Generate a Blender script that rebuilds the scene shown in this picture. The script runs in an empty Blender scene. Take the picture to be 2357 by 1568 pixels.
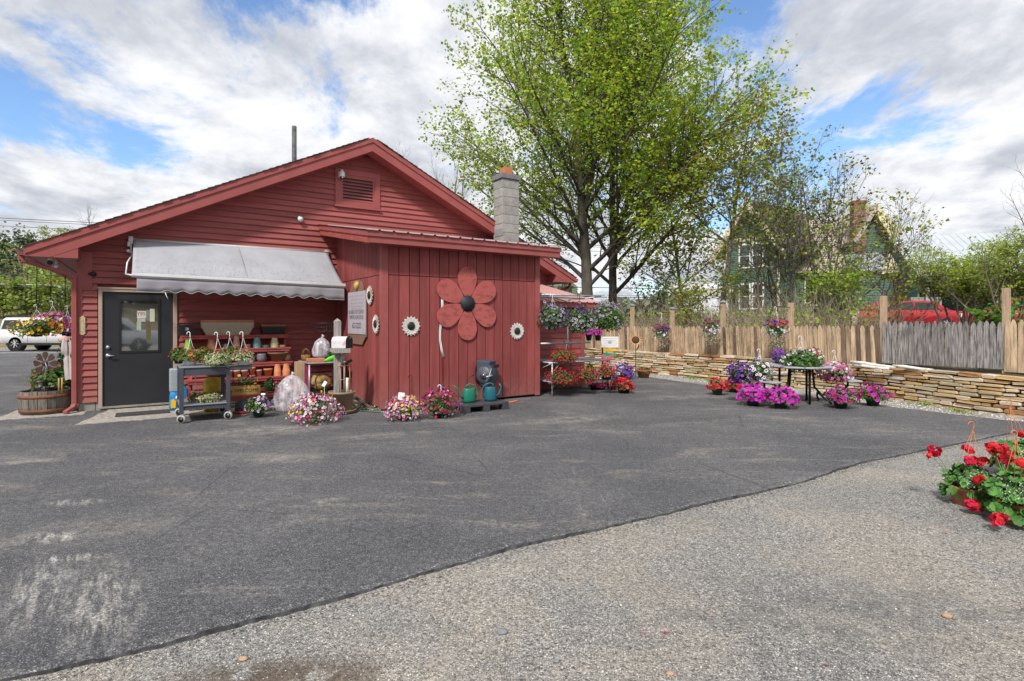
import bpy, math, random
import numpy as np
from mathutils import Vector, Matrix
R = math.radians
sc = bpy.context.scene
# ------------------------------------------------------------------ camera, sky, sun, exposure
cam_d = bpy.data.cameras.new('camera'); cam = bpy.data.objects.new('camera', cam_d)
sc.collection.objects.link(cam); sc.camera = cam
cam_d.sensor_width = 36; cam_d.lens = 36*1265/2357; cam_d.shift_y = -46/2357
cam_d.clip_start = .05; cam_d.clip_end = 2000
cam.location = (0, 0, 1.62); cam.rotation_euler = (R(90), 0, 0)
SUN_AZ, SUN_EL = 199, 46       # azimuth from +Y towards +X of the place the sun stands, seen from above
SUN_AZ = 199
w = bpy.data.worlds.new("World"); sc.world = w; w.use_nodes = True
nt = w.node_tree; nt.nodes.clear(); N = nt.nodes; Lk = nt.links
def nd(t, **k):
    n = N.new(t)
    for a, b in k.items(): setattr(n, a, b)
    return n
out = nd('ShaderNodeOutputWorld'); bg = nd('ShaderNodeBackground'); bg.inputs[1].default_value = .1
sky = nd('ShaderNodeTexSky'); sky.sky_type = 'NISHITA'; sky.sun_disc = False
sky.sun_elevation = R(SUN_EL); sky.sun_rotation = R(SUN_AZ); sky.air_density = 1.0; sky.dust_density = .6; sky.ozone_density = 2.0
tc = nd('ShaderNodeTexCoord'); sep = nd('ShaderNodeSeparateXYZ'); Lk.new(tc.outputs['Generated'], sep.inputs[0])
def mth(op, a, b=None, clamp=False):
    n = nd('ShaderNodeMath', operation=op, use_clamp=clamp)
    for i, v in enumerate((a, b)):
        if v is None: continue
        if isinstance(v, (int, float)): n.inputs[i].default_value = v
        else: Lk.new(v, n.inputs[i])
    return n.outputs[0]
zc = mth('ADD', mth('MAXIMUM', sep.outputs[2], 0.0), .22)
cmb = nd('ShaderNodeCombineXYZ'); Lk.new(mth('DIVIDE', sep.outputs[0], zc), cmb.inputs[0]); Lk.new(mth('DIVIDE', sep.outputs[1], zc), cmb.inputs[1])
def cnoise(scale, detail, rough, off, dist=0.0, rot=0, sx=1.0):
    mp = nd('ShaderNodeMapping'); mp.inputs['Location'].default_value = off; mp.inputs['Rotation'].default_value = (0, 0, rot); mp.inputs['Scale'].default_value = (sx, 1, 1)
    Lk.new(cmb.outputs[0], mp.inputs[0])
    n = nd('ShaderNodeTexNoise'); n.inputs['Scale'].default_value = scale; n.inputs['Detail'].default_value = detail
    n.inputs['Roughness'].default_value = rough; n.inputs['Distortion'].default_value = dist
    Lk.new(mp.outputs[0], n.inputs['Vector']); return n.outputs['Fac']
n1 = cnoise(1.15, 14, .66, (3.1, 7.7, 0), .28, .6, 1.5)
# broad gaps in the cloud cover, at directions of their own
def gap(d, k):
    v = nd('ShaderNodeVectorMath', operation='DOT_PRODUCT'); nn = nd('ShaderNodeVectorMath', operation='NORMALIZE')
    Lk.new(tc.outputs['Generated'], nn.inputs[0]); Lk.new(nn.outputs[0], v.inputs[0]); dv = Vector(d).normalized(); v.inputs[1].default_value = dv
    return mth('POWER', mth('MAXIMUM', v.outputs['Value'], 0.0), k)
def dirpx(x, y): return ((x-1178.5)/1265, 1, (738-y)/1265)
g = mth('MULTIPLY', gap(dirpx(330, 330), 90), .15)
for (x, y, k, a) in ((640, 10, 90, .16), (60, 230, 200, .10), (1780, 230, 45, .23), (1050, 0, 200, .08), (2080, 210, 400, .08), (330, 20, 200, .07)):
    g = mth('ADD', g, mth('MULTIPLY', gap(dirpx(x, y), k), a))
for (x, y, k, a) in ((2250, 330, 25, .12), (500, 180, 160, .12), (250, 470, 100, .10), (820, 200, 60, .08)):
    g = mth('SUBTRACT', g, mth('MULTIPLY', gap(dirpx(x, y), k), a))
mr = nd('ShaderNodeMapRange'); mr.interpolation_type = 'SMOOTHSTEP'
Lk.new(mth('SUBTRACT', n1, g), mr.inputs[0]); mr.inputs[1].default_value = .33; mr.inputs[2].default_value = .455
n2 = cnoise(2.1, 10, .62, (9.3, 1.2, 0), .15, .2, 1.3)
mr2 = nd('ShaderNodeMapRange'); mr2.interpolation_type = 'SMOOTHSTEP'; Lk.new(n2, mr2.inputs[0]); mr2.inputs[1].default_value = .38; mr2.inputs[2].default_value = .66
cc = nd('ShaderNodeMix', data_type='RGBA'); Lk.new(mr2.outputs[0], cc.inputs[0])
cc.inputs[6].default_value = (7.7, 7.8, 8.0, 1); cc.inputs[7].default_value = (4.3, 4.55, 5.1, 1)
skm = nd('ShaderNodeMix', data_type='RGBA', blend_type='MULTIPLY'); skm.inputs[0].default_value = 1; Lk.new(sky.outputs[0], skm.inputs[6]); skm.inputs[7].default_value = (1.3, 1.48, 1.66, 1)
mx = nd('ShaderNodeMix', data_type='RGBA'); Lk.new(mr.outputs[0], mx.inputs[0]); Lk.new(skm.outputs[2], mx.inputs[6]); Lk.new(cc.outputs[2], mx.inputs[7])
Lk.new(mx.outputs[2], bg.inputs[0]); Lk.new(bg.outputs[0], out.inputs[0])
sl = bpy.data.lights.new('sun', 'SUN'); sl.energy = 3.3; sl.angle = R(6); sl.color = (1, .95, .88)
so = bpy.data.objects.new('sun', sl); sc.collection.objects.link(so); so.location = (-20, -20, 40)
sd = Vector((math.sin(R(SUN_AZ))*math.cos(R(SUN_EL)), math.cos(R(SUN_AZ))*math.cos(R(SUN_EL)), math.sin(R(SUN_EL))))
so.rotation_euler = sd.to_track_quat('Z', 'Y').to_euler()
sc.view_settings.view_transform = 'Standard'; sc.view_settings.look = 'None'; sc.view_settings.gamma = 1
sc.view_settings.use_curve_mapping = False; sc.view_settings.exposure = .40
# ------------------------------------------------------------------ frames of reference
TH = math.atan2(.552, .834); O = np.array([-7.70, 9.76]); d1 = np.array([.834, .552]); d2 = np.array([-.552, .834])
def BW(u, v, z=0): p = O+u*d1+v*d2; return (p[0], p[1], z)
def GP(px, py, z=0.0):                                    # point of a horizontal plane seen in a given direction
    s = (1.62-z)*1265/(py-738); return ((px-1178.5)/1265*s, s, z)
def AT(px, Y, z=0.0): return ((px-1178.5)/1265*Y, Y, z)
def zz(py, Y): return 1.62+(738-py)/1265*Y
rng = np.random.default_rng(7); rnd = random.Random(5)
C = sc.collection
# ------------------------------------------------------------------ object helpers
def thing(name, label, cat, loc=(0, 0, 0), rz=0.0, group=None):
    o = bpy.data.objects.new(name, None); C.objects.link(o); o.empty_display_size = .2
    o.location = loc; o.rotation_euler = (0, 0, rz); o['label'] = label; o['category'] = cat
    if group: o['group'] = group
    return o
def tag(o, label, cat, group=None):
    o['label'] = label; o['category'] = cat
    if group: o['group'] = group
    return o
def link(name, me, parent=None, loc=None):
    o = bpy.data.objects.new(name, me); C.objects.link(o)
    if parent: o.parent = parent
    if loc is not None: o.location = loc
    return o
def np_mesh(name, V, F, mats, mi=None, smooth=False):
    """F: list of arrays of faces (each (m,k))"""
    if not isinstance(F, (list, tuple)): F = [F]
    F = [np.asarray(f, dtype=np.int32) for f in F if len(f)]
    me = bpy.data.meshes.new(name); V = np.asarray(V, dtype=np.float32)
    me.vertices.add(len(V)); me.vertices.foreach_set('co', V.ravel())
    nl = sum(f.size for f in F); npoly = sum(len(f) for f in F)
    me.loops.add(nl); me.polygons.add(npoly)
    me.loops.foreach_set('vertex_index', np.concatenate([f.ravel() for f in F]))
    tot = np.concatenate([np.full(len(f), f.shape[1], dtype=np.int32) for f in F])
    st = np.concatenate([[0], np.cumsum(tot)[:-1]]).astype(np.int32)
    me.polygons.foreach_set('loop_start', st); me.polygons.foreach_set('loop_total', tot)
    for m in (mats if isinstance(mats, (list, tuple)) else [mats]): me.materials.append(m)
    if mi is not None: me.polygons.foreach_set('material_index', np.asarray(mi, dtype=np.int32))
    if smooth: me.polygons.foreach_set('use_smooth', np.ones(npoly, dtype=bool))
    me.update(calc_edges=True); return me
class MB:
    def __init__(s): s.v = []; s.f = []; s.m = []; s.cur = 0; s.sm = []; s.smooth = False; s.T = None
    def add(s, vs, fs):
        b = len(s.v)
        if s.T is not None: vs = [s.T @ Vector(p) for p in vs]
        s.v += [tuple(p) for p in vs]; s.f += [tuple(b+i for i in f) for f in fs]
        s.m += [s.cur]*len(fs); s.sm += [s.smooth]*len(fs); return s
    def box(s, a, b, jit=0.0):
        x0, y0, z0 = a; x1, y1, z1 = b
        j = lambda: rnd.uniform(-jit, jit) if jit else 0
        v = [(x+j(), y+j(), z+j()) for x, y, z in ((x0,y0,z0),(x1,y0,z0),(x1,y1,z0),(x0,y1,z0),(x0,y0,z1),(x1,y0,z1),(x1,y1,z1),(x0,y1,z1))]
        return s.add(v, [(0,3,2,1),(4,5,6,7),(0,1,5,4),(1,2,6,5),(2,3,7,6),(3,0,4,7)])
    def bar(s, p, q, w, h=None, roll=0.0):
        p = Vector(p); q = Vector(q); h = h or w; d = (q-p); L = d.length; d.normalize()
        up = Vector((0, 0, 1)) if abs(d.z) < .95 else Vector((0, 1, 0))
        a = d.cross(up).normalized(); b = a.cross(d).normalized()
        if roll: M = Matrix.Rotation(roll, 3, d); a = M@a; b = M@b
        vs = [c+a*sx*w/2+b*sy*h/2 for c in (p, q) for sx, sy in ((-1,-1),(1,-1),(1,1),(-1,1))]
        return s.add(vs, [(0,1,2,3),(7,6,5,4),(0,4,5,1),(1,5,6,2),(2,6,7,3),(3,7,4,0)])
    def prism(s, pts, off):
        """pts 3d polygon, off = extrusion vector"""
        n = len(pts); o = Vector(off); vs = [Vector(p) for p in pts]+[Vector(p)+o for p in pts]
        return s.add(vs, [tuple(range(n))[::-1], tuple(range(n, 2*n))]+[(i, (i+1) % n, n+(i+1) % n, n+i) for i in range(n)])
    def tube(s, pts, r, n=8, caps=True):
        P = [Vector(p) for p in pts]; k = len(P); rr = r if isinstance(r, (list, tuple)) else [r]*k
        vs = []; a = None
        for i in range(k):
            d = (P[min(i+1, k-1)]-P[max(i-1, 0)]).normalized()
            if a is None: a = d.orthogonal().normalized()
            a = (a-d*a.dot(d)).normalized(); b = d.cross(a)
            vs += [P[i]+(a*math.cos(2*math.pi*j/n)+b*math.sin(2*math.pi*j/n))*rr[i] for j in range(n)]
        fs = [(i*n+j, i*n+(j+1) % n, (i+1)*n+(j+1) % n, (i+1)*n+j) for i in range(k-1) for j in range(n)]
        if caps: fs += [tuple(range(n))[::-1], tuple(range((k-1)*n, k*n))]
        sm = s.smooth; s.smooth = True; s.add(vs, fs); s.smooth = sm; return s
    def lathe(s, prof, n=20, c=(0, 0, 0), sx=1.0, sy=1.0, cap0=True, cap1=False):
        vs = []; k = len(prof)
        for r, z in prof: vs += [(c[0]+r*sx*math.cos(2*math.pi*j/n), c[1]+r*sy*math.sin(2*math.pi*j/n), c[2]+z) for j in range(n)]
        fs = [(i*n+j, i*n+(j+1) % n, (i+1)*n+(j+1) % n, (i+1)*n+j) for i in range(k-1) for j in range(n)]
        if cap0: fs.append(tuple(range(n))[::-1])
        if cap1: fs.append(tuple(range((k-1)*n, k*n)))
        sm = s.smooth; s.smooth = True; s.add(vs, fs); s.smooth = sm; return s
    def ball(s, c, r, n=10, m=6, jit=0.0):
        rx, ry, rz = r if isinstance(r, (list, tuple)) else (r, r, r)
        vs = [(c[0], c[1], c[2]-rz)]
        for i in range(1, m):
            t = -math.pi/2+math.pi*i/m
            for j in range(n):
                k = 1+rnd.uniform(-jit, jit)
                vs.append((c[0]+rx*k*math.cos(t)*math.cos(2*math.pi*j/n), c[1]+ry*k*math.cos(t)*math.sin(2*math.pi*j/n), c[2]+rz*k*math.sin(t)))
        vs.append((c[0], c[1], c[2]+rz)); e = len(vs)-1
        fs = [(0, 1+(j+1) % n, 1+j) for j in range(n)]+[(e, 1+(m-2)*n+j, 1+(m-2)*n+(j+1) % n) for j in range(n)]
        fs += [(1+i*n+j, 1+i*n+(j+1) % n, 1+(i+1)*n+(j+1) % n, 1+(i+1)*n+j) for i in range(m-2) for j in range(n)]
        sm = s.smooth; s.smooth = True; s.add(vs, fs); s.smooth = sm; return s
    def mesh(s, name, mats):
        me = bpy.data.meshes.new(name); me.from_pydata(s.v, [], s.f)
        for m in (mats if isinstance(mats, (list, tuple)) else [mats]): me.materials.append(m)
        me.polygons.foreach_set('material_index', s.m); me.polygons.foreach_set('use_smooth', s.sm); me.update(); return me
    def build(s, name, mats, parent=None, loc=None, bevel=0.0, seg=2):
        o = link(name, s.mesh(name, mats), parent, loc)
        if bevel:
            b = o.modifiers.new('b', 'BEVEL'); b.width = bevel; b.segments = seg; b.limit_method = 'ANGLE'; b.angle_limit = R(40)
            for p in o.data.polygons: p.use_smooth = True
            try:
                o.modifiers.new('w', 'WEIGHTED_NORMAL')
            except Exception: pass
        return o
def text(name, s, size, parent, loc, rot, mat_, ext=.0015, align='CENTER', sx=1.0):
    cu = bpy.data.curves.new(name, 'FONT'); cu.body = s; cu.size = size; cu.extrude = ext; cu.align_x = align; cu.align_y = 'CENTER'
    t = bpy.data.objects.new(name, cu); C.objects.link(t)
    me = bpy.data.meshes.new_from_object(t.evaluated_get(bpy.context.evaluated_depsgraph_get())); bpy.data.objects.remove(t)
    me.materials.clear(); me.materials.append(mat_); o = link(name, me, parent, loc); o.rotation_euler = rot; o.scale = (sx, 1, 1); return o
# ------------------------------------------------------------------ materials
MC = {}
def newmat(name):
    m = bpy.data.materials.new(name); m.use_nodes = True; t = m.node_tree; t.nodes.clear()
    o = t.nodes.new('ShaderNodeOutputMaterial'); return m, t, o
def pm(name, col, rough=.7, var=.15, scale=6, bump=.15, bscale=40, stretch=(1, 1, 1), col2=None, metal=0.0, spec=.4, rn=0.0, isl=0.0, lo=.35, hi=.65, dist=.01, det=5):
    m, t, o = newmat(name); n = t.nodes; l = t.links
    p = n.new('ShaderNodeBsdfPrincipled'); l.new(p.outputs[0], o.inputs[0])
    p.inputs['Roughness'].default_value = rough; p.inputs['Metallic'].default_value = metal; p.inputs['Specular IOR Level'].default_value = spec
    c = n.new('ShaderNodeTexCoord'); mp = n.new('ShaderNodeMapping'); mp.inputs['Scale'].default_value = stretch
    src = c.outputs['Object']
    if rn:
        oi = n.new('ShaderNodeObjectInfo'); ad = n.new('ShaderNodeVectorMath'); ad.operation = 'ADD'; l.new(src, ad.inputs[0])
        ml = n.new('ShaderNodeMath'); ml.operation = 'MULTIPLY'; ml.inputs[1].default_value = 37.0; l.new(oi.outputs['Random'], ml.inputs[0]); l.new(ml.outputs[0], ad.inputs[1]); src = ad.outputs[0]
    l.new(src, mp.inputs[0])
    ns = n.new('ShaderNodeTexNoise'); ns.inputs['Scale'].default_value = scale; ns.inputs['Detail'].default_value = det; ns.inputs['Roughness'].default_value = .62; l.new(mp.outputs[0], ns.inputs['Vector'])
    rp = n.new('ShaderNodeValToRGB'); l.new(ns.outputs['Fac'], rp.inputs[0]); e = rp.color_ramp.elements
    a = [max(0, x*(1-var)) for x in col]; b = list(col2) if col2 else [min(1, x*(1+var)) for x in col]
    if col2: a = list(col)
    e[0].position = lo; e[0].color = (*a, 1); e[1].position = hi; e[1].color = (*b, 1)
    cout = rp.outputs[0]
    if rn or isl:
        hs = n.new('ShaderNodeHueSaturation'); l.new(cout, hs.inputs['Color']); mr_ = n.new('ShaderNodeMapRange')
        if isl: ge = n.new('ShaderNodeNewGeometry'); l.new(ge.outputs['Random Per Island'], mr_.inputs[0]); q = isl
        else: l.new(oi.outputs['Random'], mr_.inputs[0]); q = rn
        mr_.inputs[3].default_value = 1-q; mr_.inputs[4].default_value = 1+q; l.new(mr_.outputs[0], hs.inputs['Value']); cout = hs.outputs[0]
    if name in ('red_paint', 'red_plank_paint', 'red_trim_paint'):
        # mud splashed up from the yard and weathering along the boards
        sz = n.new('ShaderNodeSeparateXYZ'); l.new(c.outputs['Object'], sz.inputs[0]); ma_ = n.new('ShaderNodeMapRange'); l.new(sz.outputs[2], ma_.inputs[0]); ma_.inputs[1].default_value = .05; ma_.inputs[2].default_value = .55; ma_.inputs[3].default_value = .75; ma_.inputs[4].default_value = 0
        nz = n.new('ShaderNodeTexNoise'); nz.inputs['Scale'].default_value = 9; nz.inputs['Detail'].default_value = 8; nz.inputs['Roughness'].default_value = .75; l.new(c.outputs['Object'], nz.inputs[0]); mb_ = n.new('ShaderNodeMapRange'); l.new(nz.outputs['Fac'], mb_.inputs[0]); mb_.inputs[1].default_value = .40; mb_.inputs[2].default_value = .68
        mc_ = n.new('ShaderNodeMath'); mc_.operation = 'MULTIPLY'; l.new(ma_.outputs[0], mc_.inputs[0]); l.new(mb_.outputs[0], mc_.inputs[1])
        n3 = n.new('ShaderNodeTexNoise'); n3.inputs['Scale'].default_value = 2.3; n3.inputs['Detail'].default_value = 10; n3.inputs['Roughness'].default_value = .8; l.new(c.outputs['Object'], n3.inputs[0]); md_ = n.new('ShaderNodeMapRange'); l.new(n3.outputs['Fac'], md_.inputs[0]); md_.inputs[1].default_value = .60; md_.inputs[2].default_value = .78; md_.inputs[4].default_value = .38
        me_ = n.new('ShaderNodeMath'); me_.operation = 'MAXIMUM'; l.new(mc_.outputs[0], me_.inputs[0]); l.new(md_.outputs[0], me_.inputs[1])
        mx_ = n.new('ShaderNodeMix'); mx_.data_type = 'RGBA'; l.new(me_.outputs[0], mx_.inputs[0]); l.new(cout, mx_.inputs[6]); mx_.inputs[7].default_value = (.29, .17, .145, 1); cout = mx_.outputs[2]
    l.new(cout, p.inputs['Base Color'])
    if bump:
        nb = n.new('ShaderNodeTexNoise'); nb.inputs['Scale'].default_value = bscale; nb.inputs['Detail'].default_value = 4; l.new(mp.outputs[0], nb.inputs['Vector'])
        bp = n.new('ShaderNodeBump'); bp.inputs['Strength'].default_value = bump; bp.inputs['Distance'].default_value = dist; l.new(nb.outputs['Fac'], bp.inputs['Height']); l.new(bp.outputs[0], p.inputs['Normal'])
    return m
def leafmat(name, col, var=.35, hue=.03, tr=.35, rough=.55):
    m, t, o = newmat(name); n = t.nodes; l = t.links
    ge = n.new('ShaderNodeNewGeometry'); hs = n.new('ShaderNodeHueSaturation'); hs.inputs['Color'].default_value = (*col, 1)
    a = n.new('ShaderNodeMapRange'); l.new(ge.outputs['Random Per Island'], a.inputs[0]); a.inputs[3].default_value = 1-var; a.inputs[4].default_value = 1+var; l.new(a.outputs[0], hs.inputs['Value'])
    w1 = n.new('ShaderNodeTexWhiteNoise'); w1.noise_dimensions = '1D'; l.new(ge.outputs['Random Per Island'], w1.inputs['W'])
    b = n.new('ShaderNodeMapRange'); l.new(w1.outputs['Value'], b.inputs[0]); b.inputs[3].default_value = .5-hue; b.inputs[4].default_value = .5+hue; l.new(b.outputs[0], hs.inputs['Hue'])
    p = n.new('ShaderNodeBsdfPrincipled'); p.inputs['Roughness'].default_value = rough; p.inputs['Specular IOR Level'].default_value = .3; l.new(hs.outputs[0], p.inputs['Base Color'])
    ts = n.new('ShaderNodeBsdfTranslucent'); l.new(hs.outputs[0], ts.inputs[0]); mxs = n.new('ShaderNodeMixShader'); mxs.inputs[0].default_value = tr
    l.new(p.outputs[0], mxs.inputs[1]); l.new(ts.outputs[0], mxs.inputs[2]); l.new(mxs.outputs[0], o.inputs[0]); return m
def flat(name, col, rough=.5, metal=0.0, spec=.4): return pm(name, col, rough, .08, 20, 0, metal=metal, spec=spec)
RED = (.31, .087, .081)
M = dict(
 red=pm('red_paint', RED, .55, .13, 2.2, .25, 50, (1, 1, 9), spec=.25, rn=.13),
 redv=pm('red_plank_paint', (.27, .066, .062), .6, .16, 2.0, .4, 60, (6, 6, .6), spec=.2, rn=.13),
 redtrim=pm('red_trim_paint', (.31, .083, .077), .5, .08, 3, .08, 60, spec=.3),
 redold=pm('worn_red_paint', (.32, .076, .068), .6, .22, 5, .2, 60, (1, 1, 3), spec=.2),
 soffit=pm('soffit_paint', (.33, .17, .17), .6, .06, 3, .05),
 shingle=pm('brown_shingle', (.085, .07, .062), .9, .35, 9, .5, 120, isl=.3),
 tan=pm('beige_trim', (.42, .32, .25), .5, .05, 3, .05),
 door=pm('charcoal_door', (.026, .027, .033), .38, .10, 2, .03, 40, spec=.4),
 black=flat('black_plastic', (.018, .018, .02), .4), blackm=flat('black_metal', (.02, .02, .02), .45, .6),
 steel=pm('galvanised_steel', (.40, .43, .46), .45, .18, 12, .05, 50, metal=.5), chrome=flat('chrome', (.7, .7, .7), .22, 1.0),
 alu=pm('white_aluminium', (.62, .62, .62), .35, .05, 4, 0, metal=.3), white=flat('white_plastic', (.78, .78, .78), .35),
 awn=pm('awning_cloth', (.345, .352, .385), .85, .07, 2.5, .08, 300, (1, 1, 1), spec=.1),
 block=pm('concrete_block', (.31, .30, .285), .9, .16, 7, .5, 90, rn=.09), mortar=pm('mortar', (.52, .51, .50), .9, .1, 20, .2),
 conc=pm('rough_concrete', (.33, .305, .27), .95, .35, 14, .6, 160, dist=.006), found=pm('foundation', (.27, .26, .22), .9, .18, 5, .3, 60),
 flue=pm('clay_flue', (.46, .17, .09), .85, .15, 8, .3), galv=pm('metal_roof', (.42, .30, .30), .35, .1, 3, .0, metal=.2),
 pinkroof=pm('faded_red_metal_roof', (.50, .28, .27), .4, .08, 2, 0, spec=.5),
 asw=pm('old_grey_wood', (.31, .29, .275), .85, .3, 5, .5, 60, (9, 9, .8), rn=.12), greyw=pm('weathered_picket', (.22, .205, .20), .88, .65, 5, .6, 70, (10, 10, .7), rn=.22, dist=.006),
 tanw=pm('tan_painted_picket', (.43, .315, .205), .8, .4, 3.2, .35, 60, (7, 7, .7), rn=.26, col2=None), darkp=pm('mouldy_picket', (.14, .10, .075), .9, .4, 5, .4, 60, (7, 7, .7), rn=.2),
 postw=pm('post_wood', (.42, .30, .20), .8, .25, 4, .4, 60, (7, 7, .7), rn=.1),
 terra=pm('terracotta', (.50, .185, .085), .75, .12, 9, .08), terrap=pm('pale_terracotta', (.50, .27, .22), .8, .12, 9, .08), terrad=pm('dark_terracotta', (.33, .12, .065), .75, .12, 9, .08),
 green=flat('dark_green_pot', (.018, .055, .042), .45), wpot=flat('white_pot', (.72, .75, .76), .4), lime=flat('lime_green', (.18, .36, .03), .45), teal=flat('teal_glaze', (.17, .34, .33), .3),
 cream=flat('cream_glaze', (.58, .52, .31), .4), tanp=pm('tan_pot', (.27, .195, .125), .55, .06, 3, .0), brownp=flat('brown_pot', (.20, .12, .08), .5), greyp=flat('grey_glaze', (.13, .13, .15), .35),
 soil=pm('soil', (.045, .032, .024), .95, .4, 30, .6, 80), cart=pm('cart_plastic', (.055, .062, .078), .55, .12, 4, .06), cartt=pm('cart_top_plastic', (.20, .215, .24), .45, .08, 4, .06),
 rubber=flat('rubber', (.03, .03, .03), .8), tread=flat('grey_tread', (.42, .41, .37), .7), birch=pm('birch_bark', (.30, .26, .23), .85, .2, 6, .5, 40, (1.5, 1.5, 5), col2=(.72, .69, .64), lo=.36, hi=.46),
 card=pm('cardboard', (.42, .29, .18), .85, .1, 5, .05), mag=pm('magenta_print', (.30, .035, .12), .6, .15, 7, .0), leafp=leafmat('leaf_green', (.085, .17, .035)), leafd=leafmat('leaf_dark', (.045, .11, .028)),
 leafv=leafmat('leaf_variegated', (.42, .46, .25), .3), ger=pm('geranium_leaf', (.072, .20, .035), .5, .35, 16, .3, 60, rn=.3), gstem=flat('green_stem', (.12, .22, .06)),
 bark=pm('bark', (.088, .076, .062), .95, .4, 5, .9, 22, (1, 1, .35), dist=.03), barkl=pm('pale_bark', (.17, .145, .12), .95, .35, 6, .6, 30, (1, 1, .3), dist=.02), twig=pm('dry_twigs', (.34, .26, .20), .95, .25, 3, .0, isl=.35),
 mulch=pm('mulch', (.035, .026, .021), .95, .5, 18, .8, 60), glass=pm('dark_glass', (.02, .024, .028), .04, .2, 2, 0, spec=.9),
 cgreen=flat('watering_can_green', (.012, .165, .105), .4), cteal=flat('watering_can_teal', (.012, .11, .145), .4), reel=flat('hose_reel_plastic', (.055, .07, .095), .45),
 wrought=flat('rusty_iron', (.06, .028, .02), .8), hosec=flat('green_hose', (.02, .13, .08), .4), orange=flat('orange_ribbon', (.75, .17, .03), .5), yellow=flat('yellow', (.75, .45, .02), .5),
 mat=pm('rubber_mat', (.045, .045, .045), .9, .2, 20, .3), brass=flat('brass_plate', (.62, .48, .24), .45, .2), paper=flat('paper_white', (.72, .72, .70), .7))
def petal(name, col, tr=.35): return leafmat(name, tuple(c*.93+.012 for c in col), .32, .014, tr, .65)
F = dict(mag=petal('petal_magenta', (.62, .03, .50)), pink=petal('petal_pink', (.72, .18, .42)), hot=petal('petal_hot_pink', (.72, .02, .22)), pale=petal('petal_pale', (.78, .62, .72)),
 white=petal('petal_white', (.80, .78, .80)), red=petal('petal_red', (.62, .02, .03)), cor=petal('petal_coral_red', (.62, .014, .035)), yel=petal('petal_yellow', (.80, .50, .02)), gold=petal('petal_gold', (.82, .47, .02)),
 pur=petal('petal_purple', (.13, .03, .36)), vio=petal('petal_violet', (.20, .055, .42)), lil=petal('petal_lilac', (.50, .42, .75)), dk=petal('petal_dark_plum', (.10, .012, .10)), wine=petal('petal_wine', (.38, .01, .10)), ora=petal('petal_orange', (.72, .16, .03)), ger=petal('petal_geranium', (.66, .012, .045)))
F['yel'] = petal('petal_bright_yellow', (.85, .62, .02))
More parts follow.
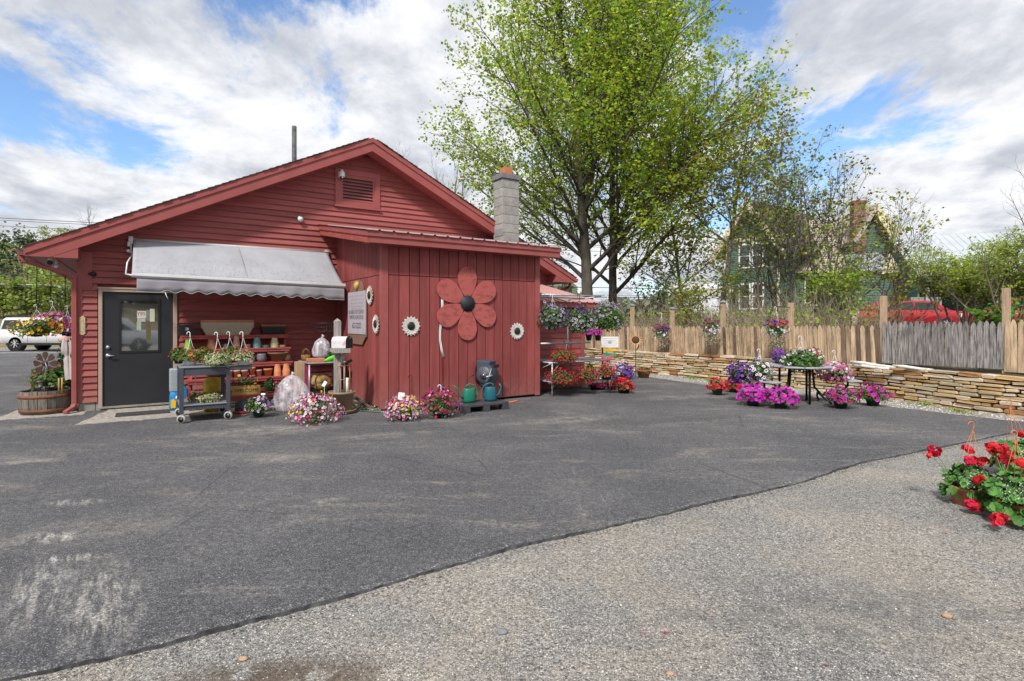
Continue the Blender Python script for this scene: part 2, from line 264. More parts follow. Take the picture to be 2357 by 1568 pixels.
# ------------------------------------------------------------------ ground surfaces
def ground_mat(name, kind):
    m, t, o = newmat(name); n = t.nodes; l = t.links
    p = n.new('ShaderNodeBsdfPrincipled'); l.new(p.outputs[0], o.inputs[0]); c = n.new('ShaderNodeTexCoord'); src = c.outputs['Object']
    def noise(s, d=5, r=.6, mapv=None, dist=0, tex=False):
        a = n.new('ShaderNodeTexNoise'); a.inputs['Scale'].default_value = s; a.inputs['Detail'].default_value = d; a.inputs['Roughness'].default_value = r; a.inputs['Distortion'].default_value = dist
        if mapv:
            mp = n.new('ShaderNodeMapping'); mp.vector_type = 'TEXTURE' if tex else 'POINT'; mp.inputs['Scale'].default_value = mapv[0]; mp.inputs['Rotation'].default_value = (0, 0, mapv[1]); l.new(src, mp.inputs[0]); l.new(mp.outputs[0], a.inputs[0])
        else: l.new(src, a.inputs[0])
        return a.outputs['Fac']
    def vor(s, f='F1', col=False, rnds=1.0):
        a = n.new('ShaderNodeTexVoronoi'); a.inputs['Scale'].default_value = s; a.feature = f; a.inputs['Randomness'].default_value = rnds; l.new(src, a.inputs[0]); return a.outputs['Color'] if col else a.outputs['Distance']
    def mr(v, a, b, c_, d_, sm=True):
        q = n.new('ShaderNodeMapRange'); q.interpolation_type = 'SMOOTHSTEP' if sm else 'LINEAR'; l.new(v, q.inputs[0])
        for i, x in enumerate((a, b, c_, d_)): q.inputs[i+1].default_value = x
        return q.outputs[0]
    def mix(f, a, b, bt='MIX'):
        q = n.new('ShaderNodeMix'); q.data_type = 'RGBA'; q.blend_type = bt
        for i, x in ((0, f), (6, a), (7, b)):
            if isinstance(x, (int, float)): q.inputs[i].default_value = x
            elif isinstance(x, tuple): q.inputs[i].default_value = (*x, 1)
            else: l.new(x, q.inputs[i])
        return q.outputs[2]
    def mul(a, b):
        q = n.new('ShaderNodeMath'); q.operation = 'MULTIPLY'
        for i, x in enumerate((a, b)):
            if isinstance(x, (int, float)): q.inputs[i].default_value = x
            else: l.new(x, q.inputs[i])
        return q.outputs[0]
    def spot(x, y, rx, ry, ang=0):
        mp = n.new('ShaderNodeMapping'); mp.vector_type = 'TEXTURE'; mp.inputs['Location'].default_value = (x, y, 0); mp.inputs['Rotation'].default_value = (0, 0, ang); mp.inputs['Scale'].default_value = (rx, ry, 1); l.new(src, mp.inputs[0])
        g_ = n.new('ShaderNodeVectorMath'); g_.operation = 'LENGTH'; l.new(mp.outputs[0], g_.inputs[0]); return mr(g_.outputs['Value'], .25, 1.0, 1, 0)
    if kind == 'asphalt':
        base = mix(mr(noise(.55, 6, .6), .35, .68, 0, 1), (.066, .067, .075), (.118, .117, .122))
        base = mix(mr(noise(1.7, 5, .6, ((1, .35, 1), .5)), .45, .75, 0, .75), base, (.060, .061, .070))
        streak = mul(mr(noise(1.1, 9, .75, ((.55, 2.6, 1), .35), 1.4), .51, .72, 0, 1), mr(noise(.35, 3), .36, .58, 0.15, 1))
        base = mix(mul(streak, .85), base, (.25, .235, .205))
        dust = mul(mr(noise(.9, 8, .70, ((.7, 1.6, 1), .3), .6), .53, .70, 0, 1), .62); base = mix(dust, base, (.27, .245, .205))
        sp = mr(noise(115, 2, .5), .55, .68, 0, 1); base = mix(mul(sp, .75), base, (.42, .41, .40)); base = mix(mr(noise(24, 4, .75), .36, .64, .0, .5), base, (.035, .036, .042)); base = mix(mul(mr(noise(48, 3, .7), .56, .70, 0, 1), .5), base, (.30, .295, .285))
        ds = mr(vor(150), .0, .30, .85, 0); base = mix(mul(ds, .75), base, (.022, .022, .025))
        # dusty patches, tyre scuffs, hairline cracks, each a mark with a shape of its own
        for (x, y, rx, ry, q) in ((-3.6, 8.1, 1.5, .45, .75), (-1.9, 7.7, 1.1, .3, .6), (-1.64, 4.95, .22, .10, .95), (-2.6, 6.5, .7, .22, .55), (1.0, 9.0, 1.3, .4, .65), (-5.6, 6.3, .6, .18, .7), (2.6, 8.6, 1.6, .22, .4), (-3.3, 4.2, .9, .5, .45), (-1.0, 9.0, 1.4, .22, .5), (3.6, 11.6, 1.6, .4, .5), (-7.4, 8.3, 1.2, .3, .4)):
            base = mix(mul(mul(spot(x, y, rx, ry, .35), mr(noise(4.5, 7, .7), .36, .66, 0, 1)), q*.72), base, (.33, .31, .27))
        tyre = mul(mr(noise(6.5, 7, .75, ((.40, 2.6, 1), .64), 0, True), .42, .62, 0, 1), mr(noise(55, 3), .36, .62, .25, 1))
        for (x, y, rx, ry, q, a_) in ((-2.35, 3.15, .30, .85, .62, .64), (-2.85, 3.3, .22, .75, .6, .64), (-3.45, 4.1, .30, .16, .9, .1), (-3.0, 3.75, .28, .10, .8, .1), (-3.9, 4.9, .35, .14, .6, 0)):
            base = mix(mul(mul(spot(x, y, rx, ry, a_), tyre), q), base, (.52, .50, .46))
        cr = mul(mr(noise(.6, 3, .5), .5, .6, 0, 1), mr(vor(.55, 'DISTANCE_TO_EDGE'), .0, .006, 1, 0)); base = mix(mul(cr, .6), base, (.02, .02, .022))
        base = mix(mul(mul(mr(noise(3.4, 6, .8, ((2.4, .35, 1), -.55)), .58, .70, 0, 1), mr(noise(90, 3), .42, .58, .1, 1)), mr(noise(.28, 2, .5, ((1, 1, 1), 0)), .52, .62, 0, .8)), base, (.36, .35, .33))
        for (vs_, lo_, hi_) in ((110, .72, 1.36), (52, .84, 1.22), (20, .94, 1.07)):
            sc3 = n.new('ShaderNodeSeparateColor'); l.new(vor(vs_, col=True), sc3.inputs[0]); vv = mr(sc3.outputs[0], 0, 1, lo_, hi_, False); cb = n.new('ShaderNodeCombineXYZ'); [l.new(vv, cb.inputs[q]) for q in range(3)]; base = mix(1.0, base, cb.outputs[0], 'MULTIPLY')
        h = noise(120, 4, .7); bs, bd = .8, .008; p.inputs['Roughness'].default_value = .82
    elif kind == 'gravel':
        big = mr(noise(.9, 7, .66), .40, .60, 0, 1)
        c1 = mix(mr(noise(60, 4, .7), .35, .65, 0, 1), (.36, .32, .265), (.20, .182, .158)); c2 = mix(mr(noise(60, 4, .7), .35, .65, 0, 1), (.27, .265, .255), (.105, .107, .11))
        base = mix(big, c1, c2)
        base = mix(mul(mr(noise(.5, 5, .6, ((1.0, 2.2, 1), .4)), .52, .72, 0, 1), .7), base, (.37, .33, .275))
        vc = vor(85, col=True); hs = n.new('ShaderNodeSeparateColor'); l.new(vc, hs.inputs[0])
        g1 = mix(mr(hs.outputs[0], .0, 1, 0, 1), (.05, .052, .058), (.62, .60, .56))
        edge = mr(vor(85, 'DISTANCE_TO_EDGE'), .02, .18, 0, 1)
        vis = mul(mul(edge, mr(hs.outputs[1], .35, .55, 0, 1)), mr(noise(1.1, 4), .3, .6, .45, .95))
        base = mix(vis, base, g1)
        vc2 = vor(210, col=True); hs2 = n.new('ShaderNodeSeparateColor'); l.new(vc2, hs2.inputs[0]); g2 = mix(hs2.outputs[0], (.03, .03, .035), (.66, .62, .57))
        base = mix(mul(mr(hs2.outputs[1], .5, .75, 0, 1), .6), base, g2)
        base = mix(mul(mul(spot(-1.05, 2.52, .75, .26, .05), mr(noise(5, 6, .7), .42, .52, 0, 1)), .85), base, (.115, .085, .062))
        base = mix(mul(mul(spot(1.6, 3.1, 1.3, .7, .2), mr(noise(3, 6, .7), .40, .62, 0, 1)), .6), base, (.13, .128, .125)); base = mix(mul(mul(spot(3.0, 3.0, 1.3, .7, -.2), mr(noise(2.5, 6, .7), .44, .64, 0, 1)), .6), base, (.13, .128, .125))
        base = mix(mul(mr(noise(1.3, 5, .7), .62, .70, 0, 1), .35), base, (.12, .10, .08))
        hh = n.new('ShaderNodeMath'); hh.operation = 'ADD'; l.new(mul(mul(edge, mr(hs.outputs[1], .35, .55, 0, 1)), .8), hh.inputs[0]); l.new(mul(noise(120, 4, .7), .7), hh.inputs[1])
        for (vs_, lo_, hi_) in ((150, .74, 1.24), (80, .78, 1.2), (34, .94, 1.06)):
            sc3 = n.new('ShaderNodeSeparateColor'); l.new(vor(vs_, col=True), sc3.inputs[0]); vv = mr(sc3.outputs[0], 0, 1, lo_, hi_, False); cb = n.new('ShaderNodeCombineXYZ'); [l.new(vv, cb.inputs[q]) for q in range(3)]; base = mix(1.0, base, cb.outputs[0], 'MULTIPLY')
        h = hh.outputs[0]; bs, bd = .8, .009; p.inputs['Roughness'].default_value = .93
    elif kind == 'hill':
        base = mix(mr(noise(.25, 5), .4, .6, 0, 1), (.17, .19, .06), (.24, .165, .11)); base = mix(mr(noise(1.5, 5), .5, .7, 0, .6), base, (.09, .065, .045)); h = noise(6, 5); bs, bd = .6, .2; p.inputs['Roughness'].default_value = .95
    elif kind == 'yard':
        base = mix(mr(noise(.8, 6), .4, .6, 0, 1), (.12, .085, .06), (.075, .055, .04)); base = mix(mr(noise(.35, 5), .55, .7, 0, .8), base, (.09, .13, .035)); h = noise(25, 5); bs, bd = .9, .05; p.inputs['Roughness'].default_value = .95
    l.new(base, p.inputs['Base Color']); p.inputs['Specular IOR Level'].default_value = .25
    b = n.new('ShaderNodeBump'); b.inputs['Strength'].default_value = bs; b.inputs['Distance'].default_value = bd; l.new(h, b.inputs['Height']); l.new(b.outputs[0], p.inputs['Normal'])
    return m
def structure(o): o['kind'] = 'structure'; return o
MG = ground_mat('gravel_ground', 'gravel'); MA = ground_mat('asphalt', 'asphalt'); MH = ground_mat('hill_ground', 'hill'); MY = ground_mat('yard_ground', 'yard')
b = MB(); b.add([(-300, -150, -.030), (300, -150, -.030), (300, 400, -.030), (-300, 400, -.030)], [(0, 1, 2, 3)]); structure(b.build('ground', MG))
# asphalt slab with a crumbling edge
near = [(-14, -4.5), (-5.2, .95), (-3.4, 1.98), (-2.55, 2.45), (-1.756, 2.82), (-.9, 3.36), (0, 4.02), (.85, 4.47), (1.64, 4.93), (2.85, 5.55), (4.05, 6.40), (5.6, 7.2), (7.64, 8.22), (8.35, 8.5)]
far = [(8.19, 8.79), (7.76, 9.33), (7.08, 10.46), (6.1, 12.1), (4.94, 13.66), (3.97, 15.6), (3.0, 17.4), (1.5, 19.5), (-2, 24), (-12, 28.5), (-60, 31), (-120, 30), (-120, -30), (-30, -30)]
def densify(P, st, amp, sd, closed=False):
    r = random.Random(sd); o = []
    for i in range(len(P)-1):
        a = np.array(P[i], float); c = np.array(P[i+1], float); L = np.linalg.norm(c-a); k = max(1, int(L/st)); nrm = np.array([-(c-a)[1], (c-a)[0]])/max(L, 1e-6)
        for j in range(k):
            q = a+(c-a)*j/k+nrm*r.gauss(0, amp); o.append((q[0], q[1]))
    o.append(P[-1]); return o
# smooth the near edge a bit
E1 = densify(near, .035, .0, 1); E1 = np.array(E1); k = np.ones(15)/15
for c_ in (0, 1):
    s = np.convolve(np.pad(E1[:, c_], 7, mode='edge'), k, 'valid'); E1[:, c_] = s
t_ = np.arange(len(E1)); wob = .012*np.sin(t_*.047)+.006*np.sin(t_*.23+1)+rng.normal(0, .005, len(E1))
tg = np.gradient(E1, axis=0); tg /= np.linalg.norm(tg, axis=1)[:, None]; nr = np.stack([-tg[:, 1], tg[:, 0]], 1)
E1 = E1+nr*wob[:, None]; E2 = densify(far, .25, .02, 3)
poly = [tuple(p) for p in E1]+[tuple(p) for p in E2]
import bmesh
bm = bmesh.new(); vs = [bm.verts.new((x, y, 0)) for x, y in poly]; f = bm.faces.new(vs)
r0 = vs[:len(E1)]; sm_n = lambda a: np.convolve(np.pad(rng.random(len(E1)), 6, mode='edge'), np.ones(13)/13, 'valid')*a; E1o = E1-nr*(.022+sm_n(.03))[:, None]; E1p = E1-nr*(.034+sm_n(.05))[:, None]
v1 = [bm.verts.new((E1o[i, 0], E1o[i, 1], -.012+.004*math.sin(i*.11)+.003*math.sin(i*.37))) for i in range(len(E1))]; v2 = [bm.verts.new((E1p[i, 0], E1p[i, 1], -.055)) for i in range(len(E1))]
set_v1 = set(v1)
for i in range(len(E1)-1):
    bm.faces.new((r0[i+1], r0[i], v1[i], v1[i+1])); bm.faces.new((v1[i+1], v1[i], v2[i], v2[i+1]))
r2 = vs[len(E1):]; v3 = [bm.verts.new((v.co.x, v.co.y, -.06)) for v in r2]
for i in range(len(r2)-1): bm.faces.new((r2[i+1], r2[i], v3[i], v3[i+1]))
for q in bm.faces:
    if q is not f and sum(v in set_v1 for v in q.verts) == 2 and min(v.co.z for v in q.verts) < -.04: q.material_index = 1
bmesh.ops.triangulate(bm, faces=[f]); bmesh.ops.recalc_face_normals(bm, faces=bm.faces)
me = bpy.data.meshes.new('asphalt_lot'); bm.to_mesh(me); bm.free(); me.materials.append(MA); me.materials.append(pm('shaded_asphalt_edge', (.050, .050, .053), .9, .6, 14, .7, 70)); structure(link('asphalt_lot', me))  # rim band: bare binder, darkened to put the edge's shadow line into the colour
# road line far left
b = MB(); b.box((-45, 27.5, .004), (-9, 27.62, .008)); structure(b.build('road_line', M['white']))
# concrete apron and edge strips (sheets with a thickness)
def slab(name, pts, z, m_, jit=.015):
    P = densify(pts+[pts[0]], .07, jit, 4)[:-1]; b = MB(); b.prism([(*BW(u, v)[:2], -.02) for u, v in P], (0, 0, z+.02)); return structure(b.build(name, m_))
slab('concrete_apron', [(.09, -1.55), (.45, -.02), (3.2, -.02), (3.2, -1.5), (1.6, -1.60)], .006, M['conc'])
slab('sand_strip', [(-1.1, -.35), (-.9, .9), (-.02, .9), (-.02, .02), (.12, -.02), (.1, -.42)], .007, M['conc'])
# loose stones on the gravel and along the wall: one mass nobody could count
def rocks(name, n, samp, smin, smax, mat_, z=-.030):
    base = np.array([(1, 0, 0), (-1, 0, 0), (0, 1, 0), (0, -1, 0), (0, 0, 1), (0, 0, -1)], float)*.5
    fc = np.array([(0, 2, 4), (2, 1, 4), (1, 3, 4), (3, 0, 4), (2, 0, 5), (1, 2, 5), (3, 1, 5), (0, 3, 5)])
    P = samp(n); n = len(P); s = smin*(smax/smin)**(rng.random(n)**2.2); V = base[None]*(s[:, None, None])*(.65+.7*rng.random((n, 6, 3))); V[:, :, 2] *= .6
    a = rng.random(n)*6.28; ca, sa = np.cos(a), np.sin(a); x = V[:, :, 0]*ca[:, None]-V[:, :, 1]*sa[:, None]; y = V[:, :, 0]*sa[:, None]+V[:, :, 1]*ca[:, None]
    V[:, :, 0] = x+P[:, 0][:, None]; V[:, :, 1] = y+P[:, 1][:, None]; V[:, :, 2] += z+s[:, None]*.1
    Fc = fc[None]+(np.arange(n)*6)[:, None, None]; o = link(name, np_mesh(name, V.reshape(-1, 3), Fc.reshape(-1, 3), mat_)); o['kind'] = 'stuff'; return o
stone_mat = pm('loose_stone', (.34, .32, .29), .9, .3, 30, .2, isl=.8)
def near_gravel(n):
    Y = 1.7+10*rng.random(n*3)**2.2; X = Y*(rng.random(n*3)*2.1-1.02); yl = np.interp(X, [p[0] for p in E1p], [p[1] for p in E1p]); k = (Y < yl+.01); return np.stack([X, Y], 1)[k][:n]
rocks('gravel_stones', 26000, near_gravel, .0035, .016, stone_mat)
wallP = np.array([(9.6, 6.6), (8.9, 9.0), (8.5, 9.76), (7.95, 11.5), (6.9, 13.4), (5.45, 15.5), (4.35, 16.95), (3.3, 18.4), (2.2, 19.9), (1.0, 21.5)])
def along(P, d):
    s = np.concatenate([[0], np.cumsum(np.linalg.norm(np.diff(P, axis=0), axis=1))]); p = np.array([np.interp(d, s, P[:, 0]), np.interp(d, s, P[:, 1])]); q = np.array([np.interp(d+.05, s, P[:, 0]), np.interp(d+.05, s, P[:, 1])]); t = q-p
    if np.linalg.norm(t) < 1e-6: t = P[-1]-P[-2]
    return p, t/np.linalg.norm(t)
def wall_gravel(n):
    o = []
    for i in range(n):
        p, t = along(wallP, 2.0+rnd.random()**1.4*14); nn = np.array([-t[1], t[0]]); o.append(p+nn*(rnd.random()*.95+.02))
    return np.array(o)
rocks('wall_foot_gravel', 14000, wall_gravel, .008, .038, pm('pale_stone', (.50, .48, .45), .9, .2, 30, .2, isl=.55))
edgeI = lambda n: (lambda i: E1p[i]+rng.normal(0, .035, (n, 2))-nr[i]*.03)(rng.integers(60, len(E1p)-1, n))
rocks('edge_crumbs', 9000, edgeI, .004, .018, pm('asphalt_crumb', (.12, .118, .115), .9, .3, 30, .2, isl=.6))
# raised yard behind the stone wall
S = []; rows = 46; 
for i in range(-6, 60):
    p, t = along(wallP, max(0, min(17.5, i*.5))) ; nn = np.array([t[1], -t[0]])
    if i < 0: p = p-t*(-i)*1.5
    if i > 34: p = p+t*(i-34)*3
    for j in range(rows):
        d = .12+(j/ (rows-1))**2*75; z = .60+min(d, 22)*.026+ (rnd.uniform(-.03, .03) if j > 2 else 0)
        fr = nn*(1-min(1, d/30))+np.array([.75, .66])*min(1, d/30); fr = fr/np.linalg.norm(fr); q = p+fr*d; S.append((q[0], q[1], z))
nI = 66; fc = [(i*rows+j, (i+1)*rows+j, (i+1)*rows+j+1, i*rows+j+1) for i in range(nI-1) for j in range(rows-1)]
structure(link('yard_ground', np_mesh('yard_ground', S, np.array(fc)[:, ::-1], MY, smooth=True)))
def yz(x, y):                         # height of the yard at a point
    d = min(np.linalg.norm(wallP-np.array([x, y]), axis=1)); return .60+min(d, 22)*.026
# hillside across the road
xs = np.linspace(-140, 20, 60); ys = np.linspace(34, 150, 40); V = []
for x in xs:
    for y in ys:
        h = np.clip((y-35)/9, 0, 1)**.8*2.2+np.clip((y-44)/60, 0, 1)*11; h *= np.clip((-14-x+ (y-34)*.35)/16, 0, 1); V.append((x, y, -.04+h+rnd.uniform(-.12, .12)*(h > .2)))
fc = [(i*40+j, (i+1)*40+j, (i+1)*40+j+1, i*40+j+1) for i in range(59) for j in range(39)]
structure(link('hillside', np_mesh('hillside', V, np.array(fc)[:, ::1], MH, smooth=True)))
def hz_(x, y): h = np.clip((y-35)/9, 0, 1)**.8*2.2+np.clip((y-44)/60, 0, 1)*11; return float(h*np.clip((-14-x+(y-34)*.35)/16, 0, 1))
# bank behind the camera, seen mirrored in the door
V = []; xs = np.linspace(-60, 60, 40); ys = np.linspace(-16, -60, 14)
for x in xs:
    for j, y in enumerate(ys): V.append((x, y, -.04+min(1, j/5)*3.2+rnd.uniform(-.1, .1)*(j > 0)))
fc = [(i*14+j, (i+1)*14+j, (i+1)*14+j+1, i*14+j+1) for i in range(39) for j in range(13)]
structure(link('grass_bank', np_mesh('grass_bank', V, np.array(fc)[:, ::-1], MH, smooth=True)))
# ------------------------------------------------------------------ the red shop building (local frame: x along gable, y away, z up)
SH = thing('shop_building', 'dark red clapboard shop with low gable roof, louvre vent and lean-to shed', 'shop', (O[0], O[1], 0), TH)
W, EAVE, UR, ZR = 10.45, 2.70, 5.22, 5.72      # width, eave soffit, ridge u and height of the roof top
sl_ = .49
def rooftop(u): return ZR-abs(u-UR)*sl_
EX = 1.42  # board exposure handled below
b = MB(); z0 = .16
b.prism([(.0, .06, -.05), (W, .06, -.05), (W, .06, rooftop(W)-.3), (UR, .06, ZR-.3), (0, .06, rooftop(0)-.3)], (0, .08, 0)); b.build('gable_wall', M['red'], SH)
b = MB(); b.box((0, .14, .15), (.1, 15, 2.9)); b.build('side_wall', M['red'], SH); b = MB(); b.box((W-.1, .14, -.05), (W, 15, 2.9)); b.build('side_wall', M['red'], SH)
b = MB(); b.box((.1, 14.9, -.05), (W-.1, 15, 2.9)); b.build('back_wall', M['red'], SH)
b = MB()
for i, (a, c) in enumerate(((.02, .235), (.245, .33))): b.box((a, -.004, -.05), (c, .058, .155))
b.box((1.50, -.004, -.05), (4.54, .058, .155)); b.build('foundation', M['found'], SH)
b = MB()
for i in range(75): b.box((-.014, .1+i*.0, .16+0), (-.014, .1, .16)) if 0 else None
for k in range(21):
    z = .16+k*.119; b.add([(-.018, .12, z), (-.018, 15, z), (-.003, 15, z+.119), (-.003, .12, z+.119), (-.001, .12, z), (-.001, 15, z)], [(0, 3, 2, 1), (0, 1, 5, 4)])
o = b.build('side_siding', M['red'], SH); o['kind'] = 'stuff'
# clapboards, one object each
def board(u0, u1, z, u0t=None, u1t=None):
    u0t = u0 if u0t is None else u0t; u1t = u1 if u1t is None else u1t; h = .1185; zt = z+h+.012; b = MB()
    vs = [(u0, -.032, z), (u1, -.032, z), (u1t, .002, zt), (u0t, .002, zt), (u0, .05, z), (u1, .05, z), (u1t, .05, zt), (u0t, .05, zt)]
    b.add(vs, [(0, 1, 2, 3), (4, 7, 6, 5), (0, 4, 5, 1), (3, 2, 6, 7), (0, 3, 7, 4), (1, 5, 6, 2)]); o = b.build('siding_board', M['red'], SH); o.location.y = 0; return o
VN = (4.50, 5.53, 4.16, 5.02)   # vent frame
k = 0; z = .155
while z < ZR-.45:
    h = .1185; zt = z+h
    def lim(zq): 
        q = (ZR-.22-zq)/sl_; return max(.03, UR-q), min(W-.03, UR+q)
    a0, a1 = lim(z); t0, t1 = lim(zt); 
    segs = [[a0, a1, t0, t1]]
    def cut(segs, c0, c1):
        o = []
        for s in segs:
            if s[1] <= c0 or s[0] >= c1: o.append(s); continue
            if s[0] < c0-.02: o.append([s[0], c0, s[2], c0])
            if s[1] > c1+.02: o.append([c1, s[1], c1, s[3]])
        return o
    if z < 2.19: segs = cut(segs, .27, 1.515)
    if z+h*.5 < 3.62: segs = cut(segs, 4.54, 8.02)
    if z < 2.5: segs = [s for s in segs if s[0] < 8]
    if VN[2]-.05 < z < VN[3]-.06: segs = cut(segs, VN[0], VN[1])
    for s in segs:
        if s[1]-s[0] > .05: board(s[0], s[1], z, s[2], s[3])
    z += h
b = MB(); b.box((-.022, -.03, .155), (.055, .02, 2.45)); b.build('corner_board', M['redtrim'], SH)
b = MB(); b.box((-.02, -.034, 2.20), (.20, -.004, 2.84)); b.build('frieze_block', M['redtrim'], SH)
# roof: decking slabs, fascia boards in two steps, soffits, shingles
RV0, RV1, EO = -.42, 15.2, .66
def slope_pts(side, off, vv):
    e = -EO if side < 0 else W+EO
    return [(UR, vv, ZR-off), (e, vv, rooftop(e)-off)]
for side in (-1, 1):
    e = -EO if side < 0 else W+EO
    b = MB(); b.prism([(UR, RV0+.03, ZR-.03), (e, RV0+.03, rooftop(e)-.03), (e, RV0+.03, rooftop(e)-.13), (UR, RV0+.03, ZR-.13)], (0, RV1-RV0, 0)); b.build('roof_deck', M['redtrim'], SH)
    b = MB(); b.prism([(UR, RV0-.022, ZR-.012), (e-.02*side*-1, RV0-.022, rooftop(e)-.012), (e, RV0-.022, rooftop(e)-.115), (UR, RV0-.022, ZR-.115)], (0, .05, 0)); b.build('rake_trim', M['redtrim'], SH)
    b = MB(); uc = UR+side*(ZR-.31-EAVE+.015)/sl_; b.prism([(UR, RV0, ZR-.113), (e, RV0, rooftop(e)-.113), (e, RV0, EAVE-.015), (uc, RV0, EAVE-.015), (UR, RV0, ZR-.31)], (0, .028, 0)); b.build('rake_board', M['redtrim'], SH)
    b = MB(); b.prism([(UR, RV0+.03, ZR-.26), (e*.0+(0 if side < 0 else W), RV0+.03, rooftop(0)-.26), (0 if side < 0 else W, RV0+.03, rooftop(0)-.285), (UR, RV0+.03, ZR-.285)], (0, .42, 0)); b.build('rake_soffit', M['redtrim'], SH)
    b = MB(); b.box((min(0, e) if side < 0 else W, RV0+.03, EAVE), (0 if side < 0 else e, RV1, EAVE+.02)); b.build('eave_soffit', M['soffit'], SH)
    b = MB(); b.box((e-.012, RV0, EAVE-.01), (e+.012, RV1, rooftop(e)-.02)); b.build('eave_fascia', M['redtrim'], SH)
    # return box closing the eave at the gable
    xb = .03 if side < 0 else W-.03
    zb = lambda u: rooftop(u)-.29
    uc = UR+side*(ZR-.27-EAVE+.015)/sl_; b = MB(); b.prism([(uc, RV0+.004, EAVE-.014), (xb, RV0+.004, EAVE-.014), (xb, RV0+.004, zb(xb))], (0, .40, 0)); b.build('eave_return', M['redtrim'], SH)
    # ribbon line under the eave
    b = MB(); um = -.33 if side < 0 else W+.33; b.box((um-.02, RV0+.05, EAVE-.012), (um+.02, RV1, EAVE-.001)); b.build('soffit_batten', M['redtrim'], SH)
    # shingle courses
    b = MB(); L = (abs(e-UR)+.03)/math.cos(math.atan(sl_)); n_ = int(L/.135)
    for i in range(n_):
        q0 = i*.135; q1 = q0+.15; cs = math.cos(math.atan(sl_)); sn = math.sin(math.atan(sl_)); ue = e+(.03*side)
        def P(q, up): return (ue-side*q*cs - side*(-sn)*0, rooftop(ue)+q*sn+up)
        (x0, zz0), (x1, zz1) = P(q0, 0), P(q1, 0); ex = rnd.uniform(-.012, .012)
        b.add([(x0, RV0-.045+ex, zz0+.0), (x0, RV1, zz0), (x1, RV1, zz1+.002), (x1, RV0-.045+ex, zz1+.002), (x0, RV0-.045+ex, zz0+.022), (x0, RV1, zz0+.022), (x1, RV1, zz1+.006), (x1, RV0-.045+ex, zz1+.006)],
              [(0, 1, 2, 3), (4, 7, 6, 5), (0, 4, 5, 1), (0, 3, 7, 4), (3, 2, 6, 7)])
    o = b.build('shingles', M['shingle'], SH); o['kind'] = 'stuff'
# gutter (K profile) with end, hangers
for side in (-1, 1):
    e = -EO-.012 if side < 0 else W+EO+.012
    pr = [(0, 2.82), (0, 2.70), (.07, 2.70), (.105, 2.76), (.115, 2.81), (.108, 2.81), (.098, 2.765), (.066, 2.708), (.008, 2.708), (.008, 2.82)]
    b = MB(); b.prism([(e+side*x, RV0+.02, z) for x, z in pr], (0, 15, 0)); b.build('gutter', M['redtrim'], SH)
b = MB(); b.tube([(UR, RV0+.005, ZR-.35), (UR, RV0+.2, ZR-.35)], .012, 6); 
# vent with louvres
vt = MB(); u0, u1, z0_, z1_ = VN
for a, c, d, e in ((u0, u1, z1_-.12, z1_), (u0, u0+.12, z0_+.04, z1_-.12), (u1-.12, u1, z0_+.04, z1_-.12), (u0+.12, u1-.12, z0_+.04, z0_+.12)): vt.box((a, -.045, d), (c, .0, e))
fr = vt.build('vent_frame', M['redtrim'], SH, bevel=.004)
b = MB(); b.box((u0-.02, -.075, z0_), (u1+.02, .0, z0_+.04)); b.build('vent_sill', M['redtrim'], SH, bevel=.004)
b = MB(); b.box((u0+.12, .0, z0_+.12), (u1-.12, .045, z1_-.12)); b.build('vent_recess', M['black'], SH)
b = MB(); b.box((u0+.12, -.03, z0_+.12), (u0+.17, .0, z1_-.12)); b.box((u1-.17, -.03, z0_+.12), (u1-.12, .0, z1_-.12)); b.box((u0+.17, -.03, z1_-.19), (u1-.17, 0, z1_-.12)); b.box((u0+.17, -.03, z0_+.12), (u1-.17, 0, z0_+.16)); b.build('louvre_frame', M['redtrim'], SH)
for i in range(7):
    zq = z0_+.165+i*.072; b = MB(); b.add([(u0+.17, -.028, zq), (u1-.17, -.028, zq), (u1-.17, .012, zq+.045), (u0+.17, .012, zq+.045), (u0+.17, -.028, zq+.012), (u1-.17, -.028, zq+.012), (u1-.17, .012, zq+.057), (u0+.17, .012, zq+.057)], [(0, 3, 2, 1), (4, 5, 6, 7), (0, 1, 5, 4), (1, 2, 6, 5), (2, 3, 7, 6), (3, 0, 4, 7)]); b.build('louvre', M['redtrim'], SH)
# door
b = MB(); b.box((.285, -.05, .045), (.345, .03, 2.20)); b.box((1.43, -.05, .045), (1.50, .03, 2.20)); b.box((.345, -.05, 2.14), (1.43, .03, 2.20)); b.build('door_frame', M['tan'], SH, bevel=.006)
b = MB(); b.box((.275, -.062, 2.195), (1.51, -.0, 2.225)); b.build('door_cap', M['tan'], SH)
D_ = MB()
gx0, gx1, gz0, gz1 = .615, 1.20, 1.05, 1.99
for a, c, d, e in ((.35, gx0, .07, 2.135), (gx1, 1.425, .07, 2.135), (gx0, gx1, .07, gz0), (gx0, gx1, gz1, 2.135)): D_.box((a, -.022, d), (c, .02, e))
dr = D_.build('door', M['door'], SH)
b = MB()
for a, c, d, e in ((gx0-.03, gx0+.012, gz0-.03, gz1+.03), (gx1-.012, gx1+.03, gz0-.03, gz1+.03), (gx0+.012, gx1-.012, gz0-.03, gz0+.012), (gx0+.012, gx1-.012, gz1-.012, gz1+.03)): b.box((a, -.034, d), (c, -.018, e))
b.build('glazing_frame', M['black'], dr, bevel=.003)
b = MB(); b.box((gx0+.01, -.010, gz0+.01), (gx1-.01, -.004, gz1-.01))
mm, t, o_ = newmat('door_glass'); p = t.nodes.new('ShaderNodeBsdfPrincipled'); t.links.new(p.outputs[0], o_.inputs[0]); p.inputs['Base Color'].default_value = (.36, .37, .37, 1); p.inputs['Metallic'].default_value = .9; p.inputs['Roughness'].default_value = .03
b.build('pane', mm, dr)
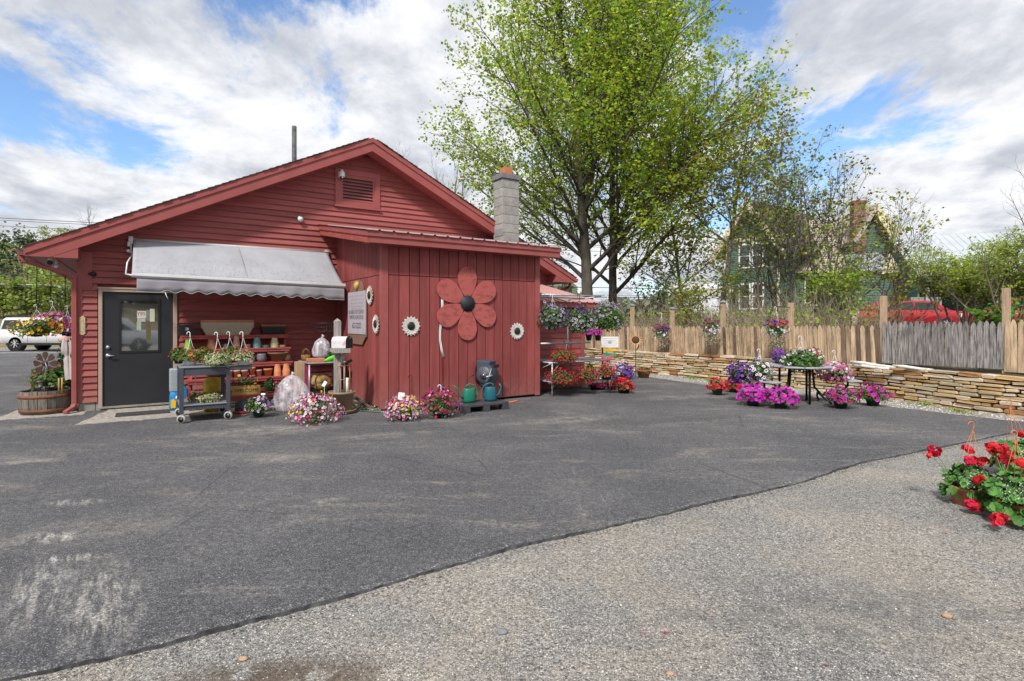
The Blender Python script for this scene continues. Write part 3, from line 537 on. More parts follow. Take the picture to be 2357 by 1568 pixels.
def sticker(name, a, c, d, e, col, y=-.0125):
    b = MB(); b.box((a, y-.0012, d), (c, y+.001, e)); return b.build(name, flat('sticker_'+name, col), dr)
sticker('notice', .86, 1.0, 1.66, 1.80, (.62, .58, .55)); sticker('green_card', .855, .925, 1.44, 1.60, (.33, .45, .32)); sticker('paper_strip', 1.06, 1.135, 1.60, 1.84, (.55, .55, .42)); sticker('grey_card', 1.0, 1.06, 1.62, 1.82, (.16, .22, .18)); sticker('brown_card', 1.0, 1.075, 1.25, 1.60, (.12, .10, .05)); sticker('small_print', .865, .99, 1.60, 1.655, (.42, .45, .42))
text('notice_text', 'YES', .085, dr, (.925, -.0145, 1.745), (R(90), 0, 0), flat('notice_red', (.22, .012, .02)), .0005)
b = MB(); b.tube([(.425, -.022, 1.135), (.425, -.045, 1.135)], .032, 14); b.build('deadbolt', M['steel'], dr)
b = MB(); b.tube([(.425, -.022, .985), (.425, -.05, .985)], .034, 14); b.tube([(.425, -.05, .985), (.425, -.075, .985), (.52, -.075, .98)], [.015, .014, .011], 8); b.build('handle', M['steel'], dr)
b = MB(); b.box((.30, -.06, .03), (1.5, .0, .062)); b.box((.30, -.01, -.05), (1.5, .05, .03)); b.build('door_sill', M['found'], SH)
# ---- front shed (lean-to) with vertical planks
SU0, SU1, SV = 4.54, 8.01, -2.88
def shz(v): return 3.725+(v/3.18)*.545      # roof top height along v (0 .. -3.18)
b = MB(); b.prism([(SU0+.02, SV+.02, .03), (SU0+.02, -.02, .03), (SU0+.02, -.02, shz(0)-.25), (SU0+.02, SV+.02, shz(SV)-.23)], (SU1-SU0-.04, 0, 0)); b.build('shed_core', M['black'], SH)
SEAM = 2.447
wf = [SU0+.105]; n_ = 16; stp = (SU1-.105-SU0-.105)/n_
for i in range(n_):
    a = SU0+.105+i*stp; 
    for (z0q, z1q, dy) in ((.055, SEAM-.008, -.012), (SEAM+.008, shz(SV)-.2, -.004)):
        b = MB(); g = .007; b.box((a+g, SV+dy, z0q), (a+stp-g, SV+.03, z1q)); o = b.build('wall_plank', M['redv'], SH)
ns_ = 13; st2 = (-.0-.1-SV)/ns_
for i in range(ns_):
    a = SV+.1+i*st2
    b = MB(); b.box((SU0-.012, a+.004, .05), (SU0+.03, a+st2-.004, SEAM-.008)); b.build('wall_plank', M['redv'], SH)
    va, vb = a+.004, a+st2-.004
    b = MB(); b.prism([(SU0-.004, va, SEAM+.008), (SU0-.004, vb, SEAM+.008), (SU0-.004, vb, shz(vb)-.22), (SU0-.004, va, shz(va)-.22)], (.03, 0, 0)); b.build('wall_plank', M['redv'], SH)
for (x0, x1, y0, y1) in ((SU0-.022, SU0+.10, SV-.022, SV+.02), (SU0-.022, SU0+.02, SV+.02, SV+.098), (SU1-.10, SU1+.022, SV-.022, SV+.02), (SU1-.02, SU1+.022, SV+.02, SV+.098)):
    b = MB(); b.box((x0, y0, .03), (x1, y1, shz(SV)-.2)); b.build('corner_board', M['redtrim'], SH)
b = MB(); b.box((SU1, SV+.1, .03), (SU1+.012, -.03, 3.0)); b.build('shed_side', M['redv'], SH)
RF0, RF1, RVf = 4.17, 8.36, -3.18
def slabp(name, u0, u1, o0, o1, v0, v1, m_):
    b = MB(); b.prism([(u0, v0, shz(v0)-o0), (u0, v1, shz(v1)-o0), (u0, v1, shz(v1)-o1), (u0, v0, shz(v0)-o1)], (u1-u0, 0, 0)); return b.build(name, m_, SH)
slabp('shed_roof_deck', RF0+.03, RF1-.03, .02, .06, RVf+.03, -.02, M['redtrim'])
for (u0, u1) in ((RF0-.022, RF0+.004), (RF1-.004, RF1+.022)): slabp('fascia_strip', u0, u1, .012, .105, RVf-.022, -.02, M['redtrim'])
for (u0, u1) in ((RF0, RF0+.026), (RF1-.026, RF1)): slabp('fascia_board', u0, u1, .105, .225, RVf, -.02, M['redold'])
b = MB(); b.box((RF0+.005, RVf-.022, shz(RVf)-.105), (RF1-.005, RVf+.002, shz(RVf)-.012)); b.build('fascia_strip', M['redtrim'], SH)
b = MB(); b.box((RF0+.027, RVf, shz(RVf)-.215), (RF1-.027, RVf+.026, shz(RVf)-.105)); b.build('fascia_board', M['redtrim'], SH)
b = MB(); b.box((RF0+.027, RVf+.027, shz(RVf)-.215), (RF1-.027, SV-.02, shz(RVf)-.20)); b.build('shed_soffit', M['redtrim'], SH)
slabp('shed_soffit', RF0+.027, SU0-.02, .205, .22, SV, -.02, M['redtrim'])
def ribroof(name, u0, u1, v0, v1, zf, pitch, m_, parent=SH, th=.006):
    b = MB(); prof = []; u = u0
    while u < u1-.001:
        e = min(u+pitch, u1); prof += [(u, 0), (e-.055, 0), (e-.04, .022), (e-.015, .022), (e, 0)]; u = e
    n = len(prof); vs = [(p[0], v0, zf(v0)+p[1]) for p in prof]+[(p[0], v1, zf(v1)+p[1]) for p in prof]+[(p[0], v0, zf(v0)+p[1]-th) for p in prof]+[(p[0], v1, zf(v1)+p[1]-th) for p in prof]
    b.add(vs, [(i, i+1, n+i+1, n+i) for i in range(n-1)]+[(2*n+i+1, 2*n+i, 3*n+i, 3*n+i+1) for i in range(n-1)]+[(2*n+i, 2*n+i+1, i+1, i) for i in range(n-1)]); return b.build(name, m_, parent)
ribroof('metal_roofing', RF0-.045, RF1+.05, RVf-.05, -.012, lambda v: shz(v)+.004, .262, M['galv'])
# ---- right hand lean-to, clapboarded, faded metal roof
LU0, LU1, LV = 8.03, 9.94, -2.1
def lz(v): return 2.06+(v+2.4)/2.4*.56
b = MB(); b.prism([(LU0, LV, -.06), (LU0, -.0, -.06), (LU0, 0, lz(0)-.1), (LU0, LV, lz(LV)-.1)], (LU1-LU0, 0, 0)); b.build('lean_to_wall', M['red'], SH)
for k in range(14):
    z = .02+k*.132; b = MB(); b.add([(LU0, LV-.022, z), (LU1-.09, LV-.022, z), (LU1-.09, LV-.004, z+.132), (LU0, LV-.004, z+.132), (LU0, LV-.001, z), (LU1-.09, LV-.001, z)], [(0, 1, 2, 3), (0, 4, 5, 1)]); b.build('siding_board', M['red'], SH)
b = MB(); b.box((LU1-.09, LV-.03, -.06), (LU1+.02, LV-.001, lz(LV)-.12)); b.build('corner_board', M['redtrim'], SH)
b = MB(); b.box((LU0+.02, -2.40, lz(-2.4)-.13), (LU1+.22, -2.375, lz(-2.4)-.015)); b.build('fascia_board', M['redtrim'], SH)
b = MB(); b.prism([(LU0+.02, -2.37, lz(-2.37)-.02), (LU0+.02, 0, lz(0)-.02), (LU0+.02, 0, lz(0)-.08), (LU0+.02, -2.37, lz(-2.37)-.08)], (LU1+.2-LU0, 0, 0)); b.build('roof_deck', M['redtrim'], SH)
ribroof('metal_roofing', LU0+.02, LU1+.26, -2.43, 1.4, lambda v: lz(v), .22, M['pinkroof'])
# ---- chimney of concrete blocks
CU0, CU1, CV0, CV1 = 8.42, 8.92, -.80, -.37
b = MB(); b.box((CU0+.012, CV0+.012, 0), (CU1-.012, CV1-.012, 5.18)); b.build('chimney_core', M['mortar'], SH)
z = 2.72; i = 0
while z < 5.15:
    b = MB(); b.box((CU0, CV0, z), (CU1, CV1, z+.212), .002); o = b.build('chimney_block', M['block'], SH, bevel=.006, seg=1); z += .224; i += 1
b = MB(); b.box((CU0-.035, CV0-.035, 5.19), (CU1+.035, CV1+.035, 5.31)); b.build('chimney_cap', pm('cap_flashing', (.17, .17, .18), .7, .2, 9, .3), SH, bevel=.008)
b = MB(); b.box((CU0+.13, CV0+.10, 5.31), (CU1-.13, CV1-.09, 5.52)); b.build('flue_liner', M['flue'], SH, bevel=.01)
b = MB(); b.box((CU0-.012, CV0-.012, 3.75), (CU0+.0, CV1-.08, 3.93)); b.build('flashing', M['steel'], SH)
# vent pipe on the main roof
b = MB(); b.tube([(4.0, 1.7, 4.7), (4.0, 1.7, 6.35)], .055, 12); vp = b.build('vent_pipe', pm('sooty_pipe', (.09, .09, .09), .6, .5, 6, .1), SH)
# downspouts
b = MB(); dsp = [(-.72, -.30, 2.71), (-.72, -.30, 2.62), (-.66, -.28, 2.60), (-.10, -.06, 2.42), (-.055, -.055, 2.36), (-.055, -.06, .14), (-.07, -.12, .09), (-.16, -.26, .035)]
for i in range(len(dsp)-1): b.bar(dsp[i], dsp[i+1], .075, .06)
b.build('downspout', M['redtrim'], SH, bevel=.008)
b = MB(); dsp = [(W+.72, -.1, 2.76), (W+.72, -.1, 2.62), (W+.68, .0, 2.55), (W+.1, .3, 2.38), (W+.06, .3, .1)]
for i in range(len(dsp)-1): b.bar(dsp[i], dsp[i+1], .075, .06)
b.build('downspout', M['redtrim'], SH)
# awning
AW = thing('awning', 'pale grey retractable cloth awning with scalloped valance over door and shelves', 'awning', BW(0, 0), TH)
def apt(s, t):           # s 0..1 along, t 0..1 down
    u = (.81+(.80-.81)*t)+s*((4.31-.81)+(.10)*t); sag = -.03*math.sin(math.pi*t)*(1+.2*math.sin(s*40)); v = -.06-.94*t; z = 3.137-(.72+.05*s)*t+sag; return (u, v, z)
nu, nv = 60, 10; vs = [apt(i/nu, j/nv) for i in range(nu+1) for j in range(nv+1)]
b = MB(); b.smooth = True; b.add(vs, [(i*(nv+1)+j, i*(nv+1)+j+1, (i+1)*(nv+1)+j+1, (i+1)*(nv+1)+j) for i in range(nu) for j in range(nv)])
ma = M['awn'].copy(); ma.name = 'stained_awning_cloth'; t = ma.node_tree; n = t.nodes; l = t.links; pr = [x for x in n if x.type == 'BSDF_PRINCIPLED'][0]
tcx = n.new('ShaderNodeTexCoord'); sx_ = n.new('ShaderNodeSeparateXYZ'); l.new(tcx.outputs['Object'], sx_.inputs[0]); m1 = n.new('ShaderNodeMapRange'); l.new(sx_.outputs[2], m1.inputs[0]); m1.inputs[1].default_value = 2.95; m1.inputs[2].default_value = 2.42; m1.inputs[3].default_value = .12; m1.inputs[4].default_value = 1.0
mpx = n.new('ShaderNodeMapping'); mpx.inputs['Scale'].default_value = (3, 1, 1); l.new(tcx.outputs['Object'], mpx.inputs[0]); nx = n.new('ShaderNodeTexNoise'); nx.inputs['Scale'].default_value = 7; nx.inputs['Detail'].default_value = 8; nx.inputs['Roughness'].default_value = .75; l.new(mpx.outputs[0], nx.inputs[0])
m2 = n.new('ShaderNodeMapRange'); l.new(nx.outputs['Fac'], m2.inputs[0]); m2.inputs[1].default_value = .52; m2.inputs[2].default_value = .72; mu = n.new('ShaderNodeMath'); mu.operation = 'MULTIPLY'; l.new(m1.outputs[0], mu.inputs[0]); l.new(m2.outputs[0], mu.inputs[1])
mxx = n.new('ShaderNodeMix'); mxx.data_type = 'RGBA'; l.new(mu.outputs[0], mxx.inputs[0]); l.new([x for x in n if x.type == 'VALTORGB'][0].outputs[0], mxx.inputs[6]); mxx.inputs[7].default_value = (.20, .19, .165, 1); l.new(mxx.outputs[2], pr.inputs['Base Color'])
o = b.build('canopy', ma, AW); sm_ = o.modifiers.new('s', 'SOLIDIFY'); sm_.thickness = .003
b = MB(); b.bar(apt(.495, 0), apt(.50, 1), .012, .004); b.location = 0; o = b.build('seam', pm('seam_dirt', (.34, .34, .35), .9, .1, 9, 0), AW); o.location.z = .004
b = MB(); b.tube([(.80, -.06, 3.11), (4.33, -.06, 3.11)], .035, 12); b.build('roller', M['alu'], AW)
b = MB(); b.prism([(.80, -1.045, 2.435), (.80, -.985, 2.435), (.80, -.985, 2.36), (.80, -1.03, 2.355), (.80, -1.055, 2.385)], (3.63, 0, -.055)); b.build('front_bar', M['alu'], AW, bevel=.006)
# valance with scallops
b = MB(); b.smooth = True; n_ = 260; vs = []
for i in range(n_+1):
    s = i/n_; u = .87+3.54*s; top = 2.365-.055*s; 
    sc_ = 0.0
    if .09 < s < .91: sc_ = .042*(.5-.5*math.cos((s-.09)/.82*12*2*math.pi))
    bot = 2.115-.07*s+sc_
    for j in range(4):
        q = j/3; y = -1.02-.012*math.sin(s*55+q)*q-.01*math.sin(s*17+2)*q-.012*q; vs.append((u, y, top+(bot-top)*q))
b.add(vs, [(i*4+j, i*4+j+1, (i+1)*4+j+1, (i+1)*4+j) for i in range(n_) for j in range(3)]); o = b.build('valance', pm('valance_cloth', (.27, .262, .29), .85, .06, 3, .1, 200), AW); q = o.modifiers.new('s', 'SOLIDIFY'); q.thickness = .003
b = MB(); b.tube([vs[i*4+3] for i in range(0, n_+1)], .004, 5); b.build('valance_piping', flat('pale_piping', (.45, .50, .48)), AW)
for a in (.76, 4.30):
    b = MB(); b.box((a-.03, -.09, 3.03), (a+.04, -.02, 3.17)); b.box((a-.045, -.12, 2.98), (a-.0, -.03, 3.06)); b.tube([(a-.03, -.10, 2.90), (a-.03, -.04, 2.90)], .03, 10); b.bar((a+.01, -.06, 3.03), (a+.01, -.06, 2.86), .03, .02); b.build('bracket', M['alu'], AW, bevel=.004)
b = MB(); b.tube([(.84, -.06, 2.95), (.72, -.30, 2.66), (.70, -.35, 2.45), (.82, -.98, 2.39)], .016, 8); b.build('folding_arm', M['alu'], AW)
b = MB(); b.tube([(4.25, -.06, 2.95), (4.1, -.40, 2.6), (4.3, -.98, 2.33)], .016, 8); b.build('folding_arm', M['alu'], AW)
b = MB(); b.tube([(1.28, -1.03, 2.11), (1.32, -1.05, 2.0)], .006, 6); b.build('crank_hook', M['white'], AW)
# lamps, cameras, plaque on the gable
def wthing(name, label, cat, u, v, z, group=None): return thing(name, label, cat, BW(u, v, z), TH, group)
t = wthing('security_camera', 'white weatherproof camera with dark lens beside the louvre vent', 'camera', 4.62, -.06, 4.86)
b = MB(); b.box((-.06, -.0, -.05), (-.01, .05, .09)); b.build('mount', M['white'], t, bevel=.006)
b = MB(); b.lathe([(.028, .11), (.035, .08), (.06, .06), (.068, -.03), (.062, -.045)], 14, (0, -.06, 0), cap0=False, cap1=True); b.build('housing', M['white'], t)
b = MB(); b.ball((0, -.06, -.05), (.045, .045, .05), 12, 8); b.build('lens_dome', M['black'], t); b = MB(); b.tube([(0, -.105, -.065), (0, -.112, -.066)], .018, 10); b.build('lens', M['white'], t)
t = wthing('floodlight', 'small round floodlight with pale lens high on the clapboards', 'lamp', 3.746, -.02, 3.78)
b = MB(); b.tube([(-.01, 0, .05), (0, -.09, .0)], [.045, .06], 16); b.build('housing', M['steel'], t); b = MB(); b.tube([(0, -.09, 0), (.001, -.10, -.004)], .052, 16); b.build('lens', M['white'], t)
t = wthing('wall_bell', 'black dome shaped wall sensor left of the door on clapboards', 'sensor', .212, -.02, 2.455)
b = MB(); b.ball((0, -.03, 0), (.052, .05, .042), 14, 8); b.build('dome', M['black'], t); b = MB(); b.tube([(-.04, -.02, -.0), (-.055, -.05, 0)], .02, 8); b.build('nozzle', M['black'], t)
t = wthing('eave_camera', 'dark round eyeball camera under the left eave soffit', 'camera', -.36, -.25, 2.69); b = MB(); b.tube([(0, 0, 0), (0, 0, -.05)], .03, 10); b.build('mount', M['white'], t); b = MB(); b.ball((0, -.02, -.085), .042, 12, 8); b.build('eyeball', M['black'], t)
t = wthing('bullet_camera', 'white bullet camera under the left eave near the wall', 'camera', -.30, -.05, 2.69); b = MB(); b.tube([(0, 0, 0), (0, 0, -.10)], .014, 8); b.build('mount', M['white'], t); b = MB(); b.tube([(.02, .06, -.10), (-.02, -.09, -.15)], .034, 12); b.build('housing', M['white'], t)
t = wthing('address_plaque', 'narrow cream coloured plaque fixed left of the black door', 'plaque', .058, -.03, 1.53)
b = MB(); b.box((-.042, -.012, -.15), (.042, 0, .15)); b.box((-.025, -.012, .15), (.025, 0, .165)); b.box((-.025, -.012, -.165), (.025, 0, -.15)); b.build('plate', M['brass'], t, bevel=.003)
b = MB(); b.box((-.024, -.016, -.11), (.024, -.012, .06)); b.box((-.018, -.016, .08), (.018, -.012, .12)); b.build('inset', flat('plaque_inset', (.45, .42, .28)), t)
# ------------------------------------------------------------------ plants
def petunia(k=5, cup=.35, inner=.38):
    n = k*2; T = [(0, 0, -cup)]
    for j in range(n): a = 2*math.pi*j/n; T.append((inner*math.cos(a), inner*math.sin(a), -cup*.25))
    for j in range(n): a = 2*math.pi*j/n; r = 1.0 if j % 2 == 0 else .84; T.append((r*math.cos(a), r*math.sin(a), .0 if j % 2 else -.10))
    F3 = [(0, 1+j, 1+(j+1) % n) for j in range(n)]; F4 = [(1+j, 1+n+j, 1+n+(j+1) % n, 1+(j+1) % n) for j in range(n)]
    return np.array(T), np.array(F3), np.array(F4)
PET = petunia(); PETW = petunia(5, .35, .66)
def simplef(k=5):
    T = [(0, 0, -.2)]+[((1 if j % 2 == 0 else .55)*math.cos(math.pi*j/k), (1 if j % 2 == 0 else .55)*math.sin(math.pi*j/k), .05) for j in range(2*k)]
    return np.array(T), np.array([(0, 1+j, 1+(j+1) % (2*k)) for j in range(2*k)]), np.zeros((0, 4), int)
SIM = simplef(5)
LEAF = (np.array([(0, 0, 0), (.32, .38, .10), (0, 1, .02), (-.32, .38, .10)]), np.array([(0, 1, 2), (0, 2, 3)]), np.zeros((0, 4), int))
def basis(nr_, spin):
    n = nr_/np.maximum(np.linalg.norm(nr_, axis=1, keepdims=True), 1e-6); h = np.where(np.abs(n[:, 2:3]) < .9, np.array([[0, 0, 1.]]), np.array([[1., 0, 0]]))
    a = np.cross(h, n); a /= np.linalg.norm(a, axis=1, keepdims=True); b = np.cross(n, a); c, s = np.cos(spin)[:, None], np.sin(spin)[:, None]
    return a*c+b*s, -a*s+b*c, n
def inst(tmpl, P, Nr, S, mat_inner=0, mat_outer=0):
    T, F3, F4 = tmpl; n = len(P); a, b, c = basis(Nr, rng.random(n)*6.283); S = np.asarray(S)[:, None]
    V = P[:, None, :]+(T[None, :, 0:1]*a[:, None]+T[None, :, 1:2]*b[:, None]+T[None, :, 2:3]*c[:, None])*S[:, :, None]
    off = (np.arange(n)*len(T))[:, None, None]; return V.reshape(-1, 3), (F3[None]+off).reshape(-1, 3), (F4[None]+off).reshape(-1, 4) if len(F4) else np.zeros((0, 4), int), mat_inner, mat_outer
def merge(name, parts, mats, parent=None, smooth=False):
    Vs, f3, f4, m3, m4, o = [], [], [], [], [], 0
    for V, a, b, mi, mo in parts:
        Vs.append(V); f3.append(a+o); m3.append(np.full(len(a), mi)); 
        if len(b): f4.append(b+o); m4.append(np.full(len(b), mo))
        o += len(V)
    F3 = np.concatenate(f3); FF = [F3]; mi = [np.concatenate(m3)]
    if f4: FF.append(np.concatenate(f4)); mi.append(np.concatenate(m4))
    return link(name, np_mesh(name, np.concatenate(Vs), FF, mats, np.concatenate(mi), smooth), parent)
def dome(n, Rr, up, dn, shell=(.92, 1.05), zmin=-.9, lump=.12, sx=1.0, sy=1.0):
    d = rng.normal(0, 1, (n*3, 3)); d /= np.linalg.norm(d, axis=1, keepdims=True); d = d[d[:, 2] > zmin][:n]; n = len(d)
    k = shell[0]+(shell[1]-shell[0])*rng.random(n); ph = rng.random(4)*6; k = k*(1+lump*np.sin(d[:, 0]*4+ph[0])*np.cos(d[:, 1]*4+ph[1])+lump*.7*np.sin(d[:, 2]*6+d[:, 0]*5+ph[2]))
    P = d*k[:, None]*np.array([Rr*sx, Rr*sy, 1]); P[:, 2] = np.where(d[:, 2] > 0, P[:, 2]*up, P[:, 2]*dn); nr_ = d*np.array([1, 1, .8])+rng.normal(0, .35, (n, 3)); return P, nr_
def pot_mesh(r, h, kind='round', n=18):
    b = MB(); b.lathe([(r*.70, 0), (r*.97, h*.84), (r*1.06, h*.85), (r*1.07, h), (r*.98, h), (r*.92, h*.82), (0.001, h*.80)], n); return b
def hook(parent, z0, z1, r, m_, s=1.0, thick=.0045):
    b = MB(); zt = z1-.10*s
    for j in range(3): a = j*2.09+.4; b.tube([(r*math.cos(a), r*math.sin(a), z0), (.35*r*math.cos(a), .35*r*math.sin(a), (z0+zt)/2-.01), (0, 0, zt)], thick*.55, 5)
    P = [(0, 0, zt-.02*s), (0, 0, zt+.02*s)]+[(-.025*s+.027*s*math.cos(t), 0, zt+.055*s+.032*s*math.sin(t)) for t in np.linspace(-.5, 3.6, 9)]
    b.tube(P, [thick*1.5]*2+[thick*1.3]*9, 7); return b.build('hanger', m_, parent)
def mound(name, label, cat, px0, py0, px1, py1, Y, cols, seed=0, group=None, nf=110, fs=.022, nl=500, ls=.045, pot=None, potr=None, poth=.13, basepx=None, hang=None, hookm='white', tmpl=None, leaf='leafp', dn=None, zmin=-.75, extra=None, base=None, shell=(.90, 1.08), hookz=None, cpx=None, sy=1.0, yshift=0):
    """px box of the plant seen from the yard, at distance Y; cols = [(inner, outer, weight, region)]"""
    global rng
    rng = np.random.default_rng(seed+100)
    cx = cpx or (px0+px1)/2; X, Yc, _ = AT(cx, Y); Rr = (px1-px0)/2/1265*Y/1.0*.93; zt = zz(py0, Y); zb = zz(py1, Y)
    if base is None: base = zb
    t = thing(name, label, cat, (X, Yc+yshift, base), rnd.random()*6, group)
    zb_ = zb-base; H_ = zt-zb
    ph = poth if pot else 0; pr = potr or Rr*.55
    if pot:
        pm_ = pot_mesh(pr, ph); 
        zpot = 0 if basepx is None else 0
        o = pm_.build('pot', M[pot], t); bb = MB(); bb.lathe([(pr*.9, ph*.84), (.001, ph*.86)], 14, cap0=False); bb.build('soil', M['soil'], t)
    zc_ = max(ph*.75, zb_+H_*.42) if pot else zb_+H_*.42
    up = (zt-base)-zc_; dn = dn if dn is not None else max(.04, zc_-zb_)
    up /= 1.08; dn_ = dn/1.05
    P, nr_ = dome(nl, Rr, up, dn_, (.35, .98), zmin-.1, .12, 1, sy); P[:, 2] += zc_; lp = inst(LEAF, P, nr_+np.array([0, 0, .4]), ls*(.6+.7*rng.random(len(P))), 0, 0)
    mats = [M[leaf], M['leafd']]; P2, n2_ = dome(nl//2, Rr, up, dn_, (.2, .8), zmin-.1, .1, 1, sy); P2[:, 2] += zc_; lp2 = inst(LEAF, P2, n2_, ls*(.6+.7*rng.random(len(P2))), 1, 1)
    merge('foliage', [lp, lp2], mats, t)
    tw = sum(c[2] for c in cols)
    for ci, c in enumerate(cols):
        inn, outc, wt = c[:3]; reg = c[3] if len(c) > 3 else None; n_ = max(3, int(nf*wt/tw)); P, nr_ = dome(n_*(3 if reg else 1), Rr, up, dn_, shell, zmin, .12, 1, sy)
        if reg is not None:
            ca = np.array(reg, float); ca /= np.linalg.norm(ca); dd = P/np.array([Rr, Rr, up]); dd /= np.linalg.norm(dd, axis=1, keepdims=True); kk = np.argsort(-(dd@ca)+rng.random(len(P))*.5)[:n_]; P, nr_ = P[kk], nr_[kk]
        P[:, 2] += zc_; o = merge('blossoms', [inst(tmpl or PET, P, nr_, fs*(.75+.45*rng.random(len(P))), 0, 1)], [F[inn], F[outc]], t)
    t.rotation_euler = (0, 0, 0)
    if hang: hook(t, zc_+up*.55, (hookz-base) if hookz else (zt-base)+hang, Rr*.55, M[hookm], 1.0)
    if extra: extra(t, zc_, Rr, up)
    return t
def label_tag(t, x, y, z, w_=.05, h_=.06, tilt=.3, stake=.12):
    b = MB(); b.tube([(x, y, z-stake), (x, y, z)], .003, 5); b.build('tag_stake', M['white'], t)
    b = MB(); b.T = Matrix.Translation((x, y, z+h_/2)) @ Matrix.Rotation(tilt, 4, 'Y') @ Matrix.Rotation(-.3, 4, 'X'); b.box((-w_/2, -.001, -h_/2), (w_/2, .001, h_/2)); b.build('plant_tag', M['paper'], t)
GB = 'flower baskets standing on the asphalt'
# in front of the shed
mound('petunia_mound', 'large mound of striped pink and white petunias with yellow patch, before the tan pot', 'potted flowers', 664, 905, 786, 982, 8.78, [('hot', 'hot', 26), ('mag', 'pale', 62), ('pale', 'white', 16), ('gold', 'yel', 9, (-.35, -.5, .75))], 1, GB, nf=560, fs=.021, nl=500, pot='green', potr=.13, poth=.12, shell=(.95, 1.08),
      extra=lambda t, z, r, u: (label_tag(t, -.05, -.1, .40), label_tag(t, .1, .15, .62, .05, .09, .5, .3)))
mound('petunia_mound', 'pink, white and yellow petunia mound at the shed corner with white tag', 'potted flowers', 884, 909, 978, 971, 9.0, [('hot', 'hot', 15), ('mag', 'pale', 50), ('pale', 'white', 16), ('gold', 'yel', 16, (.5, -.4, .8)), ('pink', 'pink', 16, (0, -.5, 1))], 2, GB, nf=460, fs=.020, nl=420, pot='green', potr=.12, poth=.12, shell=(.95, 1.08),
      extra=lambda t, z, r, u: label_tag(t, -.05, -.02, .36, .10, .12, .1, .1))
mound('petunia_mound', 'deep red and magenta petunia mound with white hook beside the green watering can', 'potted flowers', 968, 891, 1062, 963, 9.2, [('dk', 'wine', 40, (-.2, -.2, 1)), ('hot', 'hot', 45), ('dk', 'lil', 10), ('pur', 'white', 7)], 3, GB, nf=260, fs=.023, nl=750, pot='black', potr=.14, poth=.12, hang=.05)
mound('petunia_pot', 'green pot of dark violet white-edged petunias between cart and clear bag', 'potted flowers', 562, 911, 628, 958, 9.2, [('pur', 'white', 30), ('vio', 'vio', 25), ('pink', 'pale', 16, (1, 0, -.1))], 4, GB, nf=75, fs=.026, nl=420, pot='green', potr=.10, poth=.10, zmin=-.35, extra=lambda t, z, r, u: label_tag(t, .1, -.05, .36, .07, .03, 0, .15))
b = MB(); t = thing('shepherd_hook', 'dark iron hook rod rising behind the corner flower mound', 'hook', (*BW(4.84, -3.5)[:2], .3)); b.tube([(0, 0, -.3), (0, 0, .32)]+[(-.03+.03*math.cos(a), 0, .34+.035*math.sin(a)) for a in np.linspace(0, 3.4, 7)], .007, 6); b.build('rod', M['wrought'], t)
# picnic table group
GP_ = 'flower pots round the picnic table'
def gpot(lbl, x0, y0, x1, y1, cols, seed, **k):
    Y = 2049/(y1-738)+.08; return mound('flower_pot', lbl, 'potted flowers', x0, y0, x1, y1, Y, cols, seed, GP_, pot=k.pop('pot', 'green'), base=0, **k)
gpot('dark green pot of bright red geraniums, leftmost by the picnic table', 1626, 869, 1676, 910, [('red', 'cor', 1)], 10, nf=90, fs=.034, nl=300, potr=.12, poth=.15, zmin=-.2, dn=.12)
gpot('second pot of red geraniums just behind the leftmost one', 1668, 872, 1708, 904, [('red', 'cor', 1)], 11, nf=90, fs=.034, nl=250, potr=.12, poth=.15, zmin=-.2, dn=.12)
gpot('large green pot of bright magenta petunias in front of the grey bench', 1700, 882, 1766, 935, [('mag', 'mag', 1)], 12, nf=190, fs=.034, nl=350, potr=.14, poth=.19, zmin=-.35, dn=.14)
gpot('magenta petunia pot nearest the yard, touching the larger magenta one', 1757, 888, 1840, 941, [('mag', 'mag', 1)], 13, nf=190, fs=.034, nl=420, potr=.14, poth=.19, zmin=-.35, dn=.14, cpx=1797)
gpot('purple wine petunia pot with open green centre, below the right bench', 1898, 886, 1972, 941, [('wine', 'mag', 3), ('dk', 'wine', 1)], 14, nf=85, fs=.036, nl=700, potr=.13, poth=.16, zmin=-.3, dn=.14)
gpot('purple wine petunia pot at the far right of the picnic group by the stone wall', 1968, 882, 2050, 935, [('wine', 'mag', 3), ('dk', 'wine', 1)], 15, nf=80, fs=.036, nl=700, potr=.13, poth=.16, zmin=-.3, dn=.14)
PT = 10.95
mound('flower_basket', 'wide basket of white-edged and dark violet petunias on the left picnic bench', 'potted flowers', 1718, 822, 1780, 880, PT-.3, [('pur', 'white', 5), ('vio', 'white', 3), ('dk', 'pur', 2)], 16, GP_, nf=95, fs=.036, nl=600, pot='black', potr=.13, poth=.12, hang=.02, hookz=zz(802, PT-.3), base=.45)
mound('flower_basket', 'dark purple trailing petunias spilling off the left end of the picnic bench', 'potted flowers', 1672, 830, 1730, 886, PT-.1, [('pur', 'vio', 3), ('dk', 'pur', 2)], 17, GP_, nf=150, fs=.03, nl=420, pot='black', potr=.13, poth=.10, leaf='leafd', base=.45, zmin=-.95)
mound('flower_basket', 'big green basket with lilac-white clustered blooms on the picnic table top', 'potted flowers', 1792, 800, 1896, 860, PT-.2, [('lil', 'white', 1)], 18, GP_, nf=0, fs=.03, nl=1700, ls=.06, pot='black', potr=.15, poth=.14, hookz=zz(772, PT-.2), hang=.1, base=.72, zmin=-.85)
for i, (px, py) in enumerate(((1803, 823), (1816, 818), (1829, 812), (1849, 821), (1874, 812), (1888, 824), (1817, 838), (1799, 832), (1844, 803))):
    X, Y_, _ = AT(px, PT-.45); 
    P, nr_ = dome(16, .04, .035, .03, (.8, 1), -.6); hd = merge('blossoms', [inst(SIM, P, nr_, np.full(len(P), .02))], [F['white'], F['lil']], bpy.data.objects['flower_basket.002']); hd.location = Vector((X, Y_, zz(py, PT-.45)))-bpy.data.objects['flower_basket.002'].location
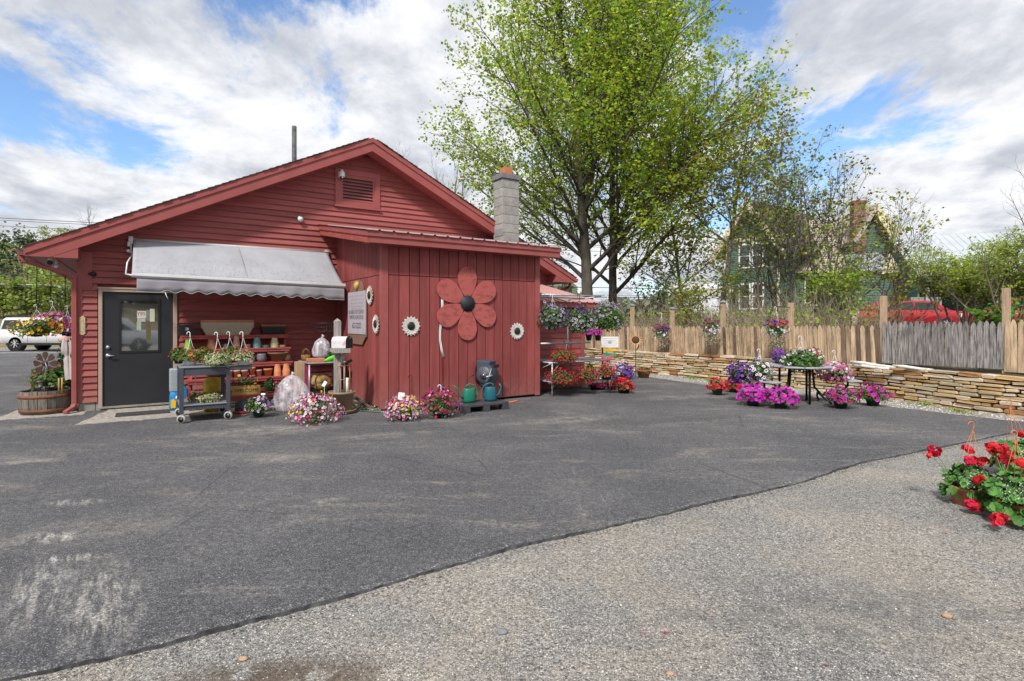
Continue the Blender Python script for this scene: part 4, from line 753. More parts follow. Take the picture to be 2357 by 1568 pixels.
mound('flower_basket', 'small purple petunia basket at the back left of the picnic table top', 'potted flowers', 1776, 802, 1812, 836, PT+.35, [('pur', 'vio', 3), ('wine', 'vio', 1)], 19, GP_, nf=90, fs=.03, nl=200, pot='black', potr=.1, poth=.1, base=.72)
mound('flower_basket', 'small basket of crimson and white flowers behind the green basket on the picnic table', 'potted flowers', 1850, 798, 1896, 832, PT+.3, [('wine', 'red', 2), ('pale', 'white', 2)], 20, GP_, nf=60, fs=.026, nl=300, pot='black', potr=.1, poth=.1, base=.72)
mound('flower_basket', 'full basket of pale pink petunias on the right picnic bench', 'potted flowers', 1882, 832, 1962, 884, PT-.1, [('hot', 'pink', 4), ('pale', 'white', 2, (-.2, 0, 1)), ('lil', 'white', 1, (1, -.3, -.3))], 21, GP_, nf=230, fs=.03, nl=350, pot='black', potr=.14, poth=.12, hookz=zz(805, PT-.1), hang=.1, base=.45)
# picnic table: octagonal top with three benches on bent tube legs
pt = thing('picnic_table', 'grey plastic octagonal picnic table with attached benches and black tube legs', 'picnic table', (*AT(1838, 10.95)[:2], 0), .35)
b = MB(); b.prism([(.62*math.cos(a+.39)*1.0, .62*math.sin(a+.39), .70) for a in np.arange(8)*math.pi/4], (0, 0, .035)); b.build('table_top', pm('grey_plastic_top', (.33, .33, .36), .5, .08, 5, .1), pt, bevel=.01)
for k in range(3):
    a = math.pi*1.03+k*math.pi*2/3+(.12 if k == 1 else 0); a = (math.pi*1.02, -.45, math.pi*.42)[k]; c_, s_ = math.cos(a), math.sin(a); b = MB(); b.T = Matrix.Rotation(a, 4, 'Z'); b.box((.80, -.30, .43), (1.06, .30, .465)); b.build('bench_seat', bpy.data.materials['grey_plastic_top'], pt, bevel=.01)
    b = MB(); b.T = Matrix.Rotation(a, 4, 'Z'); b.tube([(.93, 0, .43), (.93, 0, .33), (.80, 0, .22), (.45, 0, .14), (.30, 0, .30), (.26, 0, .69)], .021, 8); b.tube([(.50, -.28, .015), (.42, -.16, .10), (.36, 0, .20)], .019, 8); b.tube([(.50, .28, .015), (.42, .16, .10), (.36, 0, .20)], .019, 8); b.build('leg', M['blackm'], pt)
for k in range(3):
    a = k*2.09+.3; b = MB(); b.tube([(.34*math.cos(a), .34*math.sin(a), 0), (.34*math.cos(a), .34*math.sin(a), .70)], .022, 8); b.build('leg', M['blackm'], pt)
# fence baskets
GF = 'baskets hanging along the picket fence'
# (placed with the fence) --- metal display rack
RK = thing('display_rack', 'galvanised steel two-tier display bench with overhead hanging rails beside the shed', 'rack', BW(8.15, -2.62, -.06), TH)
def rod(n_, P, r=.019, m_='steel', nn=8): b = MB(); b.tube(P, r, nn); return b.build(n_, M[m_], RK)
x0, x1, y0, y1 = .08, 1.75, -.45, .52
for (x, y) in ((x0, y0), (x1, y0), (x0, y1), (x1, y1), (.95, y1)): rod('leg', [(x, y, 0), (x, y, .76)])
for zz_, nm in ((.77, 'upper_shelf'), (.36, 'lower_shelf')):
    for (a, c) in (((x0-.1, y0, zz_), (x1, y0, zz_)), ((x0-.1, y1, zz_), (x1, y1, zz_)), ((x0, y0, zz_), (x0, y1, zz_)), ((x1, y0, zz_), (x1, y1, zz_))): rod('shelf_rail', [a, c], .016)
    b = MB()
    for k in range(24): y = y0+.02+k*(y1-y0-.04)/23; b.box((x0, y-.012, zz_+.008), (x1, y+.012, zz_+.014))
    o = b.build(nm, M['steel'], RK)
for x in (.1, .98, 1.74):
    pass
rod('upright', [(1.12, .30, .77), (1.12, .30, 2.2)]); rod('upright', [(.02, .30, .77), (.02, .30, 2.25)])
rod('hanging_rail', [(.0, -.30, 2.24), (1.62, -.30, 2.24)]); rod('hanging_rail', [(-.1, .12, 2.22), (1.5, .12, 2.20)]); rod('hanging_rail', [(-.1, -.22, 1.18), (1.35, -.22, 1.18)], .022)
rod('rail_link', [(0, -.30, 2.24), (-.05, .12, 2.22), (.02, .30, 2.25)]); rod('rail_link', [(1.62, -.30, 2.24), (1.5, .12, 2.20), (1.12, .30, 2.18)]); rod('brace', [(1.12, .30, 1.20), (.75, .0, .78)], .012); rod('brace', [(x0, y0, .55), (x0+.22, y0, .76)], .012); rod('brace', [(x0, y1, .45), (x0-.0, y0, .76)], .01)
YR = 11.75
GR = 'petunia baskets hanging from the steel rails'
for (lb, a, c_, d, e, cl, sd, hm) in (('violet and white-edged petunia basket hanging nearest the shed wall', 1238, 692, 1306, 758, [('pur', 'lil', 5), ('vio', 'white', 4), ('dk', 'white', 1, (0, 0, 1))], 30, 'white'), ('middle hanging basket of purple and white petunias, trailing lowest', 1300, 701, 1368, 768, [('pur', 'pur', 3, (0, 0, 1)), ('vio', 'white', 3), ('dk', 'white', 4, (0, -.4, -1))], 31, 'black'),
    ('hanging basket of white and lilac petunias at the free end of the rails', 1356, 690, 1440, 766, [('dk', 'white', 4, (-.5, 0, 1)), ('vio', 'lil', 3), ('vio', 'white', 2)], 32, 'white')):
    mound('hanging_basket', lb, 'hanging basket', a-4, c_+2, d+4, e+4, YR+.15*(sd-30), cl, sd, GR, nf=170, fs=.026, nl=1500, pot='black', potr=.15, poth=.13, hookz=2.19, hang=.1, hookm=hm, base=zz(e, YR)+.12, zmin=-.8, tmpl=PETW, ls=.058)
GM = 'red flower mounds on the display rack'
mound('flower_mound', 'red and green flower mound alone on the upper rack shelf', 'potted flowers', 1262, 800, 1334, 839, 11.75, [('red', 'cor', 4), ('wine', 'red', 2)], 33, GM, nf=330, fs=.0165, nl=650, pot='black', potr=.16, poth=.1, base=.73, hookz=zz(776, 11.75), hang=.1, hookm='black')
mound('flower_mound', 'red mound at the left of the lower rack shelf', 'potted flowers', 1252, 846, 1330, 890, 11.7, [('red', 'cor', 5), ('hot', 'cor', 2)], 34, GM, nf=330, fs=.0165, nl=650, pot='black', potr=.16, poth=.1, base=.32)
mound('flower_mound', 'red mound in the middle of the lower rack shelf', 'potted flowers', 1316, 843, 1380, 886, 12.0, [('red', 'cor', 5), ('hot', 'cor', 3)], 35, GM, nf=330, fs=.0165, nl=500, pot='black', potr=.16, poth=.1, base=.32)
mound('flower_mound', 'red flowers in a black pot at the right end of the lower rack shelf', 'potted flowers', 1372, 838, 1420, 880, 12.1, [('red', 'cor', 5), ('wine', 'cor', 2)], 36, GM, nf=190, fs=.018, nl=420, pot='black', potr=.13, poth=.14, base=.32, zmin=-.2, dn=.08)
mound('flower_mound', 'small yellow flowers behind the red ones on the rack', 'potted flowers', 1346, 836, 1372, 862, 12.5, [('gold', 'yel', 1)], 37, GM, nf=30, fs=.022, nl=250, pot='black', potr=.08, poth=.1, base=.32)
mound('flower_pot', 'black pot of coral red petunias on the asphalt at the right rack leg', 'potted flowers', 1410, 869, 1462, 909, 12.3, [('red', 'cor', 1)], 38, nf=75, fs=.045, nl=260, pot='black', potr=.15, poth=.24, base=-.05, zmin=-.2, dn=.12)
mound('flower_pot', 'crimson petunias in a wide black pot under the rack', 'potted flowers', 1352, 882, 1400, 903, 13.0, [('wine', 'hot', 1)], 39, nf=70, fs=.03, nl=200, pot='black', potr=.2, poth=.16, base=-.05, zmin=0, dn=.05)
mound('flower_pot', 'coral red petunias in a black pot under the right end of the rack', 'potted flowers', 1392, 878, 1424, 905, 12.9, [('red', 'cor', 1)], 40, nf=50, fs=.036, nl=150, pot='black', potr=.12, poth=.2, base=-.05, zmin=0, dn=.06)
mound('flower_pot', 'purple and white petunia mound on the asphalt behind the rack', 'potted flowers', 1408, 836, 1462, 874, 15.3, [('pur', 'vio', 4), ('vio', 'white', 2, (-1, 0, .5))], 41, nf=150, fs=.042, nl=250, pot='black', potr=.2, poth=.14, base=-.0, hang=.12)
mound('flower_pot', 'terracotta pot of small orange and green plants at the foot of the stone wall', 'potted flowers', 1463, 845, 1500, 868, 15.6, [('ora', 'red', 1)], 42, nf=30, fs=.02, nl=380, pot='terrad', potr=.2, poth=.22, base=0, zmin=-.1, dn=.06)
mound('hanging_basket', 'small magenta petunia basket hung on the fence behind the rails, left one', 'hanging basket', 1345, 757, 1366, 777, 17.5, [('hot', 'mag', 1)], 43, 'small pink baskets', nf=60, fs=.045, nl=100, pot='black', potr=.11, poth=.2, base=zz(777, 17.5)-.1, zmin=-.1)
mound('hanging_basket', 'small magenta petunia basket hung on the fence behind the rails, right one', 'hanging basket', 1366, 757, 1387, 777, 17.5, [('hot', 'mag', 1)], 44, 'small pink baskets', nf=60, fs=.045, nl=100, pot='black', potr=.11, poth=.2, base=zz(777, 17.5)-.1, zmin=-.1)
# signs near the rack
t = thing('yard_sign', 'white printed sign on a dark stake beside the rack end, green and yellow slats below', 'sign', (*AT(1388, 14.0)[:2], 0), .1)
Ys = 14.0; b = MB(); b.box((-.03, 0, 0), (.01, .03, zz(778, Ys))); b.build('stake', M['wrought'], t)
b = MB(); b.box((-.05, -.02, zz(800, Ys)), (.40, .0, zz(775, Ys))); b.build('board', M['paper'], t)
b = MB(); b.box((.0, -.03, zz(809, Ys)), (.33, -.01, zz(803, Ys))); b.build('slat', M['yellow'], t); b = MB(); b.box((.0, -.03, zz(820, Ys)), (.33, -.01, zz(813, Ys))); b.build('slat', flat('sign_green', (.03, .35, .18)), t)
for k in range(5):
    b = MB(); z = zz(779+k*4.2, Ys); b.box((-.02+.01*k, -.0225, z-.006), (.36-.03*(k % 3), -.0205, z)); b.build('lettering_line', flat('faded_print', (.38, .40, .45)), t)
b = MB(); b.ball((.17, -.022, zz(787, Ys)), (.05, .006, .045), 8, 6); b.build('emblem', bpy.data.materials['faded_print'], t)
t = thing('butterfly_stake', 'pink butterfly garden stake below the white sign', 'garden stake', (*AT(1398, 13.6)[:2], 0)); b = MB(); b.tube([(0, 0, 0), (0, 0, .7)], .006, 5); b.build('rod', M['wrought'], t)
for s in (-1, 1): b = MB(); b.prism([(0, 0, .66), (s*.12, 0, .80), (s*.15, 0, .72), (s*.07, 0, .66), (s*.11, 0, .56), (s*.04, 0, .56)], (0, .006, 0)); b.build('wing', flat('butterfly_pink', (.65, .07, .14)), t)
t = thing('sunflower_stake', 'rusty orange metal sunflower on a tall stake before the stone wall', 'garden stake', (*AT(1463, 15.8)[:2], 0)); b = MB(); b.tube([(0, 0, 0), (0, 0, .9), (.02, 0, 1.02)], .009, 6); b.build('stem', M['wrought'], t)
b = MB(); b.T = Matrix.Translation((0, 0, 1.06)) @ Matrix.Rotation(-.45, 4, 'Y') @ Matrix.Rotation(1.25, 4, 'X')
for k in range(14): a = k*.449; b.prism([(.10*math.cos(a-.2), .10*math.sin(a-.2), 0), (.21*math.cos(a), .21*math.sin(a), .02), (.10*math.cos(a+.2), .10*math.sin(a+.2), 0)], (0, 0, .006))
b.build('petals', flat('rusty_orange', (.55, .24, .06)), t); b = MB(); b.T = Matrix.Translation((0, 0, 1.06)) @ Matrix.Rotation(-.45, 4, 'Y') @ Matrix.Rotation(1.25, 4, 'X'); b.ball((0, 0, .01), (.11, .11, .03), 12, 6); b.build('seed_head', M['wrought'], t)
b = MB(); b.tube([(.0, 0, .75), (.08, 0, .85), (.1, 0, .98)], [.006, .02, .004], 6); b.build('leaf', M['wrought'], t)
# ---- big geranium baskets at the right edge
rg = random.Random(9)
def gleaf():
    b = MB(); n = 18; vs = [(0, 0, -.12)]
    for j in range(n): a = 2*math.pi*j/n+.17; r = .6; vs.append((r*math.cos(a)*.9, r*math.sin(a)*.9, .02+.07*math.sin(7*a+1)))
    for j in range(n): a = 2*math.pi*j/n+.17; cut = .55+.45*min(1, abs(a-math.pi)*.0+1) ; r = (.92+.10*math.cos(7*a)); r *= .45 if j in (n-1,) else 1; vs.append((r*math.cos(a), r*math.sin(a), .16+.17*math.sin(7*a+1)+.06*math.sin(2*a)))
    fs = [(0, 1+j, 1+(j+1) % n) for j in range(n)]+[(1+j, 1+n+j, 1+n+(j+1) % n, 1+(j+1) % n) for j in range(n)]
    b.smooth = True; b.add(vs, fs); return b.mesh('geranium_leaf', M['ger'])
GL = gleaf()
def ghead(nf_=26):
    P, nr_ = dome(nf_, .036, .030, .022, (.9, 1.05), -.55, .05); T = petunia(5, .25, .3)
    V, a3, a4, _, _ = inst(T, P, nr_, .0175*(.9+.3*rng.random(len(P)))); return np_mesh('flower_head', V, [a3, a4], [F['ger']])
GHS = [ghead(), ghead(22), ghead(30)]
def gbasket(lbl, px, pyb, Rr, h, seed, heads, hookpx=None, hookz=.73, nleaf=95):
    X, Y, _ = GP(px, pyb, -.04); t = thing('geranium_basket', lbl, 'hanging basket', (X, Y, -.030), 0, 'geranium baskets on the gravel'); r = random.Random(seed)
    pot_mesh(.15, .17, n=24).build('pot', M['terra'], t); b = MB(); b.lathe([(.13, .14), (.001, .145)], 14, cap0=False); b.build('soil', M['soil'], t)
    for i in range(nleaf):
        a = r.random()*6.28; e = (r.random()**1.1)*1.5-.12; k = .75+.33*r.random(); d = Vector((math.cos(a)*math.cos(e), math.sin(a)*math.cos(e), math.sin(e)))
        o = link('leaf', GL, t); p = Vector((d.x*Rr*k, d.y*Rr*k, .14+d.z*(h-.14)*k*.9-.05*(e < .35))); o.location = p
        nrm = (d+Vector((r.gauss(0, .35), r.gauss(0, .35)-.15, .45+r.gauss(0, .25)))).normalized(); o.rotation_euler = (nrm.to_track_quat('Z', 'Y') @ Matrix.Rotation(r.random()*6.28, 3, 'Z').to_quaternion()).to_euler(); s = .030+.022*r.random(); o.scale = (s, s, s)
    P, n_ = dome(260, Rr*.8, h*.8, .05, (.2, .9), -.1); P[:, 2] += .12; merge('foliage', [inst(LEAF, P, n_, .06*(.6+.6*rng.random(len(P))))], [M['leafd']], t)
    P, n_ = dome(260, Rr*.5, h*.40, .03, (.75, 1.15), .1); P += np.array([-.04 if seed % 2 else -.12, -.10, .19]); merge('small_white_flowers', [inst(SIM, P, n_, .0055*(.7+.6*rng.random(len(P))))], [F['white']], t)['kind'] = 'stuff'
    P2, n2_ = dome(500, Rr*.55, h*.42, .03, (.5, 1.1), .1); P2 += np.array([-.04 if seed % 2 else -.12, -.10, .18]); merge('fine_foliage', [inst(LEAF, P2, n2_, .018*(.7+.6*rng.random(len(P2))))], [M['leafp']], t)
    bs = MB()
    for i, (hx, hy, dy) in enumerate(heads):
        Yh = Y+dy; p = Vector(((hx-1178.5)/1265*Yh, Yh, zz(hy, Yh)))-Vector(t.location); o = link('flower_head', GHS[i % 3], t); o.location = p; s = 1.0+.25*r.random(); o.scale = (s*1.15, s*1.15, s); o.rotation_euler = (-.35, r.gauss(0, .3), r.random()*6)
        q = Vector((p.x*.45, p.y*.45, .16)); bs.tube([q, (q+p)/2+Vector((0, 0, .03)), p-Vector((0, 0, .015))], .0028, 5)
    bs.build('flower_stems', M['gstem'], t)
    hx, hz = hookpx, hookz; b = MB(); top = Vector(((hx-1178.5)/1265*Y, Y, hookz))-Vector(t.location); ap = top-Vector((0, 0, .115))
    for k in range(4): a = k*1.57+.5; b.tube([(.14*math.cos(a), .14*math.sin(a), .17), (ap.x+.008*math.cos(a), ap.y+.008*math.sin(a), ap.z)], .0022, 5)
    b.prism([(ap.x-.012, ap.y-.003, ap.z-.005), (ap.x+.012, ap.y-.003, ap.z-.005), (ap.x+.012, ap.y-.003, ap.z+.01), (ap.x+.004, ap.y-.003, ap.z+.03), (ap.x-.006, ap.y-.003, ap.z+.03)], (0, .006, 0))
    P = [(ap.x, ap.y, ap.z+.02), (ap.x+.008, ap.y, ap.z+.045)]+[(ap.x-.014+.026*math.cos(x), ap.y, ap.z+.075+.026*math.sin(x)) for x in np.linspace(-.5, 3.5, 10)]; b.tube(P, .0048, 7); b.build('hanger', M['terra'], t); return t
gbasket('nearest-left terracotta basket of red geraniums on the gravel, with orange hook', 2228, 1163, .205, .35, 1, [(2146, 1048, .0), (2228, 1035, .05), (2236, 1060, -.1), (2262, 1063, -.1), (2253, 1105, -.25), (2238, 1160, -.28), (2152, 1037, .02), (2246, 1170, -.27)], 2239, .725, 125)
gbasket('foremost geranium basket at the right frame edge, red heads touching the gravel', 2350, 1205, .27, .40, 2, [(2296, 1197, -.22), (2304, 1192, -.2), (2350, 1068, -.1), (2290, 1036, .2), (2299, 1044, .2), (2286, 1030, .22), (2305, 1060, .2)], 2338, .735, 190)
gbasket('rear geranium basket at the right frame edge behind the other two', 2352, 1100, .26, .40, 3, [(2318, 1046, -.1), (2310, 1030, 0), (2352, 1000, 0)], 2326, .80, 130)
# fallen petals
for i, (px, py, s) in enumerate(((2177, 1228, .035), (2110, 1218, .018), (1530, 1457, .035), (1483, 1459, .02), (2200, 1147, .014), (2042, 1152, .016), (2038, 1087, .02), (1648, 1172, .014), (2210, 1245, .014), (2348, 1388, .02), (1900, 1532, .018), (1337, 1244, .012), (1640, 1410, .012), (638, 1076, .012), (1207, 1190, .012), (1738, 1147, .012), (1820, 1050, .016), (2155, 1062, .014))):
    z = .002 if (px < 1300 and py < 1250) else -.028; x, y, _ = GP(px, py, z); b = MB(); b.smooth = True; b.add([(-s/2, 0, .002), (0, -s*.25, .004), (s/2, s*.05, .008), (0, s*.35, .003), (0, 0, 0)], [(0, 1, 4), (1, 2, 4), (2, 3, 4), (3, 0, 4)])
    o = b.build('petal', F['ger'], None, (x, y, z)); o.rotation_euler = (0, 0, rnd.random()*6); tag(o, 'fallen red geranium petal lying on the gravel' if z < 0 else 'fallen red petal lying on the dark asphalt', 'petal', 'petals on the gravel' if z < 0 else 'petals on the asphalt')
for (px, py, s, cl, lb) in ((1155+1, 1457, .05, 'grey', 'largest loose grey stone lying in the middle of the gravel'), (1178+364, 1552, .035, 'tan', 'loose tan pebble near the bottom edge, left of the red petal'), (2180, 1420, .05, 'tan', 'flat tan stone low on the right of the gravel'), (560, 1468+50, .04, 'tan', 'small tan pebble below the asphalt edge at lower left'), (2172, 1102, .03, 'pale', 'pale stone left of the geranium baskets'), (1180+100, 1523, .03, 'grey', 'blue grey pebble near the bottom of the gravel')):
    x, y, _ = GP(px, py, -.028); b = MB(); b.ball((0, 0, s*.16), (s*.6, s*.4, s*.26), 9, 6, .15); o = b.build('stone', pm('pebble_'+cl, dict(grey=(.2, .21, .23), tan=(.40, .27, .17), pale=(.5, .48, .45))[cl], .85, .2, 40, .3), None, (x, y, -.030)); tag(o, lb, 'stone')
# ------------------------------------------------------------------ under the awning
def uz(px, py, v=0.0):
    a = (px-1178.5)/1265; bq = (738-py)/1265; s = (v+O@d2)/(np.array([a, 1])@d2); return float((s*np.array([a, 1])-O)@d1), 1.62+bq*s
def uvz(px, py, z=0.0):
    x, y, _ = GP(px, py, z); q = np.array([x, y])-O; return float(q@d1), float(q@d2)
def c2(x, y): return (377.1+.18037*x, 707.1+.18037*y)
def c3(x, y): return (628.5+.18037*x, 707.1+.18037*y)
ST = thing('plant_stand', 'dark red stepped wooden shelf stand against the wall under the awning', 'shelves', BW(0, 0), TH)
TIER = [(1.335, -.35, 1.54, 3.47), (1.075, -.50, 1.60, 3.475), (.80, -.70, 1.60, 3.47), (.53, -.90, 1.60, 3.50), (.235, -1.12, 1.60, 3.50)]
for z, v, a, c in TIER:
    b = MB(); b.box((a, v, z-.032), (c, v+.30, z)); b.build('shelf', M['redold'], ST, bevel=.003); b = MB(); b.box((a+.03, v+.01, z-.075), (c-.03, v+.03, z-.032)); b.build('shelf_apron', M['redold'], ST)
for u in (1.66, 2.62, 3.40):
    for i, (z, v, a, c) in enumerate(TIER):
        zb = TIER[i+1][0] if i < 4 else 0; b = MB(); b.box((u-.02, v+.05, zb-.0), (u+.02, v+.09, z-.032)); b.build('leg', M['redold'], ST)
    b = MB(); b.bar((u+.03, -.05, 1.30), (u+.03, -1.0, .1), .03, .05); b.build('stringer', M['redold'], ST)
def local(name, label, cat, u, v, z, group=None): return thing(name, label, cat, BW(u, v, z), TH, group)
LN = [0]
def pots(kind, mt, c, x0, x1, ytop, tier, n, lbl, inv=True, z=None, v=None, hh=None, rim=True, group=None):
    z = TIER[tier][0] if z is None else z; v = TIER[tier][1]+.13 if v is None else v
    u0, _ = uz(*c(x0, 500), v); u1, _ = uz(*c(x1, 500), v); _, zt = uz(*c((x0+x1)/2, ytop), v); H_ = hh or max(.03, zt-z); r = (u1-u0)/2*.97; st = min(.022, H_*.18)
    hp = H_-(n-1)*st
    for i in range(n):
        b = MB(); zb = i*st
        if inv: pr = [(r, 0), (r, hp*.16), (r*.93, hp*.17), (r*.66, hp*.97), (r*.62, hp), (0.001, hp)]; b.lathe(pr, 18, cap0=False)
        elif kind == 'saucer': b.lathe([(r*.82, 0), (r, H_/n*.9), (r*.95, H_/n*.92), (r*.8, H_/n*.25), (.001, H_/n*.22)], 18); zb = i*H_/n
        elif kind == 'jug': b.lathe([(r*.75, 0), (r, H_*.3), (r*.95, H_*.6), (r*.5, H_*.85), (r*.28, H_*.9), (r*.3, H_), (.001, H_*.98)], 18)
        elif kind == 'bowl': b.lathe([(r*.6, 0), (r*.98, H_*.85), (r*1.04, H_*.86), (r*1.04, H_), (r*.96, H_), (r*.9, H_*.8), (.001, H_*.7)], 20)
        elif kind == 'ribbed': b.lathe([(r*.7, 0), (r*.98, H_*.35), (r, H_*.5), (r*.95, H_*.9), (r*.9, H_), (r*.84, H_), (.001, H_*.9)], 20)
        else: b.lathe([(r*.70, 0), (r*.9, hp*.8), (r, hp*.82), (r, hp), (r*.9, hp), (.001, hp*.85)], 18)
        nm = dict(pot='plant_pot', saucer='pot_saucer', jug='plant_pot', bowl='plant_pot', ribbed='plant_pot')[kind]
        o = b.build(nm, mt if not isinstance(mt, str) else M[mt], None, BW((u0+u1)/2, v, z+zb)); o.rotation_euler = (0, 0, TH+rnd.random()*3)
        lb = lbl if n == 1 else (lbl+(', top of its stack' if i == n-1 else ', bottom of its stack' if i == 0 else ', inside its stack'))
        tag(o, lb, 'saucer' if kind == 'saucer' else 'pot', group or ('stack of '+lbl.split(',')[0] if n > 2 else None))
        if o.get('group') is None and 'group' in o: del o['group']
G1 = None
# top shelf: long planters and black boxes
def planter(label, c, x0, x1, yt, z, v, mt, h, grp=None, taper=.06):
    u0, _ = uz(*c[0](x0, 200), v); u1, _ = uz(*c[1](x1, 200), v); t = local('window_box', label, 'planter', (u0+u1)/2, v+.1, z, grp); w_ = (u1-u0)/2; b = MB(); d = .10
    P = lambda x, y, zq: (x, y, zq)
    q = w_-taper; vs = [(-q, -d*.75, 0), (q, -d*.75, 0), (q, d*.75, 0), (-q, d*.75, 0), (-w_+.012, -d*.93, h*.78), (w_-.012, -d*.93, h*.78), (w_-.012, d*.93, h*.78), (-w_+.012, d*.93, h*.78)]
    b.add(vs, [(0, 3, 2, 1), (0, 1, 5, 4), (1, 2, 6, 5), (2, 3, 7, 6), (3, 0, 4, 7)]); b.build('body', mt, t)
    b = MB()
    for (a, c_, e, f_) in ((-w_, w_, -d, -d+.02), (-w_, w_, d-.02, d), (-w_, -w_+.02, -d+.02, d-.02), (w_-.02, w_, -d+.02, d-.02)): b.box((a, e, h*.78), (c_, f_, h))
    b.build('rim', mt, t, bevel=.003); return t
mt_tan = flat('planter_tan', (.40, .33, .235), .5); mt_gry = flat('planter_grey', (.36, .37, .33), .5)
planter('long tan window box at the bottom of the nested stack on the top shelf', (c2, c2), 475, 1150, 0, 1.335, -.27, mt_tan, .19, 'nested long window boxes', .09)
planter('pale grey window box in the middle of the nested stack on the top shelf', (c2, c2), 472, 1152, 0, 1.405, -.27, mt_gry, .175, 'nested long window boxes', .09)
planter('terracotta window box on top of the nested stack', (c2, c2), 470, 1152, 0, 1.455, -.27, M['terra'], .175, 'nested long window boxes', .09)
planter('short black window box at the right end of the top shelf', (c2, c3), 1250, 165-0, 0, 1.335, -.27, M['black'], .17, 'dark window boxes', .03)
planter('terracotta-rimmed window box nested in the short black one', (c2, c3), 1245, 168, 0, 1.37, -.268, M['terrad'], .165, 'dark window boxes', .035)
planter('upper black window box of the right-hand pair', (c2, c3), 1247, 168, 0, 1.352, -.262, M['black'], .165, 'dark window boxes', .032)
t = local('black_crate', 'small black box with a white tag at the left end of the top shelf', 'box', uz(*c2(290, 300), -.2)[0], -.2, 1.335); b = MB(); b.box((-.13, -.09, 0), (.13, .09, .20)); b.build('box', M['black'], t, bevel=.008); b = MB(); b.box((-.02, -.093, .10), (.03, -.09, .15)); b.build('tag', M['paper'], t); b = MB(); b.box((-.015, -.0945, .11), (.0, -.093, .14)); b.build('tag_print', M['black'], t)
G2 = dict(a='glazed pots on the second shelf')
pots('pot', 'lime', c2, 255, 375, 415, 1, 1, 'lime green upturned pot at the left of the second shelf')
pots('pot', 'terrad', c2, 540, 685, 412, 1, 1, 'large terracotta upturned pot on the second shelf')
pots('pot', 'greyp', c2, 745, 850, 470, 1, 1, 'dark plum upturned pot on the second shelf')
pots('pot', 'terrap', c2, 880, 972, 365, 1, 5, 'pale pink glazed pot in the tallest second-shelf stack')
pots('saucer', 'terrap', c2, 1010, 1112, 475, 1, 3, 'pink saucer beside the pink pots', inv=False)
pots('pot', 'teal', c2, 1135, 1242, 390, 1, 4, 'teal glazed pot stacked on the second shelf')
pots('saucer', 'teal', c2, 1247, 1348, 485, 1, 2, 'blue-green saucer on the second shelf', inv=False)
pots('pot', 'cream', c2, 1358, 1465, 390, 1, 4, 'cream yellow glazed pot stacked on the second shelf')
pots('saucer', 'cream', c3, 72, 165, 482, 1, 2, 'cream saucer at the right end of the second shelf', inv=False)
pots('saucer', flat('striped_glaze', (.45, .42, .38), .4), c2, 1068, 1155, 655, 2, 4, 'pale striped saucer on the third shelf', inv=False)
pots('ribbed', flat('banded_glaze', (.16, .15, .19), .3), c2, 1185, 1312, 595, 2, 1, 'round dark banded pot on the third shelf', inv=False)
pots('bowl', 'brownp', c2, 1325, 1590, 575, 2, 1, 'wide brown bowl planter on the third shelf', inv=False)
pots('jug', flat('tan_stoneware', (.36, .26, .14), .5), c3, 118, 224, 575, 2, 1, 'rounded tan stoneware jug at the right end of the third shelf', inv=False)
pots('bowl', 'tanp', c2, 420, 560, 600, 2, 1, 'tan bowl planter half hidden behind the cart plants', inv=False)
for (x0, x1, yt, mt, lb) in ((790, 882, 808, 'terrap', 'pale pink ribbed pot at the left of the lower pot row'), (886, 980, 806, 'terrap', 'second pale pink ribbed pot of the lower pot row'), (985, 1077, 804, 'terrap', 'third pale pink ribbed pot of the lower pot row'), (1176, 1254, 800, 'terrap', 'narrow pink pot right of the orange pot with saucer'), (1268, 1388, 786, 'terra', 'wide terracotta pot with pink rim on the fourth shelf')):
    pots('pot', mt, c2, x0, x1, yt, 3, 1, lb, inv=False)
pots('saucer', 'terra', c2, 1088, 1174, 865, 3, 1, 'terracotta saucer under the small orange pot', inv=False); pots('pot', 'terra', c2, 1090, 1172, 766, 3, 1, 'small orange pot standing in its saucer on the fourth shelf', inv=False, z=.555)
pots('pot', 'terra', c2, 1400, 1492, 730, 3, 4, 'terracotta pot in the left of three upturned stacks')
pots('pot', 'terra', c3, 8-2, 106, 728, 3, 4, 'terracotta pot in the middle of three upturned stacks')
pots('pot', 'terra', c3, 116, 220, 722, 3, 4, 'terracotta pot in the right of three upturned stacks')
# welcome box with tulips and pansies
u0, zt = uz(*c2(845, 1000), -1.05); u1, _ = uz(*c2(1225, 1000), -1.05)
t = local('welcome_planter', 'yellow wooden planter box lettered WELCOME on the lowest shelf', 'planter', (u0+u1)/2, -1.0, .235); w_ = (u1-u0)/2; wy = pm('yellow_wood', (.46, .29, .075), .7, .15, 4, .2, 60, (1, 6, 6))
b = MB(); b.box((-w_, -.09, 0), (w_, -.075, .155)); b.box((-w_, .075, 0), (w_, .09, .155)); b.box((-w_, -.075, 0), (-w_+.015, .075, .155)); b.box((w_-.015, -.075, 0), (w_, .075, .155)); b.build('box', wy, t)
b = MB(); b.box((-w_+.016, -.074, .10), (w_-.016, .074, .125)); b.build('soil', M['soil'], t); text('lettering', 'WELCOME', .085, t, (.02, -.0925, .078), (R(90), 0, 0), M['black'], .001, sx=1.02)
u, _ = uz(*c2(828, 1060), -1.15); t = local('wooden_star', 'dark red cut-out wooden star leaning on the yellow planter', 'ornament', u, -1.12, .30); b = MB(); b.prism([((.085 if k % 2 == 0 else .05)*math.cos(k*math.pi/5+math.pi/2), 0, (.085 if k % 2 == 0 else .05)*math.sin(k*math.pi/5+math.pi/2)) for k in range(10)], (0, .02, 0)); b.build('star', M['redold'], t)
